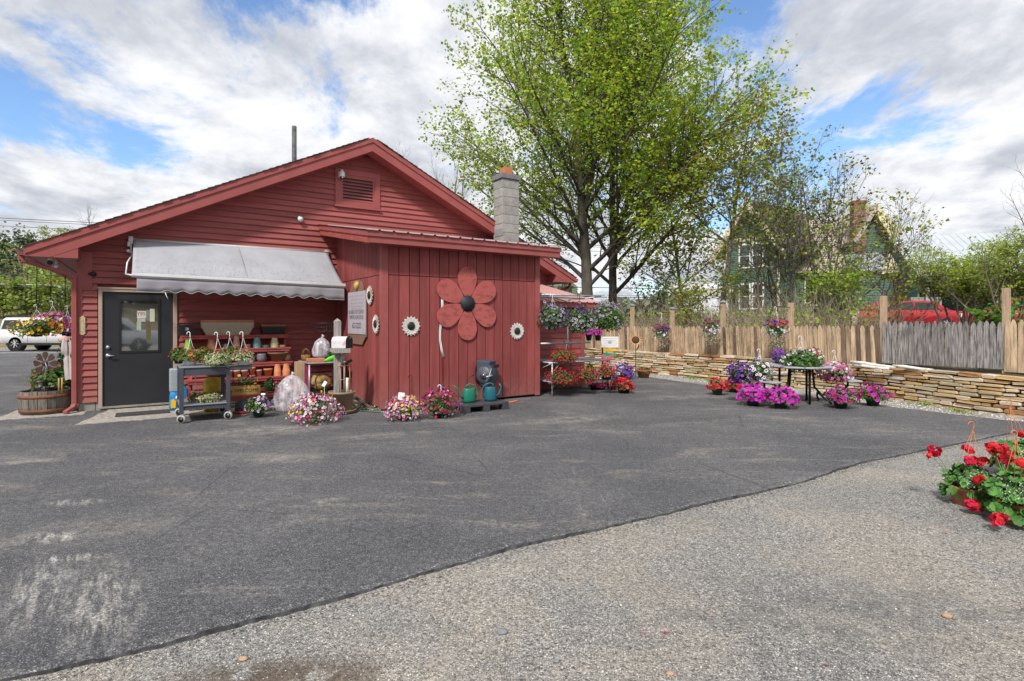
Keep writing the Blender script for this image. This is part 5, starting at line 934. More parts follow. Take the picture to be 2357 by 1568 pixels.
def posy(name, label, c, x0, x1, yt, yb, v, cols, seed, leaf='leafp', **k):
    u0, zt = uz(*c(x0, yt), v); u1, _ = uz(*c(x1, yt), v); _, zb = uz(*c((x0+x1)/2, yb), v); p = BW((u0+u1)/2, v); pxs = c(x0, yt), c(x1, yb); Yd = p[1]
    return mound(name, label, 'potted flowers', pxs[0][0], pxs[0][1], pxs[1][0], pxs[1][1], Yd, cols, seed, leaf=leaf, **k)
posy('spring_flowers', 'yellow tulips and purple pansies growing in the yellow planter box', c2, 880, 1190, 850, 1010, -1.0, [('gold', 'yel', 2, (-1, 0, .3)), ('pur', 'pur', 3), ('gold', 'yel', 1)], 50, nf=16, fs=.03, nl=90)
posy('leafy_plant', 'trailing dark green plant right of the yellow planter', c2, 1290, 1400, 890, 1085, -1.05, [('white', 'white', 1)], 51, nf=1, fs=.02, nl=200, ls=.07, leaf='leafd')
posy('leafy_plant', 'pink flowered plant half hidden by the clear plastic bag', c2, 1395, 1500, 940, 1085, -1.05, [('hot', 'hot', 1)], 52, nf=40, fs=.026, nl=120)
posy('leafy_plant', 'upright leafy plant behind the cart on the lowest shelf', c2, 545, 700, 1000, 1150, -.95, [('red', 'ora', 1)], 53, nf=8, fs=.02, nl=260, ls=.07)
# compost bag (blue) and yellow bag
t = local('compost_bag', 'blue plastic potting mix bag with bird picture beside the door', 'bag', 1.50, -.80, 0); bb = pm('blue_bag', (.03, .23, .52), .3, .2, 9, .5, 14, dist=.02)
b = MB(); b.lathe([(.145, 0), (.165, .05), (.16, .25), (.15, .36), (.10, .43), (.03, .45)], 18, sx=.95, sy=.42); b.build('bag', bb, t)
b = MB(); b.lathe([(.06, .42), (.075, .45), (.05, .475), (.001, .48)], 10, sx=1.6, sy=.5); b.build('neck', pm('bag_print_green', (.03, .25, .04), .4, .2, 9, .3), t)
b = MB(); b.add([(-.13, -.068, .06), (-.06, -.074, .055), (-.05, -.076, .17), (-.09, -.072, .22), (-.13, -.066, .20)], [(0, 1, 2, 3, 4)]); b.build('print_yellow', M['yellow'], t)
b = MB(); b.ball((-.02, -.070, .24), (.04, .008, .035), 8, 6, .2); b.ball((.0, -.070, .28), (.02, .008, .02), 8, 6); b.build('print_bird', flat('print_white', (.75, .75, .72)), t); b = MB(); b.ball((-.02, -.075, .175), (.022, .006, .02), 8, 6); b.build('print_orange', M['orange'], t)
text('lettering', 'MIX', .075, t, (-.03, -.073, .375), (R(82), 0, 0), M['paper'], .0008)
t = local('yellow_bag', 'yellow printed soil bag standing behind the utility cart', 'bag', 2.0, -1.30, 0); b = MB(); b.lathe([(.14, 0), (.17, .06), (.165, .40), (.15, .55), (.12, .60), (.05, .61)], 16, sx=1.0, sy=.45); b.build('bag', pm('yellow_bag', (.50, .33, .02), .4, .3, 7, .4, 14, dist=.02), t)
b = MB(); b.lathe([(.172, .22), (.171, .36)], 16, sx=1.0, sy=.45, cap0=False); b.build('print_band', pm('bag_print_olive', (.10, .13, .02), .4, .4, 12, 0), t)
# utility cart
CT = local('utility_cart', 'dark grey two-tier plastic cart on casters full of hanging baskets', 'cart', 0, 0, 0)
cu0, cu1, cv0, cv1 = 1.47, 2.13, -2.30, -1.50
for (nm, z0q, z1q, mt) in (('top_tray', .865, .885, 'cartt'), ('bottom_tray', .265, .285, 'cartt')): b = MB(); b.box((cu0-.03, cv0-.03, z0q), (cu1+.03, cv1+.03, z1q)); b.build(nm, M[mt], CT, bevel=.006)
for (nm, z0q, z1q) in (('tray_apron', .745, .864), ('tray_apron', .20, .264)):
    for (a, c_, d, e) in ((cu0, cu1, cv0-.012, cv0+.012), (cu0, cu1, cv1-.012, cv1+.012), (cu0-.012, cu0+.012, cv0+.012, cv1-.012), (cu1-.012, cu1+.012, cv0+.012, cv1-.012)): b = MB(); b.box((a, d, z0q), (c_, e, z1q)); b.build(nm, M['cart'], CT)
for u in (cu0, cu1):
    for v in (cv0, cv1):
        b = MB(); b.box((u-.030, v-.030, .15), (u+.030, v+.030, .864)); b.build('leg', M['cart'], CT, bevel=.006)
        b = MB(); b.tube([(u-.012, v-.016, .065), (u+.012, v+.016, .065)], .065, 20); ca = b.build('caster', M['tread'], CT); b = MB(); b.tube([(u-.012, v-.019, .065), (u+.012, v+.013, .065)], .047, 18); b.build('wheel_hub', M['black'], ca); b = MB(); b.bar((u+.0, v-.024, .065), (u+.015, v-.02, .145), .03, .012); b.bar((u+.015, v-.02, .145), (u+.015, v+.03, .145), .04, .012); b.build('fork', M['steel'], ca)
b = MB(); b.box((cu0-.16, cv0-.01, .50), (cu0-.045, cv0+.2, .862)); b.build('side_bin', flat('side_bin_grey', (.28, .31, .34), .5), CT, bevel=.02)
b = MB(); b.box((cu1+.035, cv0+.04, .80), (cu1+.36, cv0+.34, .86)); b.box((cu1+.03, cv0+.0, .866), (cu1+.42, cv0+.38, .882)); b.build('end_tray', M['cartt'], CT, bevel=.008)
CG = 'white hanging pots on the utility cart'
def cp(lbl, c0, x0, x1, yt, yb, Y, pot, base, cols, seed, leaf, hx=None, hy=None, **k):
    k['nl'] = int(k.get('nl', 400)*1.5); k['ls'] = k.get('ls', .04)*1.2; k['fs'] = k.get('fs', .015)*1.15; p0, p1 = c2(x0-25, yt-25), c2(x1+25, yb+5); return mound('hanging_pot', lbl, 'hanging basket', p0[0], p0[1], p1[0], p1[1], Y, cols, seed, CG, pot=pot, base=base, leaf=leaf, hookz=(zz(c2(0, hy)[1], Y) if hy else None), hang=.1 if hy else None, **k)
cp('white pot of orange-red flowers at the left of the cart top', 0, 190, 480, 575, 760, 9.0, 'wpot', .885, [('ora', 'ora', 1)], 60, 'leafp', hy=305, potr=.115, poth=.135, nf=55, fs=.014, nl=420, ls=.035, zmin=-.1, dn=.06)
cp('white pot of cream variegated foliage in the middle of the cart top', 0, 520, 850, 590, 760, 9.0, 'wpot', .885, [('ora', 'ora', 1)], 61, 'leafv', hy=310, potr=.10, poth=.11, nf=16, fs=.014, nl=950, ls=.032, zmin=-.7)
cp('white pot of variegated leaves with red flowers at the right of the cart top', 0, 870, 1150, 555, 745, 9.15, 'wpot', .885, [('red', 'ger', 1), ('ora', 'ora', 1)], 62, 'leafv', hy=305, potr=.12, poth=.12, nf=30, fs=.016, nl=520, ls=.034, zmin=-.05, dn=.05)
cp('green pot with red geranium flowers at the back left of the cart top', 0, 105, 270, 510, 700, 9.4, 'black', .885, [('red', 'cor', 1)], 63, 'leafp', potr=.08, poth=.1, nf=22, fs=.018, nl=260, ls=.045)
cp('rear pot of small orange blossoms behind the variegated one', 0, 400, 640, 520, 700, 9.6, 'black', .885, [('ora', 'ora', 1)], 64, 'leafp', potr=.1, poth=.1, nf=40, fs=.014, nl=420, ls=.04)
cp('rear pot of green leaves and red flowers towards the right of the cart', 0, 720, 960, 510, 680, 9.6, 'black', .885, [('red', 'ger', 1), ('white', 'white', 1)], 65, 'leafp', hy=305, potr=.1, poth=.1, nf=22, fs=.018, nl=380, ls=.045)
cp('white pot of variegated leaves on the lower tray of the cart', 0, 420, 700, 1120, 1270, 9.05, 'wpot', .285, [('ora', 'ora', 1)], 66, 'leafv', potr=.09, poth=.09, nf=16, fs=.014, nl=650, ls=.034, zmin=-.7)
cp('orange flowered hanging pot at the left of the lower cart tray', 0, 330, 480, 1110, 1240, 9.1, 'wpot', .285, [('ora', 'ora', 1)], 67, 'leafp', hy=830, potr=.08, poth=.09, nf=30, fs=.013, nl=200, ls=.035, zmin=-.3)
# wet-vac like canister and small items behind the cart
t = local('canister', 'small round black and red canister behind the right cart wheel', 'canister', 2.42, -1.75, 0); b = MB(); b.lathe([(.11, .01), (.13, .05), (.13, .16), (.10, .21), (.04, .235), (.001, .24)], 18); b.build('body', flat('dark_canister', (.05, .055, .06), .4), t); b = MB(); b.lathe([(.135, .0), (.14, .03), (.13, .05)], 18); b.build('base', flat('red_plastic', (.45, .02, .02), .4), t)
# clear plastic bags
def clearmat(name, col, al, rough=.25):
    m, t, o = newmat(name); n = t.nodes; l = t.links; p = n.new('ShaderNodeBsdfPrincipled'); p.inputs['Base Color'].default_value = (*col, 1); p.inputs['Roughness'].default_value = rough
    c = n.new('ShaderNodeTexCoord'); mq = n.new('ShaderNodeMapping'); mq.inputs['Scale'].default_value = (1.3, 1.3, .32); l.new(c.outputs['Object'], mq.inputs[0]); ns = n.new('ShaderNodeTexNoise'); ns.inputs['Scale'].default_value = 11; ns.inputs['Detail'].default_value = 2; ns.inputs['Distortion'].default_value = .8; l.new(mq.outputs[0], ns.inputs[0])
    bp = n.new('ShaderNodeBump'); bp.inputs['Strength'].default_value = 1; bp.inputs['Distance'].default_value = .012; l.new(ns.outputs['Fac'], bp.inputs['Height']); l.new(bp.outputs[0], p.inputs['Normal'])
    tr = n.new('ShaderNodeBsdfTransparent'); mxs = n.new('ShaderNodeMixShader'); mr_ = n.new('ShaderNodeMapRange'); l.new(ns.outputs['Fac'], mr_.inputs[0]); mr_.inputs[1].default_value = .35; mr_.inputs[2].default_value = .7; mr_.inputs[3].default_value = al; mr_.inputs[4].default_value = min(1, al+.42); l.new(mr_.outputs[0], mxs.inputs[0]); l.new(tr.outputs[0], mxs.inputs[1]); l.new(p.outputs[0], mxs.inputs[2]); l.new(mxs.outputs[0], o.inputs[0]); return m
CL = clearmat('clear_plastic', (.86, .84, .90), .20, .2)
def bag(parent, c, r, seed, name='bag', lump=.14, n=36, m=24, mat_=None, top=None):
    rr = np.random.default_rng(seed); ph = rr.random(8)*6; vs = []; fs = []
    for i in range(m+1):
        th = math.pi*i/m
        for j in range(n):
            a = 2*math.pi*j/n; k = 1+lump*((math.sin(3*a+ph[0]+2*th)*.45+math.sin(5*a+ph[1]-3*th)*.30)*math.sin(th)+math.sin(11*a+1.2*math.sin(3*th)+ph[2])*.30*(1.15-i/m)+math.sin(19*a+2*math.sin(2*th)+ph[3])*.14)-.22*(1-i/m)**2
            z = math.cos(th); x = math.sin(th)*math.cos(a)*k; y = math.sin(th)*math.sin(a)*k
            if z < -.55: z = -.55-(z+.55)*-.12
            zz__ = c[2]+r[2]*z
            vs.append((c[0]+r[0]*x, c[1]+r[1]*y, zz__))
    fs = [(i*n+j, (i+1)*n+j, (i+1)*n+(j+1) % n, i*n+(j+1) % n) for i in range(m) for j in range(n)]
    b = MB(); b.smooth = True; b.add(vs, fs)
    if top: b.tube([(c[0], c[1], c[2]+r[2]*.93), (c[0]+.01, c[1], c[2]+r[2]+top*.4), (c[0]+.03, c[1], c[2]+r[2]+top)], [.03, .018, .04], 8)
    return b.build(name, mat_ or CL, parent)
t = local('plastic_bag', 'big clear plastic bag of empty pots slumped on the asphalt', 'bag', 3.18, -1.98, 0); bag(t, (0, 0, .24), (.31, .24, .40), 3, top=.05)
for k in range(9):
    b = MB(); b.T = Matrix.Translation((rnd.uniform(-.17, .17), rnd.uniform(-.10, .10), .09+.03*k)) @ Matrix.Rotation(rnd.uniform(-1.2, 1.2), 4, 'Y') @ Matrix.Rotation(rnd.uniform(-1, 1), 4, 'X'); b.lathe([(.045, 0), (.065, .09), (.06, .09), (.04, .01)], 10); b.build('pot_inside', flat('bagged_%d' % (k % 3), ((.52, .36, .38), (.40, .40, .46), (.60, .52, .55))[k % 3], .5), t)
# folding table with things on it
TB = local('metal_table', 'low grey metal table crowded with plants beside the shed side wall', 'table', 0, 0, 0)
tv0, tv1, tu0, tu1, tzz = -1.32, -.45, 3.62, 4.36, .80
b = MB(); b.box((tu0, tv0, tzz-.03), (tu1, tv1, tzz)); b.build('table_top', M['steel'], TB, bevel=.01)
for u in (tu0+.03, tu1-.03):
    for v in (tv0+.03, tv1-.03): b = MB(); b.tube([(u, v, 0), (u, v, tzz-.03)], .018, 8); b.build('leg', M['steel'], TB)
b = MB(); b.box((tu0+.02, tv0+.02, .20), (tu1-.02, tv1-.02, .22)); b.build('lower_shelf', M['black'], TB)
def onT(name, label, cat, u, v, z=.80): return local(name, label, cat, u, v, z)
t = onT('terracotta_tray', 'long terracotta tray planter at the left of the metal table', 'planter', 3.80, -1.15); b = MB(); b.box((-.17, -.08, 0), (.17, .08, .075)); b.build('tray', M['terra'], t, bevel=.012)
t = onT('wicker_basket', 'small brown wicker basket with two hoop handles on the table', 'basket', 3.72, -.70); b = MB(); b.lathe([(.08, 0), (.10, .12), (.09, .12), (.07, .02)], 16); b.build('basket', pm('wicker', (.22, .12, .045), .8, .4, 30, .5), t)
for s in (-1, 1): b = MB(); b.tube([(-.06*1, s*.05, .11), (-.05, s*.05, .2), (0, s*.05, .25), (.05, s*.05, .2), (.06, s*.05, .11)], .006, 6); b.build('handle', bpy.data.materials['wicker'], t)
t = onT('wrapped_planter', 'purple plant pot wrapped in a clear plastic bag on the table', 'potted plant', 4.0, -.85); b = MB(); b.lathe([(.09, 0), (.12, .13), (.11, .13), (.10, .1), (.001, .1)], 16); b.build('pot', flat('violet_pot', (.13, .06, .16)), t); bag(t, (0, 0, .22), (.19, .17, .25), 8, top=.05)
P, n_ = dome(90, .11, .1, .04, (.3, 1)); P[:, 2] += .16; merge('foliage', [inst(LEAF, P, n_, np.full(len(P), .05))], [M['leafd']], t); P, n_ = dome(24, .11, .12, .02, (.9, 1)); P[:, 2] += .20; merge('blossoms', [inst(SIM, P, n_, np.full(len(P), .02))], [F['vio']], t)
t = onT('leaf_scoop', 'bright lime green plastic leaf-shaped scoop at the table edge', 'scoop', 4.08, -1.30, .87); b = MB(); b.smooth = True; vs = []; 
for i in range(11):
    q = i/10; wq = .055*math.sin(math.pi*q)**.7
    for j in range(5): s = j/4*2-1; vs.append((-.16+.30*q, -.02+abs(s)*.03, -.04+.10*q+wq*s-.02*abs(s)))
b.add(vs, [(i*5+j, i*5+j+1, (i+1)*5+j+1, (i+1)*5+j) for i in range(10) for j in range(4)]); o = b.build('scoop', flat('neon_green', (.13, .62, .02), .4), t); q = o.modifiers.new('s', 'SOLIDIFY'); q.thickness = .006
t = onT('seedling_pot', 'black pot of cream flowered seedlings behind the mailbox post', 'potted plant', 4.22, -.95); pot_mesh(.09, .14).build('pot', M['black'], t); P, n_ = dome(240, .17, .12, .05, (.3, 1)); P[:, 2] += .16; merge('foliage', [inst(LEAF, P, n_, np.full(len(P), .045))], [M['leafp']], t); P, n_ = dome(14, .15, .12, .05, (.9, 1.1)); P[:, 2] += .17; merge('blossoms', [inst(SIM, P, n_, np.full(len(P), .014))], [F['white']], t)
t = onT('red_lantern', 'red plastic can at the right end of the table behind the mailbox', 'can', 4.30, -1.20); b = MB(); b.lathe([(.05, 0), (.055, .14), (.04, .19), (.015, .2)], 14); b.build('can', flat('glossy_red', (.42, .012, .02), .3), t)
# wire stand
WS = local('wire_plant_stand', 'black wire tiered basket stand behind the mailbox', 'plant stand', 4.12, -.75, .80)
b = MB(); b.tube([(0, 0, 0), (0, 0, .72)], .012, 8); b.build('pole', M['blackm'], WS)
for (z, r0_, r1_, h) in ((.60, .17, .31, .17), (.20, .13, .23, .14)):
    b = MB(); n = 26
    for j in range(n): a = 2*math.pi*j/n; b.tube([(0, 0, z), (r0_*math.cos(a), r0_*math.sin(a), z), (r1_*math.cos(a), r1_*math.sin(a), z+h)], .004, 4, False)
    for q in (0, .5, 1): r = r0_+(r1_-r0_)*q; b.tube([(r*math.cos(a), r*math.sin(a), z+h*q) for a in np.linspace(0, 6.283, 25)], .0035, 4, False)
    b.build('wire_basket', flat('grey_wire', (.10, .10, .11), .4, .5), WS)
# under the table
t = local('burlap_bundle', 'crumpled brown burlap heaped in a shallow basket under the table', 'sack', 3.95, -1.05, .22); b = MB(); b.lathe([(.13, .0), (.20, .14), (.19, .15), (.12, .02)], 18); b.build('basket', pm('straw', (.24, .15, .05), .8, .5, 40, .6, 60, (1, 1, .2)), t); bag(t, (-.02, 0, .20), (.21, .17, .15), 21, 'burlap', .22, 30, 16, pm('burlap', (.30, .19, .075), .9, .3, 12, .5, 90))
for (u, v, lb) in ((4.02, -1.22, 'square terracotta pot under the table, front one'), (4.18, -1.0, 'square terracotta pot under the table, behind the front one')):
    t = local('square_pot', lb, 'pot', u, v, .0+.0); b = MB(); b.box((-.09, -.09, .01), (.09, .09, .17)); b.build('pot', M['terrad'], t, bevel=.01)
# cardboard box standing on end
t = local('cardboard_box', 'tall cardboard box with magenta printed end leaning by the table', 'box', 3.60, -.95, 0); b = MB(); b.box((-.13, -.10, .0), (-.02, .14, .80)); b.build('box', M['card'], t, bevel=.004); b = MB(); b.box((-.018, -.11, 0), (.012, .14, .80)); b.build('flap', M['card'], t); b = MB(); b.box((.014, -.10, .03), (.10, .14, .785)); b.build('printed_panel', M['mag'], t); b = MB(); b.box((.10, -.105, 0), (.112, .14, .79)); b.build('flap', M['card'], t)
text('print', '~ %', .05, t, (.055, -.103, .66), (R(90), 0, 0), flat('faded_gold', (.45, .20, .16)), .0006) if 0 else None
# big tan pot with post, mailbox, trellis, birch stick
PO = local('tan_planter', 'large round tan planter with deep saucer at the shed corner', 'planter', 3.86, -2.72, 0)
b = MB(); b.lathe([(.20, .0), (.245, .055), (.25, .07), (.235, .07), (.19, .02), (.001, .02)], 28); b.build('saucer', M['tanp'], PO)
b = MB(); b.lathe([(.165, .03), (.205, .34), (.228, .345), (.232, .375), (.225, .385), (.205, .38), (.19, .33), (.001, .32)], 28); b.build('pot', M['tanp'], PO); b = MB(); b.lathe([(.19, .33), (.001, .345)], 20, cap0=False); b.build('soil', M['soil'], PO)
MP = local('mailbox_post', 'weathered grey wooden post with mailbox bracket standing in the tan planter', 'post', 3.80, -2.66, .33)
b = MB(); b.box((-.05, -.05, 0), (.05, .05, 1.28)); b.add([(-.05, -.05, 1.28), (.05, -.05, 1.28), (.05, .05, 1.28), (-.05, .05, 1.28), (0, 0, 1.33)], [(0, 1, 4), (1, 2, 4), (2, 3, 4), (3, 0, 4)]); b.build('post', M['asw'], MP)
b = MB(); b.box((-.12, -.30, .735), (.14, -.06, .81)); b.box((-.10, -.06, .745), (.12, .14, .80)); b.build('bracket', M['asw'], MP); b = MB(); b.bar((.03, -.05, .50), (.06, -.20, .735), .04, .07); b.build('brace', M['asw'], MP)
MBX = thing('mailbox', 'domed mailbox with black door and painted white flowered side on the grey post', 'mailbox', BW(3.84, -2.78, 1.145), TH+.62)
pr = [(-.085, 0), (.085, 0)]+[(.085*math.cos(a), .115+.085*math.sin(a)) for a in np.linspace(0, math.pi, 12)]
b = MB(); b.prism([(x, -.15, z) for x, z in pr], (0, .30, 0)); b.build('body', pm('painted_tin', (.62, .58, .60), .4, .35, 14, .05, 30, col2=(.42, .30, .28), lo=.52, hi=.66), MBX)
b = MB(); b.prism([(x*1.05, -.165, z*1.04-.002) for x, z in pr], (0, .014, 0)); dr2 = b.build('door', M['black'], MBX); b = MB(); b.box((-.014, -.18, .165), (.014, -.166, .195)); b.build('latch', M['chrome'], dr2)
for k in range(0):
    b = MB(); x = -.0885; b.tube([(x, -.12+.07*k, .02), (x-.001, -.11+.07*k, .07), (x, -.13+.07*k, .11)], .004, 5); b.build('painted_stem', flat('painted_stem', (.10, .10, .14)), MBX)
t = local('trellis', 'small bamboo ladder trellis stuck in the tan planter', 'trellis', 3.88, -2.80, .33); b = MB()
for x in (-.08, 0, .09): b.tube([(x, 0, 0), (x*1.1, 0, .56)], .007, 6)
for z in (.26, .50): b.tube([(-.12, -.008, z), (.12, -.008, z+.01)], .005, 6)
b.build('canes', flat('bamboo', (.42, .22, .12), .6), t)
t = local('birch_stick', 'short thick birch stick standing in the tan planter', 'stick', 3.93, -2.80, .33); b = MB(); b.tube([(0, 0, 0), (0, 0, .29)], .024, 10); b.build('stick', M['birch'], t)
t = local('tool_handle', 'black rubber tool handle poking out to the right of the post', 'tool', 4.0, -2.45, .85); b = MB(); b.tube([(-.16, 0, -.07), (0, 0, -.01), (.12, -.0, .05)], [.018, .022, .026], 10); b.build('grip', M['rubber'], t)
t = local('garden_hose', 'green garden hose running from the tan planter round the shed corner', 'hose', 0, 0, 0); b = MB(); P = [(4.0, -2.45, .25), (4.10, -2.6, .10), (4.18, -2.80, .02), (4.33, -2.98, .014), (4.50, -3.12, .014), (4.75, -3.22, .014), (5.2, -3.15, .014)]; b.tube(P, .011, 8); b.build('hose', M['hosec'], t)
t = local('leaf_litter', 'heap of leaf litter and old bark along the shed side wall', 'leaf litter', 4.38, -2.3, 0); P = np.stack([rng.normal(0, .08, 260), rng.uniform(-.6, .55, 260), rng.random(260)*.05], 1); o = merge('leaves', [inst(LEAF, P, rng.normal(0, 1, (260, 3))+[0, 0, 1.5], .035+.03*rng.random(260))], [M['twig']], t); o['kind'] = 'stuff'
b = MB(); b.tube([(-.20, .35, .26), (-.06, -.1, .12), (.02, -.42, .03)], [.03, .032, .028], 8); b.build('branch', M['bark'], t)
# door mat
b = MB(); b.box((0, 0, 0), (.78, .42, .014)); o = b.build('door_mat', M['mat'], None, BW(.57, -1.10, .007), bevel=.004); o.rotation_euler = (0, 0, TH); tag(o, 'thin dark rubber mat on the concrete before the door', 'door mat')
# ------------------------------------------------------------------ decorations on the shed
def frontp(u, z): return BW(u, SV-.014, z)
t = thing('wooden_flower', 'huge red wooden flower with six petals and black centre on the shed front', 'wall ornament', frontp(6.253, 1.955), TH)
for k in range(6):
    a = k*math.pi/3+math.pi/2; P = []
    for q in np.linspace(0, 2*math.pi, 36, endpoint=False): r = .415+.305*math.cos(q); wq = .200*math.sin(q)*(1+.32*math.cos(q)); P.append((r*math.cos(a)-wq*math.sin(a), -.030-.0015*k, r*math.sin(a)+wq*math.cos(a)))
    b = MB(); b.prism(P, (0, .026, 0)); o = b.build('petal', M['redold'], t)
    o.data.materials[0] = M['petalw'] if 'petalw' in M else M.setdefault('petalw', pm('scuffed_red_petal', (.31, .072, .066), .7, .32, 3.2, .25, 40, (1.5, 1, 3), lo=.30, hi=.5))
b = MB(); b.tube([(0, -.05, 0), (0, -.03, 0)], .158, 36); b.build('centre', pm('black_centre', (.022, .025, .03), .6, .1, 5, .1), t)
def sunflower(label, loc, rz, r, mt, ring=None):
    t = thing('metal_sunflower', label, 'wall ornament', loc, rz, 'metal sunflowers on the shed')
    for lay, (n, ra, y) in enumerate(((16, 1, -.012), (16, .86, -.022))):
        b = MB()
        for k in range(n):
            a = 2*math.pi*(k+.5*lay)/n; c_, s_ = math.cos(a), math.sin(a); tw = .16; P = [(.18, -tw*.6), (.70, -tw*1.25), (1.0*ra, 0), (.70, tw*1.25), (.18, tw*.6)]
            vs = [(r*(x*c_-w__*s_), y-(.012 if i in (1, 3) else .0)-(0.006 if i == 2 else 0), r*(x*s_+w__*c_)) for i, (x, w__) in enumerate(P)]+[(r*.7*c_, y-.002, r*.7*s_)]
            b.add(vs, [(0, 5, 1), (1, 5, 2), (2, 5, 3), (3, 5, 4), (4, 5, 0)])
        b.build('petals', mt, t)
    if ring: b = MB(); b.tube([(0, -.026, 0), (0, -.020, 0)], r*.52, 20); b.build('ring', ring, t)
    b = MB(); b.ball((0, -.028, 0), (r*.40, .028, r*.40), 16, 8, .05); b.build('seed_head', M['black'], t); return t
wp = pm('chipped_white_paint', (.66, .63, .58), .6, .2, 20, .1)
sunflower('white metal sunflower left of the wooden flower on the shed front', frontp(5.073, 1.519), TH, .19, wp)
sunflower('white metal sunflower right of the wooden flower on the shed front', frontp(7.432, 1.40), TH, .185, wp)
sunflower('upper white sunflower with orange ring beside the sign on the shed side', BW(SU0-.03, -2.33, 2.095), TH-math.pi/2, .19, wp, F['gold'])
sunflower('lower white sunflower near the shed corner on the side wall', BW(SU0-.03, -2.666, 1.556), TH-math.pi/2, .185, wp)
# sign on the side wall: local x along +(-v) direction (towards viewer) after rotation -90
t = thing('shop_sign', 'grey lettered home decor sign on brown arched board with gold wheat emblem', 'sign', BW(SU0-.03, -1.58, 1.75), TH-math.pi/2)
br = pm('brown_sign_board', (.21, .125, .09), .6, .1, 5, .1)
P = [(-.56, .46)]+[(-.50+.02*0, .46)]+[(.36*math.cos(a)*1.1-.02, .46+.22*math.sin(a)) for a in np.linspace(math.pi, 0, 14)]+[(.54, .46), (.56, .42), (.56, -.44), (.50, -.46), (.32, -.60), (-.32, -.60), (-.50, -.46), (-.56, -.44)]
b = MB(); b.prism([(x, -.02, z) for x, z in P], (0, .02, 0)); b.build('backboard', br, t)
b = MB(); b.box((-.55, -.032, -.40), (.55, -.021, .44)); b.build('panel', pm('grey_sign_panel', (.42, .38, .42), .6, .06, 3, .1), t, bevel=.006)
for (s, z, sz, sx) in (('AN ARRAY OF COUNTRY', .035, .115, .72), ('PRIMITIVE HOME DECOR', -.07, .115, .68)): text('lettering', s, sz, t, (0, -.0335, z), (R(90), 0, 0), flat('sign_grey_ink', (.13, .12, .14)), .001, sx=sx)
text('lettering', '623-2232', .16, t, (.02, -.0335, -.235), (R(90), 0, 0), flat('sign_dark_ink', (.05, .05, .06)), .001, sx=.9)
for k, (z, w_) in enumerate(((.36, .42), (.29, .35), (.215, .38), (.15, .40), (.10, .30))):
    b = MB(); rr = random.Random(k); x = -w_
    while x < w_: e = x+rr.uniform(.02, .05); b.box((x, -.0335, z-.018), (e, -.0322, z+.018)); x = e+rr.uniform(.012, .03)
    b.build('worn_lettering', flat('worn_ink', (.36, .32, .37)), t)
b = MB()
for k in range(-4, 5):
    a = k*.24; b.tube([(0, -.024, .45), (.07*math.sin(a)*2, -.032, .54), (.18*math.sin(a), -.030, .49+.17*math.cos(a*.8))], [.006, .016, .005], 5)
b.build('wheat_emblem', flat('gold_leaf', (.50, .30, .09), .4, .3), t)
# straps
t = thing('hanging_strap', 'white webbing strap with a red tail hanging beside the wooden flower', 'strap', frontp(5.70, 1.5), TH)
b = MB(); b.smooth = True; P = [(0.0, .58), (.004, .40), (-.02, .15), (-.045, -.08), (-.045, -.25), (-.01, -.45), (.03, -.58)]
for dx in (0, .022): vs = [(x+s*.009+dx, -.012-dx*.2, z) for x, z in P for s in (-1, 1)]; b.add(vs, [(2*i, 2*i+1, 2*i+3, 2*i+2) for i in range(len(P)-1)])
o = b.build('strap', M['white'], t); q = o.modifiers.new('s', 'SOLIDIFY'); q.thickness = .003
b = MB(); b.prism([(.01, -.01, -.60), (.035, -.01, -.60), (.045, -.01, -.78), (.035, -.01, -1.05), (.02, -.01, -1.08), (.005, -.01, -.8)], (0, .006, 0)); b.build('tail', flat('dark_red_webbing', (.17, .012, .012), .7), t); b = MB(); b.tube([(.02, -.012, -1.08), (.015, -.012, -1.2)], .012, 6); b.build('weight', M['black'], t)
# hose reel
t = thing('hose_reel', 'grey-black plastic hose reel mounted low on the shed front', 'hose reel', frontp(6.50, .56), TH); t.scale = (1.15, 1.15, 1.15)
b = MB(); n = 20; pr = [(.155*math.cos(a)*.95, .20*math.sin(a)) for a in np.linspace(-math.pi*.95, math.pi*.30, 16)]+[(.10, .235), (-.16, .245)]
b.T = Matrix.Rotation(.55, 4, 'Z'); b.prism([(-.13, -y-.20, z) for y, z in pr], (.26, 0, 0)); b.build('housing', M['reel'], t, bevel=.018)
b = MB(); b.T = Matrix.Rotation(.55, 4, 'Z'); b.tube([(-.132, -.20, 0), (-.160, -.20, 0)], [.155, .14], 24); b.tube([(-.16, -.20, 0), (-.172, -.20, 0)], .07, 18); b.build('side_disc', flat('reel_disc', (.075, .085, .105), .5), t); b = MB(); b.T = Matrix.Rotation(.55, 4, 'Z'); b.tube([(-.172, -.20, 0), (-.185, -.20, 0)], .022, 12); b.build('hub', M['chrome'], t)
b = MB(); b.T = Matrix.Rotation(.55, 4, 'Z'); b.box((-.09, -.365, .12), (.10, -.345, .17)); b.build('slot', M['black'], t); b = MB(); b.tube([(-.15, -.14, .0), (-.3, -.16, -.05), (-.34, -.15, -.25), (-.36, -.10, -.50)], .008, 6); b.build('hose_tail', M['rubber'], t); b = MB(); b.tube([(.05, -.37, .12), (.0, -.38, -.02), (-.05, -.36, -.1)], .008, 6); b.tube([(-.06, -.385, -.02), (.06, -.385, -.0)], .014, 8); b.build('lead_hose', M['steel'], t)
b = MB(); b.box((-.05, -.05, -.12), (.05, .0, .12)); b.build('wall_bracket', M['black'], t)
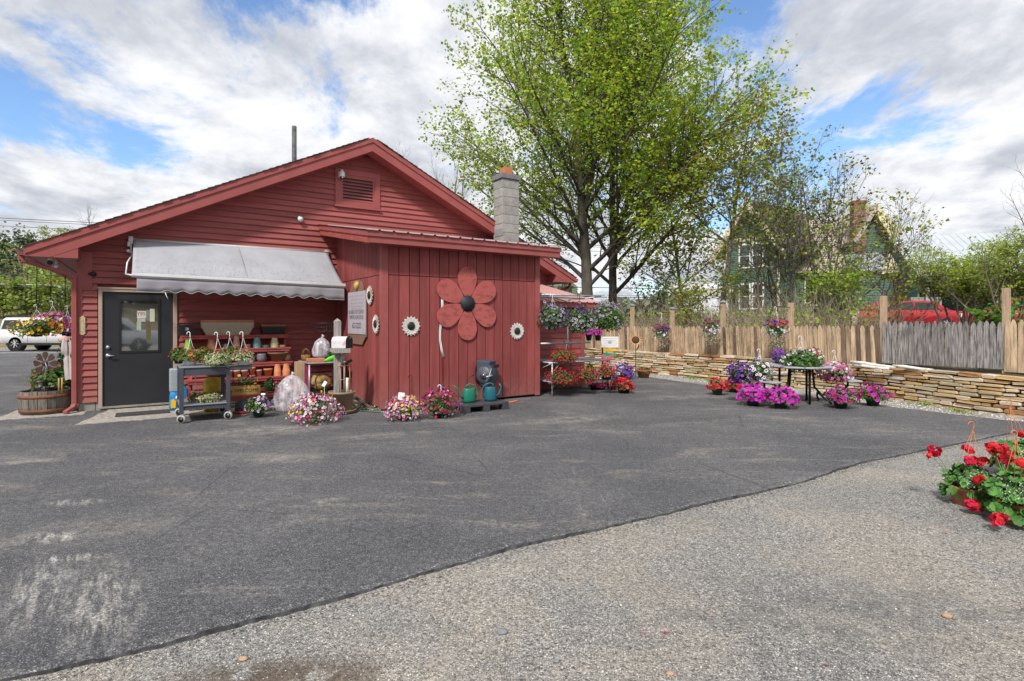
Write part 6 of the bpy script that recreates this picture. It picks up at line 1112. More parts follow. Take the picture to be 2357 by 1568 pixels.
# pallet and cans
t = thing('plastic_pallet', 'low dark grey plastic pallet on the asphalt below the hose reel', 'pallet', BW(5.60, -3.98, 0), TH); gp = pm('pallet_plastic', (.055, .055, .06), .6, .15, 6, .1)
b = MB(); b.box((0, 0, .10), (.93, .62, .14)); b.build('deck', gp, t, bevel=.006)
for i in range(3):
    for j in range(2): b = MB(); b.box((i*.40, j*.47, 0), (i*.40+.13, j*.47+.15, .10)); b.build('foot', gp, t, bevel=.004)
for i in range(6): b = MB(); b.box((.02+i*.155, .02, .14), (.02+i*.155+.115, .60, .143)); b.build('deck_slat', gp, t)
def can(label, u, v, r, mt, sp, rz):
    t = thing('watering_can', label, 'watering can', BW(u, v, .143), TH+rz); t.scale = (1.2, 1.2, 1.2); b = MB(); b.lathe([(r*.9, 0), (r*1.02, .04), (r, .12), (r*.86, .20), (r*.80, .215), (r*.7, .215), (.001, .20)], 20, sy=.72); b.build('body', mt, t)
    b = MB(); b.tube([(-r*.8, 0, .06), (-r*1.45, 0, .11), (-r*1.8, 0, .21), (-r*2.35*sp, 0, .265)], [.022, .017, .012, .014], 8); b.build('spout', mt, t)
    b = MB(); b.tube([(-r*.4, 0, .20), (-r*.5, 0, .255), (0, 0, .275), (r*.8, 0, .255), (r*1.25, 0, .19), (r*1.25, 0, .10), (r*.92, 0, .045)], .012, 8); b.build('handle', mt, t); return t
can('emerald green plastic watering can on the pallet, spout to the left', 5.86, -3.70, .105, M['cgreen'], 1.05, 0)
can('teal blue plastic watering can at the right of the pallet, spout to the right', 6.27, -3.75, .095, M['cteal'], .62, math.pi-.45)
t = thing('orange_ribbon', 'curl of orange marking tape on the ground right of the pallet', 'ribbon', BW(6.75, -3.30, .004), TH); b = MB(); b.smooth = True; P = [(0, 0, 0), (.12, -.03, .012), (.25, .01, .004), (.36, -.02, .02), (.48, .02, .005)]; vs = [(x, y+s*.012, z+s*.006) for x, y, z in P for s in (-1, 1)]; b.add(vs, [(2*i, 2*i+1, 2*i+3, 2*i+2) for i in range(4)]); o = b.build('tape', M['orange'], t); q = o.modifiers.new('s', 'SOLIDIFY'); q.thickness = .0015
# ------------------------------------------------------------------ left corner: barrel planter and company
BL = thing('barrel_planter', 'weathered half-barrel planter with rusty hoops at the shop corner', 'planter', BW(-.47, .20, 0), TH)
prb = lambda z: .325+.045*math.sin(math.pi*min(1, (z+.05)/.55))*1.0+.02*z
n = 18
for k in range(n):
    a0, a1 = 2*math.pi*k/n+.012, 2*math.pi*(k+1)/n-.012; b = MB(); zs = [0.02, .14, .27, .40]; top = .405+rnd.uniform(-.012, .008)
    vs = []
    for z in zs:
        r = prb(z); z = top if z == .40 else z
        vs += [(r*math.cos(a0), r*math.sin(a0), z), (r*math.cos(a1), r*math.sin(a1), z), ((r-.028)*math.cos(a1), (r-.028)*math.sin(a1), z), ((r-.028)*math.cos(a0), (r-.028)*math.sin(a0), z)]
    fs = [(3, 2, 1, 0), (12, 13, 14, 15)]
    for i in range(3):
        for j in range(4): fs.append((i*4+j, i*4+(j+1) % 4, (i+1)*4+(j+1) % 4, (i+1)*4+j))
    b.add(vs, fs); b.build('stave', M['barrelw'] if 'barrelw' in M else M.setdefault('barrelw', pm('old_barrel_oak', (.17, .15, .125), .85, .4, 5, .5, 60, (9, 9, .8), rn=.2)), BL)
rust = pm('rusty_hoop', (.13, .055, .035), .75, .4, 9, .2, col2=(.24, .09, .04))
for z in (.31, .065): b = MB(); r = prb(z)+.004; b.lathe([(r-.004, z-.025), (r+.003, z-.024), (prb(z+.05)+.007, z+.03), (prb(z+.05), z+.031)], 30, cap0=False); b.build('hoop', rust, BL)
b = MB(); b.lathe([(.34, .35), (.15, .375), (.001, .38)], 20, cap0=False); b.build('soil', M['soil'], BL)
Yb = 9.9
def lm(lbl, x0, y0, x1, y1, Y, cols, seed, cat='hanging basket', nm='hanging_basket', **k): return mound(nm, lbl, cat, x0, y0, x1, y1, Y, cols, seed, **k)
lm('leafy green plants with a few red blooms filling the barrel', 70, 838, 180, 902, 9.9, [('hot', 'hot', 1, (-1, -.4, .3))], 70, 'plant', 'barrel_plants', nf=9, fs=.028, nl=520, ls=.075, zmin=-.5, leaf='leafp')
lm('tall dark green foliage behind the barrel against the shop side', 128, 768, 184, 910, 11.0, [('ora', 'ora', 1)], 71, 'plant', 'corner_shrub', nf=12, fs=.03, nl=600, ls=.07, leaf='leafd', zmin=-.95)
EG = 'baskets hanging along the left eave'
lm('yellow-flowered hanging basket, frontmost under the left eave', 32, 729, 137, 779, 10.6, [('gold', 'gold', 4), ('gold', 'yel', 2)], 72, group=EG, nf=130, fs=.028, nl=620, ls=.05, leaf='leafp', pot='black', potr=.12, poth=.12, base=zz(775, 10.6), hookz=zz(700, 10.6), hang=.1)
lm('pink petunia hanging basket behind the yellow one', 84, 716, 158, 762, 11.6, [('hot', 'pink', 3), ('pink', 'pale', 1)], 73, group=EG, nf=150, fs=.03, nl=320, ls=.05, pot='black', potr=.12, poth=.12, base=zz(762, 11.6), hookz=zz(692, 11.6), hang=.1)
lm('lilac and plum hanging basket nearest the downspout', 134, 726, 176, 775, 12.4, [('dk', 'lil', 3), ('pur', 'vio', 2), ('pink', 'pale', 1)], 74, group=EG, nf=130, fs=.034, nl=320, ls=.06, leaf='leafd', pot='black', potr=.12, poth=.12, base=zz(775, 12.4), hookz=zz(703, 12.4), hang=.1)
for (px, Y, yb, lb) in ((84.5, 10.3, 705, 'empty black hook rod hanging at the far left of the eave'), (117, 11.6, 692, 'black rod carrying the pink basket'), (150, 12.4, 704, 'black rod carrying the lilac basket')):
    x, y, _ = AT(px, Y); t = thing('hook_rod', lb, 'hook', (x, y, zz(yb, Y)), TH, 'hook rods under the left eave'); zt = 2.70-zz(yb, Y); b = MB(); b.tube([(0, 0, .0), (0, 0, zt)], .008, 6); b.tube([(0, 0, .06), (.03, 0, .02), (.02, 0, -.03), (-.02, 0, -.04)], .009, 6); b.build('rod', M['blackm'], t)
t = thing('rusty_flower_stake', 'large rusty sheet-metal flower on a bent rod in the barrel', 'garden stake', (*AT(104, 9.75)[:2], .36)); zc_ = zz(837, 9.75)-.36
for k in range(8): a = k*.785; P = [(.05*math.cos(a), 0, zc_+.05*math.sin(a))]+[(math.cos(a+q)*rr_, .01*math.sin(q*9), zc_+math.sin(a+q)*rr_) for q, rr_ in ((-.34, .15), (-.30, .19), (-.12, .215), (0, .20), (.12, .215), (.30, .19), (.34, .15))]; b = MB(); b.prism(P, (0, .004+.002*(k % 2), 0)); b.build('petal', M['wrought'], t)
b = MB(); b.tube([(.0, .0, 0), (.01, -.02, zc_-.2), (.05, -.03, zc_-.05), (.02, -.02, zc_+.02), (0, 0, zc_)], .007, 6); b.build('stem', M['steel'], t); b = MB(); b.tube([(0, -.02, zc_), (0, .004, zc_)], .05, 12); b.build('hub', M['wrought'], t)
t = thing('solar_light', 'small black solar lantern standing at the barrel rim', 'garden light', (*AT(93, 9.55)[:2], .40)); b = MB(); b.lathe([(.004, .0), (.004, .04), (.03, .045), (.035, .06), (.022, .07)], 14); b.build('base', M['black'], t); b = MB(); b.lathe([(.024, .07), (.032, .14)], 12, cap0=False); b.build('glass', flat('frosted', (.35, .37, .38), .2), t); b = MB(); b.lathe([(.033, .14), (.075, .15), (.07, .165), (.02, .185), (.001, .187)], 16); b.build('cap', flat('bronze_cap', (.10, .07, .07), .4, .5), t)
for px, lb in ((136, 'left bamboo cane stub in the barrel'), (142.5, 'right bamboo cane stub in the barrel')):
    t = thing('bamboo_cane', lb, 'cane', (*AT(px, 9.55)[:2], .36), 0, 'bamboo cane stubs'); b = MB(); b.tube([(0, 0, 0), (rnd.uniform(-.01, .01), 0, .26)], .013, 8); b.build('cane', flat('bamboo_yellow', (.42, .25, .08), .6), t)
t = thing('red_post', 'dark red square wooden post behind the barrel', 'post', (*AT(78, 10.1)[:2], 0), TH); b = MB(); b.box((-.035, -.035, 0), (.10, .035, .72)); b.build('post', pm('dark_red_post', (.10, .022, .02), .7, .2, 5, .1), t)
t = thing('garment_flag', 'grey and pink cloth windsock drooping from a rod over the barrel', 'windsock', (*AT(153, 9.75)[:2], .38)); zt = zz(778, 9.75)-.38; zb = zz(874, 9.75)-.38
b = MB(); b.smooth = True; vs = []; n = 28; m = 22
for i in range(m+1):
    q = i/m; z = zt+(zb-zt)*q; r = .045+.035*math.sin(math.pi*min(1, q*2.2))*(q < .45)+.022*q-(.018 if .40 < q < .50 else 0)
    for j in range(n): a = 2*math.pi*j/n; k = 1+.34*math.sin(3*a+q*3)+.22*math.sin(7*a+q*9); vs.append((-.02+.10*q+r*k*math.cos(a), r*k*.6*math.sin(a), z+.01*math.sin(3*a)))
b.add(vs, [(i*n+j, i*n+(j+1) % n, (i+1)*n+(j+1) % n, (i+1)*n+j) for i in range(m) for j in range(n)]); o = b.build('cloth', pm('linen', (.42, .38, .37), .9, .1, 6, .3, 60), t)
bag(t, (-.04, 0, zt-.03), (.085, .06, .07), 14, 'pink_hood', .25, 20, 12, pm('pink_cloth', (.55, .33, .30), .9, .12, 6, .2)); b = MB(); b.tube([(.06, .02, 0), (.05, .02, zt+.05)], .007, 6); b.build('rod', M['blackm'], t)
t = thing('fairy_light_wire', 'loop of thin wire with small bulbs round the rusty flower', 'string light', (*AT(84, 9.72)[:2], .70)); b = MB(); b.tube([(.12*math.cos(a)-.0, .01*math.sin(5*a), .10+.17*math.sin(a)+.02*math.sin(7*a)) for a in np.linspace(1.2, 4.6, 26)], .003, 4, False); b.build('wire', M['steel'], t)
# ------------------------------------------------------------------ dry stone wall
SW = thing('stone_wall', 'low dry-stacked retaining wall of cream, tan and rust flat stones', 'wall', (0, 0, 0))
def stonemat():
    m, t, o = newmat('wall_stone'); n = t.nodes; l = t.links; p = n.new('ShaderNodeBsdfPrincipled'); l.new(p.outputs[0], o.inputs[0]); p.inputs['Roughness'].default_value = .85; p.inputs['Specular IOR Level'].default_value = .25
    oi = n.new('ShaderNodeObjectInfo'); ge = n.new('ShaderNodeNewGeometry'); ad = n.new('ShaderNodeMath'); ad.operation = 'ADD'; l.new(oi.outputs['Random'], ad.inputs[0]); l.new(ge.outputs['Random Per Island'], ad.inputs[1]); fr_ = n.new('ShaderNodeMath'); fr_.operation = 'FRACT'; l.new(ad.outputs[0], fr_.inputs[0])
    rp = n.new('ShaderNodeValToRGB'); rp.color_ramp.interpolation = 'CONSTANT'; l.new(fr_.outputs[0], rp.inputs[0]); cs = [(.72, .57, .40), (.64, .50, .30), (.60, .40, .19), (.47, .41, .25), (.76, .64, .50), (.42, .23, .11), (.68, .54, .41), (.60, .45, .25), (.74, .60, .44), (.53, .45, .32)]
    e = rp.color_ramp.elements; e[0].color = (*cs[0], 1); e[1].position = .1; e[1].color = (*cs[1], 1)
    for i in range(2, 10): x = e.new(i/10); x.color = (*cs[i], 1)
    c = n.new('ShaderNodeTexCoord'); v = n.new('ShaderNodeVectorMath'); v.operation = 'ADD'; l.new(c.outputs['Object'], v.inputs[0]); s = n.new('ShaderNodeMath'); s.operation = 'MULTIPLY'; s.inputs[1].default_value = 50; l.new(fr_.outputs[0], s.inputs[0]); l.new(s.outputs[0], v.inputs[1])
    ns = n.new('ShaderNodeTexNoise'); ns.inputs['Scale'].default_value = 7; ns.inputs['Detail'].default_value = 7; ns.inputs['Roughness'].default_value = .7; l.new(v.outputs[0], ns.inputs[0]); mr_ = n.new('ShaderNodeMapRange'); l.new(ns.outputs['Fac'], mr_.inputs[0]); mr_.inputs[1].default_value = .3; mr_.inputs[2].default_value = .7; mr_.inputs[3].default_value = .66; mr_.inputs[4].default_value = 1.12
    hs = n.new('ShaderNodeHueSaturation'); l.new(rp.outputs[0], hs.inputs['Color']); l.new(mr_.outputs[0], hs.inputs['Value']); hs.inputs['Saturation'].default_value = 1.0; l.new(hs.outputs[0], p.inputs['Base Color'])
    nb = n.new('ShaderNodeTexNoise'); nb.inputs['Scale'].default_value = 22; nb.inputs['Detail'].default_value = 5; l.new(v.outputs[0], nb.inputs[0]); bp = n.new('ShaderNodeBump'); bp.inputs['Strength'].default_value = .6; bp.inputs['Distance'].default_value = .02; l.new(nb.outputs['Fac'], bp.inputs['Height']); l.new(bp.outputs[0], p.inputs['Normal']); return m
MS = stonemat()
def stone_variant(sd):
    r = random.Random(sd); V = []; b = MB()
    pts = [(-.5, -.36), (-.44, -.5), (.44, -.5), (.5, -.34), (.5, .36), (.42, .5), (-.43, .5), (-.5, .33)]
    pts = [(x+r.uniform(-.035, .035), z+r.uniform(-.09, .09)) for x, z in pts]; n = 8
    vs = [(x*.93, -.5+r.uniform(-.06, .02), z*.84) for x, z in pts]+[(x, -.38+r.uniform(-.04, .04), z) for x, z in pts]+[(x, .5, z) for x, z in pts]
    b.add(vs, [tuple(range(n))]+[(i, n+i, n+(i+1) % n, (i+1) % n) for i in range(n)]+[(n+i, 2*n+i, 2*n+(i+1) % n, n+(i+1) % n) for i in range(n)])
    return b.mesh('stone', MS)
SV_ = [stone_variant(i) for i in range(16)]
stones = []; z = -.05; rw = random.Random(3); row = 0
while z < .60:
    h = .050+rw.random()*.030; d = .6+rw.random()*.3
    while d < 18.2:
        L = rw.uniform(.15, .46) if rw.random() < .85 else rw.uniform(.4, .62); p, t = along(wallP, d+L/2); hh = h*(1.0 if rw.random() < .8 else .72); zt_ = .66-.004*d
        if z < zt_-.02: stones.append((float(np.hypot(*p)), p, t, L, hh, z+h/2+.012*math.sin(d*1.3+row*.25)+rw.uniform(-.005, .005), rw.uniform(-.03, .02), rw.random()))
        d += L+.008
    z += h+.006; row += 1
stones.sort(key=lambda s: s[0] if abs(math.atan2(s[1][0], s[1][1])) < .76 else 1e3)
rest = MB()
for k, (dist, p, t, L, hh, zc_, dy, q) in enumerate(stones):
    nn = np.array([-t[1], t[0]]); ang = math.atan2(-t[1], -t[0]); c_ = p-nn*(.10-dy)
    if k < 298:
        o = link('stone', SV_[k % 16], SW); o.location = (c_[0], c_[1], zc_); o.rotation_euler = (0, rw.uniform(-.03, .03), ang); o.scale = (L-.014, .20, hh-.004)
    else:
        T = Matrix.Translation((c_[0], c_[1], zc_)) @ Matrix.Rotation(ang, 4, 'Z') @ Matrix.Diagonal((L-.018, .20, hh-.008, 1)); b0 = len(rest.v); me = SV_[k % 16]; rest.T = T; rest.add([v.co.copy() for v in me.vertices], [tuple(pl.vertices) for pl in me.polygons]); rest.T = None
o = rest.build('stones', MS, SW); o['kind'] = 'stuff'
V = []; K = 60
for i in range(K):
    p, t = along(wallP, .3+i*18/K); nn = np.array([-t[1], t[0]]); 
    for (q, z) in ((-.075, -.06), (-.075, .585), (-.55, .60), (-.55, -.06)): c_ = p+nn*q; V.append((c_[0], c_[1], z))
o = link('earth_core', np_mesh('earth_core', V, np.array([(i*4+j, i*4+j+1, (i+1)*4+j+1, (i+1)*4+j) for i in range(K-1) for j in range(3)]), M['mulch']), SW)
# planting strip on top
V = []
for i in range(K):
    p, t = along(wallP, .3+i*18/K); nn = np.array([-t[1], t[0]])
    for (q, z) in ((-.10, .60), (-.22, .615), (-.42, .63), (-.72, .64)): c_ = p+nn*q; V.append((c_[0], c_[1], z-.0035*i*18/K+rnd.uniform(-.008, .008)))
structure(link('planting_strip', np_mesh('planting_strip', V, np.array([(i*4+j, i*4+j+1, (i+1)*4+j+1, (i+1)*4+j) for i in range(K-1) for j in range(3)]), M['mulch'])))
# birch logs
for (x0, y0, x1, y1, lb) in ((1958, 833, 2062, 846, 'pale birch log lying on the wall top, left one'), (2055, 842, 2147, 852, 'pale birch log lying on the wall top, right one'), (1962, 841, 2046, 849, 'thin birch log in front of the left one')):
    Ya, Yb_ = (.94*1265)/(y0-738), (.92*1265)/(y1-738); Ya = 12.0 if x0 < 2000 else 11.35; Yb_ = 11.3 if x1 < 2100 else 10.75
    A = Vector(((x0-1178.5)/1265*Ya, Ya, zz(y0, Ya))); B_ = Vector(((x1-1178.5)/1265*Yb_, Yb_, zz(y1, Yb_))); b = MB(); b.tube([A, A*.7+B_*.3+Vector((0, 0, .008)), A*.3+B_*.7-Vector((0, 0, .006)), B_], [.028, .034, .030, .026], 12); o = b.build('birch_log', M['birch']); tag(o, lb, 'log', 'birch logs on the wall')
# ------------------------------------------------------------------ picket fence
FN = thing('picket_fence', 'old picket fence, mostly tan painted with one silver-grey weathered section', 'fence', (0, 0, 0))
fP = np.array([(10.6, 7.4), (9.9, 9.1), (9.25, 10.4), (8.08, 12.05), (6.9, 13.8), (5.9, 15.3), (4.6, 17.35), (3.3, 19.2), (2.2, 20.8)])
fl = np.sum(np.linalg.norm(np.diff(fP, axis=0), axis=1))
def picket(sd, wide):
    r = random.Random(sd); w_ = wide/2; b = MB(); tip = r.uniform(.85, 1.0); P = [(-w_, 0), (w_, 0), (w_*r.uniform(.9, 1), 1-.125), (w_*.72, 1-.062), (w_*.22, 1-.006), (-w_*.18, 1-.002), (-w_*.7, 1-.058), (-w_*r.uniform(.9, 1), 1-.12)]
    b.prism([(x, -.009+.0, z) for x, z in P], (0, .018, 0)); b.T = None; return b
PM_ = {k: [picket(i+10*j, .094).mesh('picket', M[k]) for i in range(4)] for j, k in enumerate(('tanw', 'greyw', 'darkp'))}
d = .2; rf = random.Random(12); i = 0
def fz(d): q = d/fl; return (.66-.065*q)
while d < fl-.1:
    p, t = along(fP, d); px = p[0]/p[1]*1265+1178.5; nn = np.array([-t[1], t[0]])
    kind = 'tanw' if px > 2306 else 'greyw' if px > 2028 else ('darkp' if rf.random() < (.10 if px < 1880 else .25) else 'tanw')
    zb = fz(d)+(.055 if kind == 'greyw' and px > 2028 else 0); top = (1.60 if px > 2028 else 1.53-.10*min(1, max(0, (2028-px)/600)))+rf.uniform(-.025, .02)
    if px > 2306: zb = .655; top = 1.64
    o = link('picket', rf.choice(PM_[kind]), FN); off = rf.uniform(-.006, .006); o.location = (p[0]+nn[0]*off, p[1]+nn[1]*off, zb); o.scale = (1, 1, top-zb)
    o.rotation_euler = (rf.uniform(-.02, .02), (-.045 if px < 2028 else -.008)+rf.uniform(-.014, .014), math.atan2(-t[1], -t[0])); d += .099+rf.uniform(0, .008)
for h in (.20, .72):
    for k in range(14):
        a, _ = along(fP, .1+k*fl/14.2); c_, _ = along(fP, .1+(k+1)*fl/14.2); t = (c_-a)/np.linalg.norm(c_-a); nn = np.array([t[1], -t[0]])*.10; b = MB(); b.bar((a[0]+nn[0], a[1]+nn[1], fz(k*fl/14)+h+.0), (c_[0]+nn[0], c_[1]+nn[1], fz((k+1)*fl/14)+h), .035, .085); b.build('fence_rail', M['postw'], FN)
FB = [(1524, 743, 784, 0), (1637, 729, 783, 0), (1787, 730, 790, 0)]
for k, (px, yt, cap) in enumerate(((1452, 704, 1), (1543, 712, 1), (1661, 697, 1), (1817, 697, 0), (2030.5, 681, 0), (2311, 663, 0))):
    a = (px-1178.5)/1265; best = min(np.linspace(0, fl, 800), key=lambda d: abs(along(fP, d)[0][0]/along(fP, d)[0][1]-a)); p, t = along(fP, best); nn = np.array([t[1], -t[0]])*.07; p = p+nn; zt = zz(yt, p[1])
    b = MB(); b.T = Matrix.Translation((p[0], p[1], 0)) @ Matrix.Rotation(.5, 4, 'Z'); w_ = .05; b.box((-w_, -w_, .4), (w_, w_, zt)); b.build('fence_post', M['postw'], FN)
    if cap: b = MB(); b.T = Matrix.Translation((p[0], p[1], zt)) @ Matrix.Rotation(.5, 4, 'Z'); b.box((-.075, -.075, 0), (.075, .075, .025)); b.add([(-.07, -.07, .025), (.07, -.07, .025), (.07, .07, .025), (-.07, .07, .025), (0, 0, .075)], [(0, 1, 4), (1, 2, 4), (2, 3, 4), (3, 0, 4)]); b.build('post_cap', M['steel'], FN)
    if k in (1, 2, 3):
        bx = (1522, 1637, 1787)[k-1]; bxY = p[1]-.35; q = AT(bx, bxY, zt-.12); b = MB(); b.tube([(p[0], p[1], zt-.12), (q[0], q[1], zt-.10)], .008, 6); b.build('bracket_arm', M['blackm'], FN)
        lbs = ('hanging basket of violet and red petunias, leftmost on the fence', 'hanging basket of red, purple and tiny white flowers at the middle fence post', 'hanging basket of red and purple petunias with long white trailers, rightmost on the fence')
        x0, x1, y0, y1 = ((1499, 1546, 744, 780), (1614, 1659, 730, 774), (1756, 1818, 731, 776))[k-1]; wt = (2, 10, 4)[k-1]
        mound('hanging_basket', lbs[k-1], 'hanging basket', x0, y0, x1, y1, bxY, [('red', 'red', 4, (.3, -.2, 1) if k != 2 else (-.6, 0, 1)), ('pur', 'pur', 5, (0, -.2, 1)), ('pale', 'white', wt*1.6, (0, -.3, -1))], 80+k, GF, nf=150, fs=.028, nl=500, ls=.05, pot='wpot', potr=.10, poth=.12, base=zz(y1, bxY)+.02, zmin=-.9, hookz=zt-.10, hang=.05)
        t_ = [o for o in bpy.data.objects if o.get('label') == lbs[k-1]][0]; n_ = 200; zb_ = zz(y1, bxY)-t_.location.z; P = np.stack([rng.normal(0, .10, n_), rng.normal(0, .10, n_), zb_+.14-rng.random(n_)**1.5*.38], 1); P[:, 0] *= 1-.5*np.clip((zb_-P[:, 2])/.3, 0, 1)
        merge('trailing_stems', [inst(LEAF, P, rng.normal(0, 1, (n_, 3)), np.full(n_, .045)), inst(SIM, P+rng.normal(0, .02, (n_, 3)), rng.normal(0, 1, (n_, 3))-[0, 1, 0], np.full(n_, .012), 1, 1)], [M['leafp'], F['white']], t_)['kind'] = 'stuff'
# ------------------------------------------------------------------ trees
def tubes_mesh(name, polys, mat_, parent=None):
    Vs, Fs, o = [], [], 0
    for P, rr, n in polys:
        P = np.asarray(P); k = len(P); D = np.gradient(P, axis=0); D /= np.maximum(np.linalg.norm(D, axis=1, keepdims=True), 1e-9); h = np.array([.0, 0, 1.]) if abs(D[0, 2]) < .9 else np.array([1., 0, 0]); A = np.cross(D, h); A /= np.maximum(np.linalg.norm(A, axis=1, keepdims=True), 1e-9); B_ = np.cross(D, A); an = np.arange(n)*2*np.pi/n
        V = P[:, None]+(A[:, None]*np.cos(an)[None, :, None]+B_[:, None]*np.sin(an)[None, :, None])*np.asarray(rr)[:, None, None]; Vs.append(V.reshape(-1, 3)); i = np.arange(k-1)[:, None]*n; j = np.arange(n)[None]; j2 = (j+1) % n
        Fs.append(np.stack([i+j, i+j2, i+n+j2, i+n+j], -1).reshape(-1, 4)+o); o += k*n
    return link(name, np_mesh(name, np.concatenate(Vs), np.concatenate(Fs), mat_, smooth=True), parent)
def path(p, d, L, segs, wig, up, r):
    P = [p]; d = d/np.linalg.norm(d)
    for i in range(segs):
        d = d+r.normal(0, wig, 3)+np.array([0, 0, up]); d /= np.linalg.norm(d); P.append(P[-1]+d*L/segs)
    return np.array(P), d
def perp(d, r):
    v = r.normal(0, 1, 3); v -= d*v.dot(d); return v/np.linalg.norm(v)
LQ = (np.array([(-.5, 0, 0), (-.1, .5, .12), (.5, .05, 0), (.05, -.5, .10)]), np.array([(0, 1, 2), (0, 2, 3)]), np.zeros((0, 4), int))
def tree(name, label, group, loc, H, r0, seed, lm_, bark='bark', first=.28, n1=20, n2=7, n3=5, ang=(.55, 1.05), Lk_=.62, leaves=6, ls=.12, up1=.06, lean=(0, 0), split=None, leafy=1.0, cat='tree', L2=.42, L3=.42, wig=.07, env=None, yellow=0, cl=.16, stems=1, ymat=None, lexp=.62, fexp=.9):
    r = np.random.default_rng(seed); t = thing(name, label, cat, (float(loc[0]), float(loc[1]), float(loc[2])), 0, group); lv = [[], [], [], []]; tips = []
    stems_ = []
    for s in range(stems):
        if stems == 1: d0 = np.array([lean[0], lean[1], 1.]); p0 = np.zeros(3)
        else: a = r.random()*6.28; q = r.uniform(.1, .55); d0 = np.array([math.cos(a)*q+lean[0], math.sin(a)*q+lean[1], 1.]); p0 = np.array([math.cos(a)*.12, math.sin(a)*.12, 0])
        Hs = H*(1 if stems == 1 else r.uniform(.7, 1.05)); P, d = path(p0, d0, Hs*.93, 14, .035 if stems == 1 else .08, .05, r); rr = r0*(1-np.linspace(0, 1, 15)**.85*.93); rr[0] *= 1.25; stems_.append((P, rr, Hs)); lv[0].append((P, rr, 12 if r0 > .12 else 7))
    if split:
        for (f, a, q, Lf) in split:
            P, rr, Hs = stems_[0]; i = int(f*14); P2, _ = path(P[i], np.array([math.sin(a)*q, math.cos(a)*q, 1.]), Hs*Lf, 14, .04, .05, r); r2 = rr[i]*.72*(1-np.linspace(0, 1, 15)**.85*.93); stems_.append((P2, r2, Hs*Lf*1.0)); lv[0].append((P2, r2, 10))
    for si, (P, rr, Hs) in enumerate(stems_):
        nn1 = n1 if si == 0 else int(n1*.7); nn1 = n1 if stems == 1 and si == 0 else max(3, nn1 if split else n1//1)
        f0 = first if si == 0 or stems > 1 else .12
        for k in range(nn1):
            f = f0+(1-f0)*((k+r.random()*.8)/nn1)**fexp; f = min(f, .97); x = f*14; i = int(x); p = P[i]+(P[min(i+1, 14)]-P[i])*(x-i); rad = np.interp(x, range(15), rr)
            a = k*2.4+r.normal(0, .4); an = ang[1]+(ang[0]-ang[1])*f+r.normal(0, .08); d = np.array([math.cos(a)*math.sin(an), math.sin(a)*math.sin(an), math.cos(an)]); L = Hs*Lk_*(1-f)**lexp*(.85+.3*r.random())+.05*Hs
            B_, dd = path(p, d, L, 8, wig, up1, r); rb = min(rad*.5, .0095*L+.015)*(1-np.linspace(0, 1, 9)*.85); lv[1].append((B_, rb, 6))
            for m_ in range(max(3, int(L*n2))):
                f2 = .08+.92*(m_+r.random())/max(3, int(L*n2)); x2 = f2*8; i2 = min(int(x2), 7); p2 = B_[i2]+(B_[i2+1]-B_[i2])*(x2-i2); dl = B_[i2+1]-B_[i2]; dl /= np.linalg.norm(dl); d2_ = dl*.85+perp(dl, r)*.62+np.array([0, 0, .12]); LL = L*L2*(1.15-f2*.75)*(.7+.6*r.random())+.12
                B2, dd2 = path(p2, d2_, LL, 4, wig*1.4, up1, r); lv[2].append((B2, np.linspace(max(.006, .008*LL+.003), .003, 5), 4))
                for w_ in range(max(2, int(LL*n3))):
                    f3 = .15+.85*(w_+r.random())/max(2, int(LL*n3)); x3 = f3*4; i3 = min(int(x3), 3); p3 = B2[i3]+(B2[i3+1]-B2[i3])*(x3-i3); dl3 = B2[i3+1]-B2[i3]; dl3 /= np.linalg.norm(dl3)+1e-9; L3_ = LL*L3*(.6+.7*r.random())+.08; B3, _ = path(p3, dl3*.8+perp(dl3, r)*.7+np.array([0, 0, .1]), L3_, 2, wig*1.5, up1, r); lv[3].append((B3, np.array([.005, .0035, .002])*(1 if r0 > .1 else .7), 3)); tips.append(B3)
    tubes_mesh('trunk', lv[0], M[bark], t); tubes_mesh('limbs', lv[1], M[bark], t); tubes_mesh('twigs', lv[2]+lv[3], M[bark], t)
    if leaves and leafy > 0:
        Tp = np.array(tips); n = len(Tp); idx = r.random(n) < leafy; Tp = Tp[idx]; n = len(Tp); q = .25+.85*r.random((n, leaves)); P = Tp[:, 0][:, None]+(Tp[:, 2]-Tp[:, 0])[:, None]*q[..., None]+r.normal(0, cl, (n, leaves, 3))*np.array([1, 1, .75]); P = P.reshape(-1, 3); Nn = r.normal(0, .55, (len(P), 3))+np.array([0, 0, .8]); S = ls*(.55+.75*r.random(len(P)))
        lab = r.integers(0, len(lm_), len(P)//leaves).repeat(leaves) if len(lm_) > 1 else np.zeros(len(P), int); parts = [inst(LQ, P[lab == k], Nn[lab == k], S[lab == k], k, k) for k in range(len(lm_)) if (lab == k).any()]; merge('crown', parts, lm_, t)
    return t
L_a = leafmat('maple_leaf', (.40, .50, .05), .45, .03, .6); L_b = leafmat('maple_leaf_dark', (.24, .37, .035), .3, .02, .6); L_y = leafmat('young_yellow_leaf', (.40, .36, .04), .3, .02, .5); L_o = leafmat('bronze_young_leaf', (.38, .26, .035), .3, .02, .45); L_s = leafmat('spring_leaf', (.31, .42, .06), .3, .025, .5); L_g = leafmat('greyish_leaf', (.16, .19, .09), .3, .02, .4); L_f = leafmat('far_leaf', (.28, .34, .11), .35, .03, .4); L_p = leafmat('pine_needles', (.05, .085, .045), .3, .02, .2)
GT = 'big maples beyond the fence'
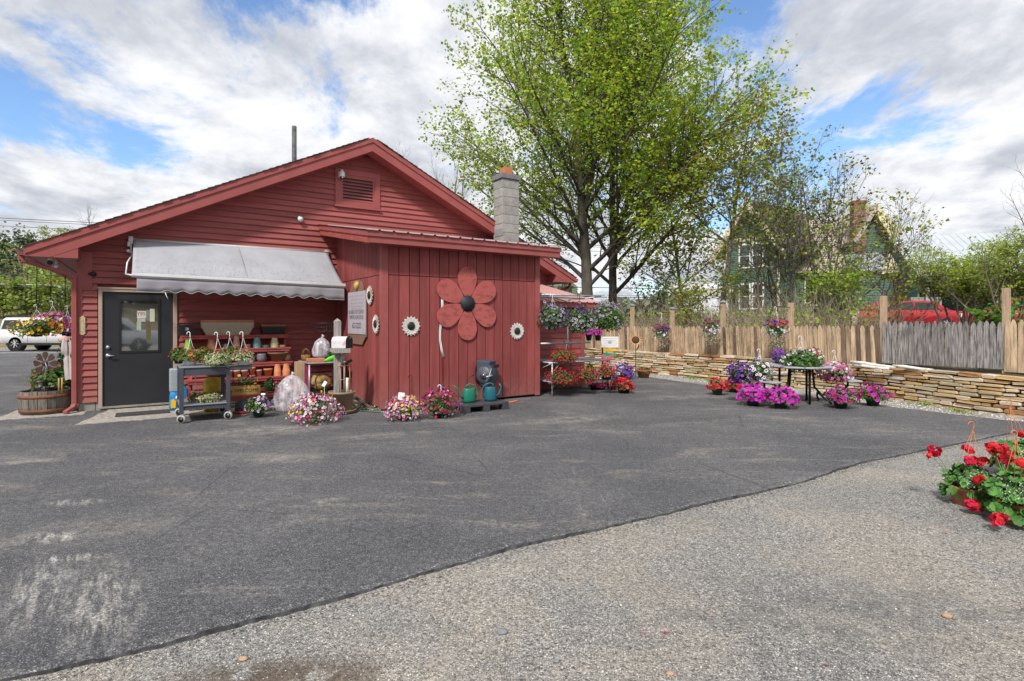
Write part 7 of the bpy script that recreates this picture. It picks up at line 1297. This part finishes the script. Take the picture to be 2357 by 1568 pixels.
X, Y, _ = AT(1357, 22.5); tree('maple_tree', 'huge spring-green maple with the thickest trunk, left of the pair', GT, (X, Y, .6), 19.0, .27, 11, [L_a, L_a, L_b], first=.13, n1=42, n2=2.1, n3=3.0, ang=(.44, 1.02), Lk_=.39, leaves=13, ls=.12, lean=(-.035, 0), split=[(.30, 1.3, .16, .6)], cl=.12, up1=.02, lexp=.40, fexp=1.12, wig=.06)
X, Y, _ = AT(1411, 23.5); tree('maple_tree', 'huge spring-green maple, right one of the pair, forked low', GT, (X, Y, .6), 18.5, .21, 12, [L_a, L_a, L_b], first=.12, n1=34, n2=2.0, n3=2.9, ang=(.38, 1.0), lexp=.40, fexp=1.1, wig=.06, Lk_=.36, leaves=12, ls=.12, lean=(-.005, 0), split=[(.27, 1.4, .24, .66)], cl=.12, up1=.02)
X, Y, _ = AT(1656, 21.0); tree('young_maple', 'slender yellow-green maple with thin pale trunk right of the big maples', None, (X, Y, .9), 9.6, .13, 13, [L_y, L_o, L_s], bark='barkl', first=.34, n1=24, n2=3, n3=4, ang=(.5, 1.05), Lk_=.47, leaves=7, ls=.13, cl=.19, up1=.04)
X, Y, _ = AT(1570, 26.0); tree('young_maple', 'yellowish low-branched maple between the big maples and the house porch', None, (X, Y, .9), 9.6, .11, 14, [L_y, L_y, L_o, L_s], bark='bark', first=.12, n1=26, n2=3, n3=4, ang=(.45, 1.15), Lk_=.42, leaves=7, ls=.14, cl=.2, up1=.04)
GS = 'thin trees between fence and house'
for (px, Yt, H, r0, sd, lms, lf, st, lb, L_) in ((1940, 17.2, 3.1, .03, 29, [L_s], .9, 4, 'fresh green sapling clump left of the red car', .4), (1590, 17.8, 2.5, .03, 30, [L_s, L_y], .8, 4, 'fresh green sapling clump behind the leftmost fence baskets', .4), (1870, 16.6, 2.9, .035, 34, [L_s], .85, 4, 'bright green sapling clump right of the rightmost fence basket', .42), (1508, 23, 4.2, .06, 21, [L_b, L_g], .8, 4, 'low multi-stemmed greyish tree right of the maple trunks', .5), (1752, 18.5, 6.0, .075, 22, [L_s, L_y], .38, 1, 'leaning thin tree in front of the house gable', .5), (1800, 19.5, 6.8, .06, 23, [L_s], .36, 2, 'two-stemmed thin tree before the middle of the house', .5), (1850, 18, 6.8, .06, 24, [L_s, L_g], .5, 3, 'spreading thin tree with fresh leaves, centre of the house', .55), (1905, 18, 8.4, .055, 25, [L_g, L_g, L_s], .55, 4, 'upright grey-leaved clump tree with bare tips, tallest before the house', .42), (2085, 15.5, 2.6, .03, 26, [L_s, L_y], .22, 3, 'small leafy sapling clump before the red car', .5), (1715, 20, 3.4, .04, 27, [L_s], .7, 4, 'low bright green sapling below the gable window', .5), (1985, 19, 5.4, .04, 28, [L_s, L_y], .4, 4, 'sapling clump before the brick chimney', .5)):
    X, Y, _ = AT(px, Yt); tree('thin_tree', lb, GS, (X, Y, yz(X, Y)), H, r0, sd, lms, bark='barkl' if sd % 2 else 'bark', first=.20, n1=14 if st == 1 else 8, n2=3.6, n3=4.6, ang=(.45, 1.0), Lk_=L_, leaves=5, ls=.10, leafy=lf, wig=.11, cl=.10, stems=st, L2=.5)
GBh = 'large bushes behind the grey fence section'
for (px, Yt, H, sd, lb) in ((2205, 14.6, 2.95, 31, 'large yellow-green vase-shaped bush above the red car'), (2335, 13.6, 3.15, 32, 'large yellow-green bush at the right frame edge')):
    X, Y, _ = AT(px, Yt); tree('bush', lb, GBh, (X, Y, yz(X, Y)), H, .045, sd, [leafmat('bush_leaf', (.46, .56, .07), .3, .02, .55), L_s], bark='barkl', first=.50, n1=7, n2=9, n3=12, ang=(.4, .8), Lk_=.30, leaves=7, ls=.05, leafy=.9, wig=.10, cl=.05, stems=17, cat='bush', L2=.5)
X, Y, _ = AT(2312, 9.95+.6); tree('leafy_sapling', 'bright green young saplings leafing beside the right fence post', None, (X+.45, Y+.5, .8), 1.1, .014, 33, [leafmat('sapling_leaf', (.13, .30, .03), .25, .02, .45)], bark='barkl', first=.3, n1=5, n2=8, n3=12, leaves=3, ls=.10, cl=.03, stems=5, cat='sapling', Lk_=.4)
GBt = 'bare background trees'
for (px, Yt, zt_px, sd, st, lb, lf, lms) in ((1000, 45, 332, 41, 5, 'bare pale tree showing above the right roof slope', .0, []), (1050, 48, 400, 42, 5, 'second bare tree between roof and big maple', .15, [L_g]), (215, 60, 470, 43, 1, 'small bare tree above the left roof slope', 0, []), (2385, 30, 330, 44, 1, 'bare tree reaching in at the right frame edge', 0, []), (60, 62, 522, 45, 2, 'sparse grey tree at the far left over the road', .35, [L_g])):
    X, Y, _ = AT(px, Yt); zb = max(-.05, hz_(X, Y)) if px < 1100 else 1.1; H = zz(zt_px, Yt)-zb; tree('bare_tree', lb, GBt, (X, Y, zb), H, .02*H*.6+.03, sd, lms or [L_g], bark='bark' if sd == 44 else 'barkl', first=.35, n1=14 if st == 1 else 9, n2=2.4, n3=3, ang=(.3, .75), Lk_=.38, leaves=3 if lms else 0, ls=.3, leafy=lf, cl=.3, stems=st, wig=.05)
GHt = 'trees on the hillside across the road'
hs_ = random.Random(77); names_ = ['pale green young tree', 'yellow-green leafing tree', 'dark evergreen tree', 'grey-green tree', 'bright green tree']
spots = [(-20, 52), (12, 58), (38, 50), (64, 62), (88, 48), (110, 56), (132, 66), (150, 50), (168, 58), (185, 70), (-60, 55), (25, 72), (75, 80), (120, 82), (160, 76), (205, 60), (-100, 60), (95, 95), (45, 98), (145, 98)]
where = ['at the far left frame edge', 'left of the bare tree', 'above the white car', 'behind the yellow basket', 'beside the first hook rod', 'between the hook rods', 'uphill beyond the second rod', 'nearest the downspout', 'beside the shop corner', 'uphill behind the shop corner', 'off the left edge', 'second row, above the car roof', 'second row, behind the baskets', 'second row, between the rods', 'second row, near the shop corner', 'hidden behind the corner', 'far off the left edge', 'top row, centre', 'top row, left', 'top row, right']
for i, ((px, Yt), wh) in enumerate(zip(spots, where)):
    X, Y, _ = AT(px, Yt); k = (2 if i in (0, 10, 2, 16) else i % 2 if i % 3 else 4 if i % 2 else 3); lm_ = [[L_f, L_s], [L_y, L_s, L_f], [L_p], [L_g, L_f], [L_s]][k]; H = (6.2 if k == 2 else hs_.uniform(3.6, 5.6))*(1.15 if Yt > 70 else 1); 
    tree('hill_tree', names_[k]+' on the hillside, '+wh, GHt, (X, Y, max(-.05, hz_(X, Y)-.15)), H, .09, 100+i, lm_, bark='barkl', first=.12 if k != 2 else .08, n1=15, n2=2, n3=2, ang=(.5, 1.15), Lk_=.42, leaves=6 if k != 2 else 9, ls=.26, cl=.30, leafy=.9)
for i in range(22):
    px = -30+i*11.5+hs_.uniform(-4, 4); Yt = hs_.uniform(41, 47); X, Y, _ = AT(px, Yt); wh = ('leftmost', 'second', 'third', 'fourth', 'fifth', 'sixth', 'seventh', 'eighth', 'ninth', 'tenth', 'eleventh', 'twelfth', 'thirteenth', 'fourteenth', 'fifteenth', 'sixteenth', 'seventeenth', 'eighteenth', 'nineteenth', 'twentieth', 'twenty-first', 'rightmost')[i]
    tree('bank_bush', wh+' leafy bush from the left along the bank above the road', 'bushes on the bank across the road', (X, Y, max(-.05, hz_(X, Y)-.1)), hs_.uniform(1.8, 3.6), .03, 300+i, [(L_s, L_y), (L_f, L_s), (L_g, L_f)][i % 3], bark='barkl', first=.1, n1=8, n2=2.5, n3=3, ang=(.4, 1.0), Lk_=.45, leaves=6, ls=.2, cl=.18, leafy=.9, stems=3, cat='bush')
# far wood closing the horizon
def wood(name, label, x0, x1, Y, z0, h, n, ls, lm_):
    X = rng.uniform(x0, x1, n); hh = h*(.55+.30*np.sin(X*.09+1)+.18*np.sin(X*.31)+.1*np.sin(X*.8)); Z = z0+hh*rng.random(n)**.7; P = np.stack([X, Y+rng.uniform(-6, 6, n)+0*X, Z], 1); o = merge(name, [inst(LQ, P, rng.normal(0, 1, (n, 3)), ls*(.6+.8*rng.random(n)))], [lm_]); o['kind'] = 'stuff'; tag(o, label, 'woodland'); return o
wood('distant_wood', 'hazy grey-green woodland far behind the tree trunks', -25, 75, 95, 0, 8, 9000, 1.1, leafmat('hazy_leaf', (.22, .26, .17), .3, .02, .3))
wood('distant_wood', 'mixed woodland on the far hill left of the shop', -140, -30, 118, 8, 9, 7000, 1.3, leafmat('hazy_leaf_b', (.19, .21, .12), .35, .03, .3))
wood('bank_wood', 'dark woodland on the bank opposite the shop, mirrored in the door', -60, 60, -36, 3, 10, 5000, 1.3, L_p)
# tangled brush behind the fence
def brush(name, label, pts, n, mat_, h0, h1, lean=.5, r_=.006):
    polys = []
    for i in range(n):
        d = rng.random()*pts[2]+pts[0]; p, t = along(fP, d); nn = np.array([t[1], -t[0]])*(.25+rng.random()*pts[1]); q = p+nn; z = yz(q[0], q[1])-.02; L = rng.uniform(h0, h1); P, _ = path(np.array([q[0], q[1], z]), np.array([rng.normal(0, lean), rng.normal(0, lean), 1]), L, 4, .22, -.06, rng); polys.append((P, np.linspace(r_, r_*.4, 5), 3))
    o = tubes_mesh(name, polys, mat_); o['kind'] = 'stuff'; tag(o, label, 'brush')
brush('brush', 'tangle of dry brown vines and twigs behind the tan fence', (6.5, 5.5, 8.0), 3000, M['twig'], 1.0, 2.3, .6)
brush('brush', 'sparser dry stems behind the grey fence section', (1.0, 3.0, 4.5), 260, M['twig'], .5, 1.3, .5)
n_ = 3200; dd = rng.random(n_)*9+6.5; Q = [];
for d in dd: p, t = along(fP, d); nn = np.array([t[1], -t[0]])*(.3+rng.random()*5); q = p+nn; Q.append((q[0], q[1], yz(q[0], q[1])+rng.random()**1.2*1.3))
o = merge('undergrowth', [inst(LQ, np.array(Q), rng.normal(0, 1, (n_, 3)), .07+.05*rng.random(n_), 0, 0)], [L_s]); o['kind'] = 'stuff'; tag(o, 'patchy fresh green undergrowth behind the fence', 'undergrowth')
# weeds and tufts along the wall foot and top
n_ = 1500; Q = []
for k, c0 in enumerate((1.7, 2.3, 3.6, 4.4, 8.4, 9.4, 10.2, 12.0, 13.0, 14.2, 15.2)):
    for _ in range(n_//11): p, t = along(wallP, c0+rng.normal(0, .13)); nn = np.array([-t[1], t[0]])*(.18+.12*(k % 3)+rng.normal(0, .06)); Q.append((*(p+nn), -.03+rng.random()*.06))
o = merge('weeds', [inst(LEAF, np.array(Q), rng.normal(0, 1, (len(Q), 3)), .02+.035*rng.random(len(Q)))], [L_s]); o['kind'] = 'stuff'; tag(o, 'small weeds dotted along the foot of the stone wall', 'weeds')
# ------------------------------------------------------------------ green Victorian house
HG = pm('green_clapboard', (.085, .165, .135), .7, .12, 4, .1); HGd = pm('dark_green_board', (.035, .085, .068), .8, .2, 4, .1); HC = pm('cream_trim', (.60, .54, .37), .7, .12, 3, .1); HS = pm('brown_roof_shingles', (.115, .088, .08), .9, .3, 8, .4, 60); HP = pm('pale_roof_shingles', (.46, .38, .33), .85, .16, 6, .3, 50); HB = pm('chimney_brick', (.24, .075, .05), .9, .3, 14, .3); HW = M['white']
a = math.atan2(1, 2.4)*.0+.28
HX, HY = AT(1735, 37)[:2]; HZ = 1.15
HO = thing('green_house', 'dark green clapboard house with cream trim, gables and brick chimney behind the trees', 'house', (HX, HY, HZ), -.10)
def clap(x0, x1, z0, z1, y, parent, mt=HG, step=.13, gable=None):
    b = MB(); z = z0
    while z < z1-.01:
        a_, c_ = x0, x1
        if gable: xc, zt, sl = gable; hwid = (zt-z-step/2)/sl; a_, c_ = max(x0, xc-hwid), min(x1, xc+hwid)
        if c_-a_ > .05: b.add([(a_, y-.03, z), (c_, y-.03, z), (c_, y, z+step), (a_, y, z+step), (a_, y, z), (c_, y, z)], [(0, 1, 2, 3), (0, 4, 5, 1)])
        z += step
    o = b.build('clapboards', mt, parent); o['kind'] = 'stuff'; return o
def gable_block(P, x0, x1, y0, y1, ze, zr, roofm, ov=.45, ridge='y', trim=True, fasc=.22):
    b = MB(); xc = (x0+x1)/2; b.prism([(x0, y0, 0), (x1, y0, 0), (x1, y0, ze), (xc, y0, zr), (x0, y0, ze)], (0, y1-y0, 0)); b.build('wall', HG, P)
    sl = (zr-ze)/((x1-x0)/2); clap(x0, x1, .3, ze, y0-.003, P); clap(x0, x1, ze, zr, y0-.003, P, gable=(xc, zr, sl))
    for s in (-1, 1):
        xe = xc+s*((x1-x0)/2+ov); zz_ = zr-abs(xe-xc)*sl
        b = MB(); b.prism([(xc, y0-ov, zr+.14), (xe, y0-ov, zz_+.14), (xe, y0-ov, zz_), (xc, y0-ov, zr)], (0, y1-y0+ov, 0)); b.build('roof', roofm, P)
        b = MB(); b.prism([(xc, y0-ov-.04, zr+.10), (xe, y0-ov-.04, zz_+.10), (xe, y0-ov-.04, zz_-fasc+.04), (xc, y0-ov-.04, zr-fasc+.04)], (0, .05, 0)); b.build('barge_board', HC, P)
        b = MB(); b.prism([(xc, y0-ov, zr-.005), (xe, y0-ov, zz_-.005), (xe, y0-ov, zz_-.03), (xc, y0-ov, zr-.03)], (0, ov+.02, 0)); b.build('soffit', HC, P)
        b = MB(); b.box((x0-.05 if s < 0 else x1-.10, y0-.05, 0), (x0+.10 if s < 0 else x1+.05, y0-.005, ze)); b.build('corner_board', HC, P)
def window(P, x0, x1, z0, z1, y, panes=2):
    b = MB()
    for (p, q, r_, s) in ((x0-.10, x1+.10, z1, z1+.12), (x0-.12, x1+.12, z0-.08, z0), (x0-.10, x0, z0, z1), (x1, x1+.10, z0, z1), (x0, x1, (z0+z1)/2-.03, (z0+z1)/2+.03)): b.box((p, y-.06, r_), (q, y-.03, s))
    f_ = b.build('window', HW, P)
    for (r_, s) in ((z0, (z0+z1)/2-.03), ((z0+z1)/2+.03, z1)): b = MB(); b.box((x0, y-.045, r_), (x1, y-.035, s)); b.build('pane', M['glass'], f_)
_bf = set(HO.children)
gable_block(HO, -1.95, 1.7, 0, 9, 5.9, 8.5, HS, fasc=.55, ov=.75)
b = MB(); b.box((-1.85, -.06, 5.85), (1.6, -.03, 6.12)); b.build('belt_trim', HC, HO)
window(HO, -.95, -.30, 4.1, 5.6, 0); window(HO, -.02, .63, 4.1, 5.6, 0); window(HO, -.95, -.30, 1.3, 2.9, 0); window(HO, -.02, .63, 1.3, 2.9, 0)
for o_ in set(HO.children)-_bf: o_.rotation_euler = (0, 0, -.80)
# main cross body to the right with pale shingle roof falling towards the yard
mx0, mx1, my = 1.7, 7.8, .9
b = MB(); b.box((mx0, my, 0), (mx1, my+6.5, 4.0)); b.build('wall', HG, HO); clap(mx0, mx1, .2, 4.0, my-.003, HO)
b = MB(); b.prism([(1.2, my-.5, 3.85), (1.2, my+3.6, 7.95), (1.2, my+3.6, 7.83), (1.2, my-.5, 3.70)], (6.75, 0, 0)); b.build('roof', HP, HO); b = MB(); b.prism([(1.2, my+3.6, 7.95), (1.2, my+7.4, 4.0), (1.2, my+7.4, 3.85), (1.2, my+3.6, 7.83)], (6.75, 0, 0)); b.build('roof', HP, HO)
b = MB()
for k in range(24):
    q = k/24; b.box((1.2, my-.5+4.1*q-.012, 3.85+4.1*q+.002), (7.95, my-.5+4.1*q+.02, 3.85+4.1*q+.05))
o = b.build('shingle_courses', HP, HO); o['kind'] = 'stuff'
b = MB(); b.box((1.2, my-.54, 3.68), (7.95, my-.48, 3.88)); b.build('fascia', HC, HO)
for (wx, lb) in ((2.3, 0), (3.7, 0), (5.4, 0)): window(HO, wx, wx+.7, 1.55, 3.25, my)
b = MB(); b.box((5.7, my-.08, 0), (5.9, my-.03, 2.3)); b.build('corner_board', HC, HO)
# right gable with wide cream soffit
gx0, gx1 = 6.6, 9.2
b = MB(); b.prism([(gx0, .3, 0), (gx1, .3, 0), (gx1, .3, 5.2), (7.65, .3, 7.7), (gx0, .3, 5.8)], (0, 5, 0)); b.build('wall', HG, HO); clap(gx0, gx1, .2, 7.5, .297, HO, gable=(7.65, 7.7, 1.75))
b = MB(); b.prism([(7.65, -.35, 8.1), (9.55, -.35, 5.35), (9.3, -.35, 5.15), (7.55, -.35, 7.7)], (0, 5.5, 0)); b.build('roof', HC, HO); b = MB(); b.prism([(7.65, -.35, 8.1), (6.2, -.35, 5.7), (6.4, -.35, 5.5), (7.65, -.35, 7.7)], (0, 5.5, 0)); b.build('roof', HP, HO)
b = MB(); b.prism([(7.66, -.42, 8.12), (9.58, -.42, 5.35), (9.0, -.42, 5.0), (7.66, -.42, 7.2)], (0, .07, 0)); b.build('barge_board', HC, HO)
b = MB(); b.box((6.25, -.25, 0), (7.0, .28, 8.3)); ch = b.build('chimney', HB, HO); b = MB(); b.box((6.18, -.32, 8.15), (7.07, .35, 8.35)); b.build('chimney_cap', HB, ch)
b = MB()
for k in range(76): b.box((6.245, -.256, .2+k*.105), (7.005, -.2, .2+k*.105+.012))
o = b.build('mortar_course', M['mortar'], ch); o['kind'] = 'stuff'
_bf = set(HO.children)
# low side wing with grey metal roof
b = MB(); b.box((6.9, -2.6, 0), (9.1, .25, 3.5)); b.build('wing_wall', HG, HO); clap(6.9, 9.1, .1, 3.5, -2.603, HO, HG, .16)
b = MB(); b.prism([(6.4, -2.9, 3.45), (9.3, -2.9, 3.6), (8.9, -1.4, 4.75), (6.9, -1.4, 4.6)], (0, .03, .06)); b.build('wing_roof', M['steel'], HO); b = MB(); b.prism([(8.92, -1.4, 4.75), (9.35, -2.9, 3.6), (9.8, .4, 3.5), (9.2, .1, 4.7)], (-.08, 0, -.08)); b.build('wing_roof', M['steel'], HO); b = MB(); b.prism([(8.3, -2.95, 3.3), (9.4, -2.95, 3.45), (8.95, -2.6, 4.6)], (0, .1, 0)); b.build('gable_end', HC, HO)
for o_ in set(HO.children)-_bf: o_.location.x = -1.75
# porch at the left
b = MB(); b.prism([(-5.9, -2.2, 2.20), (-1.9, -2.2, 2.65), (-1.9, -.2, 2.95), (-5.9, -.2, 2.5)], (0, 0, .10)); b.build('porch_roof', HW, HO); b = MB(); b.prism([(-5.85, -2.15, 1.85), (-1.95, -2.15, 2.3), (-1.95, -2.15, 2.62), (-5.85, -2.15, 2.17)], (0, .12, 0)); b.build('porch_beam', HC, HO)
for x in (-5.6, -3.9, -2.3): b = MB(); b.tube([(x, -2.05, 0), (x, -2.05, 2.0+.08*(x+5.6))], .075, 10); b.build('porch_post', HW, HO)
b = MB(); b.box((-5.9, -2.3, -.3), (-1.9, 0, .15)); b.build('porch_floor', HC, HO)
# ------------------------------------------------------------------ long metal roofed barn
BX, BY = AT(2200, 30)[:2]; BN = thing('barn', 'long low barn with pale corrugated metal roof right of the green house', 'barn', (BX, BY, 1.0), -.38)
mr_ = pm('pale_metal_roof', (.52, .56, .60), .35, .08, 1.5, 0, metal=.25)
b = MB(); b.box((-1.6, 1.2, 0), (14, 9, 2.8)); b.build('wall', HGd, BN); b = MB(); b.box((-1.6, -.9, 2.7), (14, -.75, 3.05)); b.build('eave_beam', HGd, BN)
for x in (-1.5, 1.5, 4.5, 7.5, 11): b = MB(); b.box((x-.08, -.85, 0), (x+.08, -.7, 2.4)); b.build('post', M['asw'], BN)
RB = MB(); n = 45; x0 = -1.95; prof = []
for k in range(n): x = x0+k*.36; prof += [(x, 0), (x+.29, 0), (x+.305, .035), (x+.335, .035), (x+.35, 0)]
m_ = len(prof); lo = [(x, -1.1, 3.02+z) for x, z in prof]; hi = [(x, 5.2, 6.0+z) for x, z in prof]; bk = [(x, 11, 3.0+z) for x, z in prof]; RB.add(lo+hi+bk, [(i, i+1, m_+i+1, m_+i) for i in range(m_-1)]+[(m_+i, m_+i+1, 2*m_+i+1, 2*m_+i) for i in range(m_-1)]); RB.build('roof', mr_, BN)
b = MB(); b.box((-2.2, -.6, .0), (-.8, -.2, 1.9)); b.build('leaning_door', M['asw'], BN); b = MB(); b.prism([(-1.8, -.2, 0), (-1.8, 9.5, 0), (-1.8, 9.5, 3.4), (-1.8, 5.2, 5.85), (-1.8, -.2, 3.3)], (.1, 0, 0)); b.build('end_wall', HG, BN)
t = thing('brush_pile', 'dark tarpaulin-covered heap left of the red car', 'heap', (*AT(1930, 24)[:2], 1.1)); bag(t, (0, 0, .35), (1.0, .7, .55), 31, 'tarp', .2, 24, 14, pm('black_tarp', (.03, .032, .04), .4, .4, 4, .4)); b = MB(); b.T = Matrix.Rotation(.3, 4, 'Y'); b.box((-.2, -.75, .0), (.15, -.72, 1.1)); b.build('plank', HC, t)
# ------------------------------------------------------------------ cars
def car(name, label, loc, rz, L, prof, cab, wb, wr, halfw, paint, glassx, win, lights, tall, cat='car', group=None, sgn=1):
    t = thing(name, label, cat, loc, rz, group)
    def loft(poly, rings, mt, nm, taper=None):
        b = MB(); b.smooth = True; vs = []; n = len(poly); cx_ = sum(p[0] for p in poly)/n; cz_ = sum(p[1] for p in poly)/n
        for y, k in rings:
            for x, z in poly: yy = y*(1 if taper is None else 1-taper*max(0, z-cab[0][1])); vs.append((cx_+(x-cx_)*k, yy, cz_+(z-cz_)*k if k < 1 else z))
        m_ = len(rings); fs = [(i*n+j, (i+1)*n+j, (i+1)*n+(j+1) % n, i*n+(j+1) % n) for i in range(m_-1) for j in range(n)]; fs += [tuple(range(n)), tuple(range((m_-1)*n, m_*n))[::-1]]; b.add(vs, fs); return b.build(nm, mt, t)
    w_ = halfw; loft(prof, [(-w_, .96), (-w_+.03, .99), (-w_+.09, 1), (w_-.09, 1), (w_-.03, .99), (w_, .96)], paint, 'body'); loft(cab, [(-w_+.05, .97), (-w_+.09, 1), (w_-.09, 1), (w_-.05, .97)], paint, 'cabin', .22)
    for s in (-1, 1):
        for poly in win:
            b = MB(); vs = []
            for x, z in poly: y = s*(w_-.043)*(1-.22*max(0, z-cab[0][1])); vs.append((x, y, z))
            off = Vector((0, s*.012, 0)); b.add([Vector(v)+off for v in vs]+[Vector(v) for v in vs], [tuple(range(len(vs)))] + [(i, (i+1) % len(vs), len(vs)+(i+1) % len(vs), len(vs)+i) for i in range(len(vs))]); b.build('side_window', M['glass'], t)
    for x in wb:
        for s in (-1, 1):
            y = s*(w_-.02); b = MB(); b.tube([(x, y-s*.22, wr), (x, y+s*.005, wr)], wr+.07, 26); b.build('wheel_arch', M['black'], t)
            b = MB(); b.tube([(x, y-s*.20, wr), (x, y, wr), (x, y+s*.02, wr)], [wr, wr, wr*.94], 26); wh = b.build('wheel', M['rubber'], t); b = MB(); b.tube([(x, y, wr), (x, y+s*.022, wr)], wr*.60, 22); b.build('rim', M['black'], wh)
            b = MB()
            for k in range(7): a = k*.8976; b.bar((x, y+s*.03, wr), (x+wr*.58*math.cos(a), y+s*.026, wr+wr*.58*math.sin(a)), .05, .02)
            b.build('spokes', M['alu'], wh)
    for (x, y, z, sx, sy, sz, m__) in lights:
        for s in (-1, 1): b = MB(); b.box((x-sx, s*y-sy, z-sz), (x+sx, s*y+sy, z+sz)); b.build('light', m__, t, bevel=.02)
    b = MB(); b.box((-L/2+.5, -w_-.005, tall[0]), (L/2-.5, w_+.005, tall[1])); b.build('sill', M['black'], t)
    for s in (-1, 1):
        for x in glassx: b = MB(); b.box((x-.006, s*(w_-.005)-.012, tall[1]+.02), (x+.006, s*(w_-.005)+.012, cab[0][1]-.02)); b.build('door_gap', M['black'], t)
        b = MB(); b.box((glassx[0]+.12, s*w_-.015, cab[0][1]-.14), (glassx[0]+.30, s*w_+.015, cab[0][1]-.11)); b.build('door_handle', M['chrome'], t)
    return t
silver = pm('silver_paint', (.74, .75, .76), .3, .03, 3, 0, metal=.15); redc = pm('faded_red_car_paint', (.42, .018, .030), .28, .15, 3, 0, spec=.6); gl_red = flat('tail_red', (.4, .02, .02), .2)
X, Y, _ = AT(32, 29.3)
SP = [(-2.38, .48), (-2.42, .80), (-2.38, 1.10), (1.5, 1.10), (2.28, 1.03), (2.40, .90), (2.42, .55), (2.2, .38), (-2.1, .38)]
SC = [(-2.37, 1.06), (-2.26, 1.66), (-2.1, 1.78), (.55, 1.78), (.80, 1.73), (1.48, 1.07)]
car('suv', 'silver white off-road suv parked across the road, seen side-on', (X+1.42, Y+1, 0), 0, 4.8, SP, SC, (-1.42, 1.38), .38, .94, silver, (-.75, .28), [[(-2.2, 1.17), (-2.12, 1.64), (-1.30, 1.66), (-.95, 1.14)], [(-.72, 1.14), (-.72, 1.66), (.0, 1.66), (.2, 1.14)], [(.30, 1.14), (.12, 1.66), (.55, 1.64), (1.22, 1.12)]], [(-2.38, .8, .95, .04, .08, .14, gl_red)], (.30, .42))
b = MB()
for s in (-1, 1): b.tube([(-1.9, s*.66, 1.76), (-1.85, s*.66, 1.83), (.5, s*.66, 1.83), (.55, s*.66, 1.76)], .02, 6)
b.build('roof_rack', M['black'], bpy.data.objects['suv'])
RP = [(-2.45, .45), (-2.48, .78), (-2.38, .92), (-1.2, .98), (1.35, .98), (2.35, .86), (2.42, .6), (2.3, .35), (-2.2, .33)]
RC = [(-1.75, .95), (-1.05, 1.36), (-.75, 1.41), (.55, 1.41), (.85, 1.37), (1.65, .95)]
X, Y, _ = AT(2072, 26)
car('sedan', 'faded red sedan parked behind the grey fence section', (X, Y, 1.12), math.pi-.12, 4.9, RP, RC, (-1.45, 1.4), .33, .92, redc, (-.55, .45), [[(-1.22, .99), (-.92, 1.32), (-.2, 1.34), (-.2, .99)], [(-.12, .99), (-.12, 1.34), (.55, 1.33), (1.15, .99)]], [(2.38, .62, .72, .05, .16, .08, M['white']), (-2.44, .65, .75, .04, .16, .07, gl_red)], (.28, .36))
X, Y, _ = AT(2395, 21)
car('sedan', 'second red car at the right edge behind fence and bushes', (X, Y, 1.1), math.pi-.6, 4.6, RP, RC, (-1.45, 1.4), .33, .9, redc, (-.55, .45), [[(-1.22, .99), (-.92, 1.32), (-.2, 1.34), (-.2, .99)], [(-.12, .99), (-.12, 1.34), (.55, 1.33), (1.15, .99)]], [(2.38, .62, .72, .05, .16, .08, M['white'])], (.28, .36))
car('suv', 'plain white wagon parked behind the yard, seen only mirrored in the door glass', (4.2, -9.5, 0), .6, 4.8, SP, SC, (-1.42, 1.38), .38, .94, M['white'], (-.75, .28), [[(-2.06, 1.16), (-1.98, 1.56), (-1.42, 1.58), (-1.12, 1.14)], [(-.70, 1.14), (-.70, 1.58), (.0, 1.58), (.2, 1.14)], [(.28, 1.14), (.12, 1.58), (.55, 1.56), (1.15, 1.12)]], [(-2.34, .8, .95, .05, .08, .14, gl_red)], (.30, .42))
# ------------------------------------------------------------------ overhead wires
for (yl, lb, r_) in ((503, 'highest power line, upper left of the sky', .022), (508, 'second highest power line, just under the top one', .018), (521, 'third power line above the left roof edge', .018), (632, 'thick black cable low across the left road', .035), (655, 'pale grey messenger cable between the two black ones', .03), (661, 'lowest black cable across the left road', .03)):
    z0_ = zz(yl, 40.5); P = []
    for k in range(31):
        q = k/30; x = -70+110*q; y = 40.5+(x+37.6)*.289; z = z0_+.0*q-.9*4*q*(1-q)*.5+.55+(-.5*q); P.append((x, y, z))
    b = MB(); b.tube(P, r_, 5); o = b.build('overhead_wire', M['black'] if yl != 655 else M['steel']); tag(o, lb, 'wire', 'overhead wires along the road')
# report
import time
print('objects', len(bpy.data.objects), 'tris', sum(len(o.data.loop_triangles) if False else sum(len(p.vertices)-2 for p in o.data.polygons) for o in bpy.data.objects if o.type == 'MESH') if len(bpy.data.objects) < 0 else '')
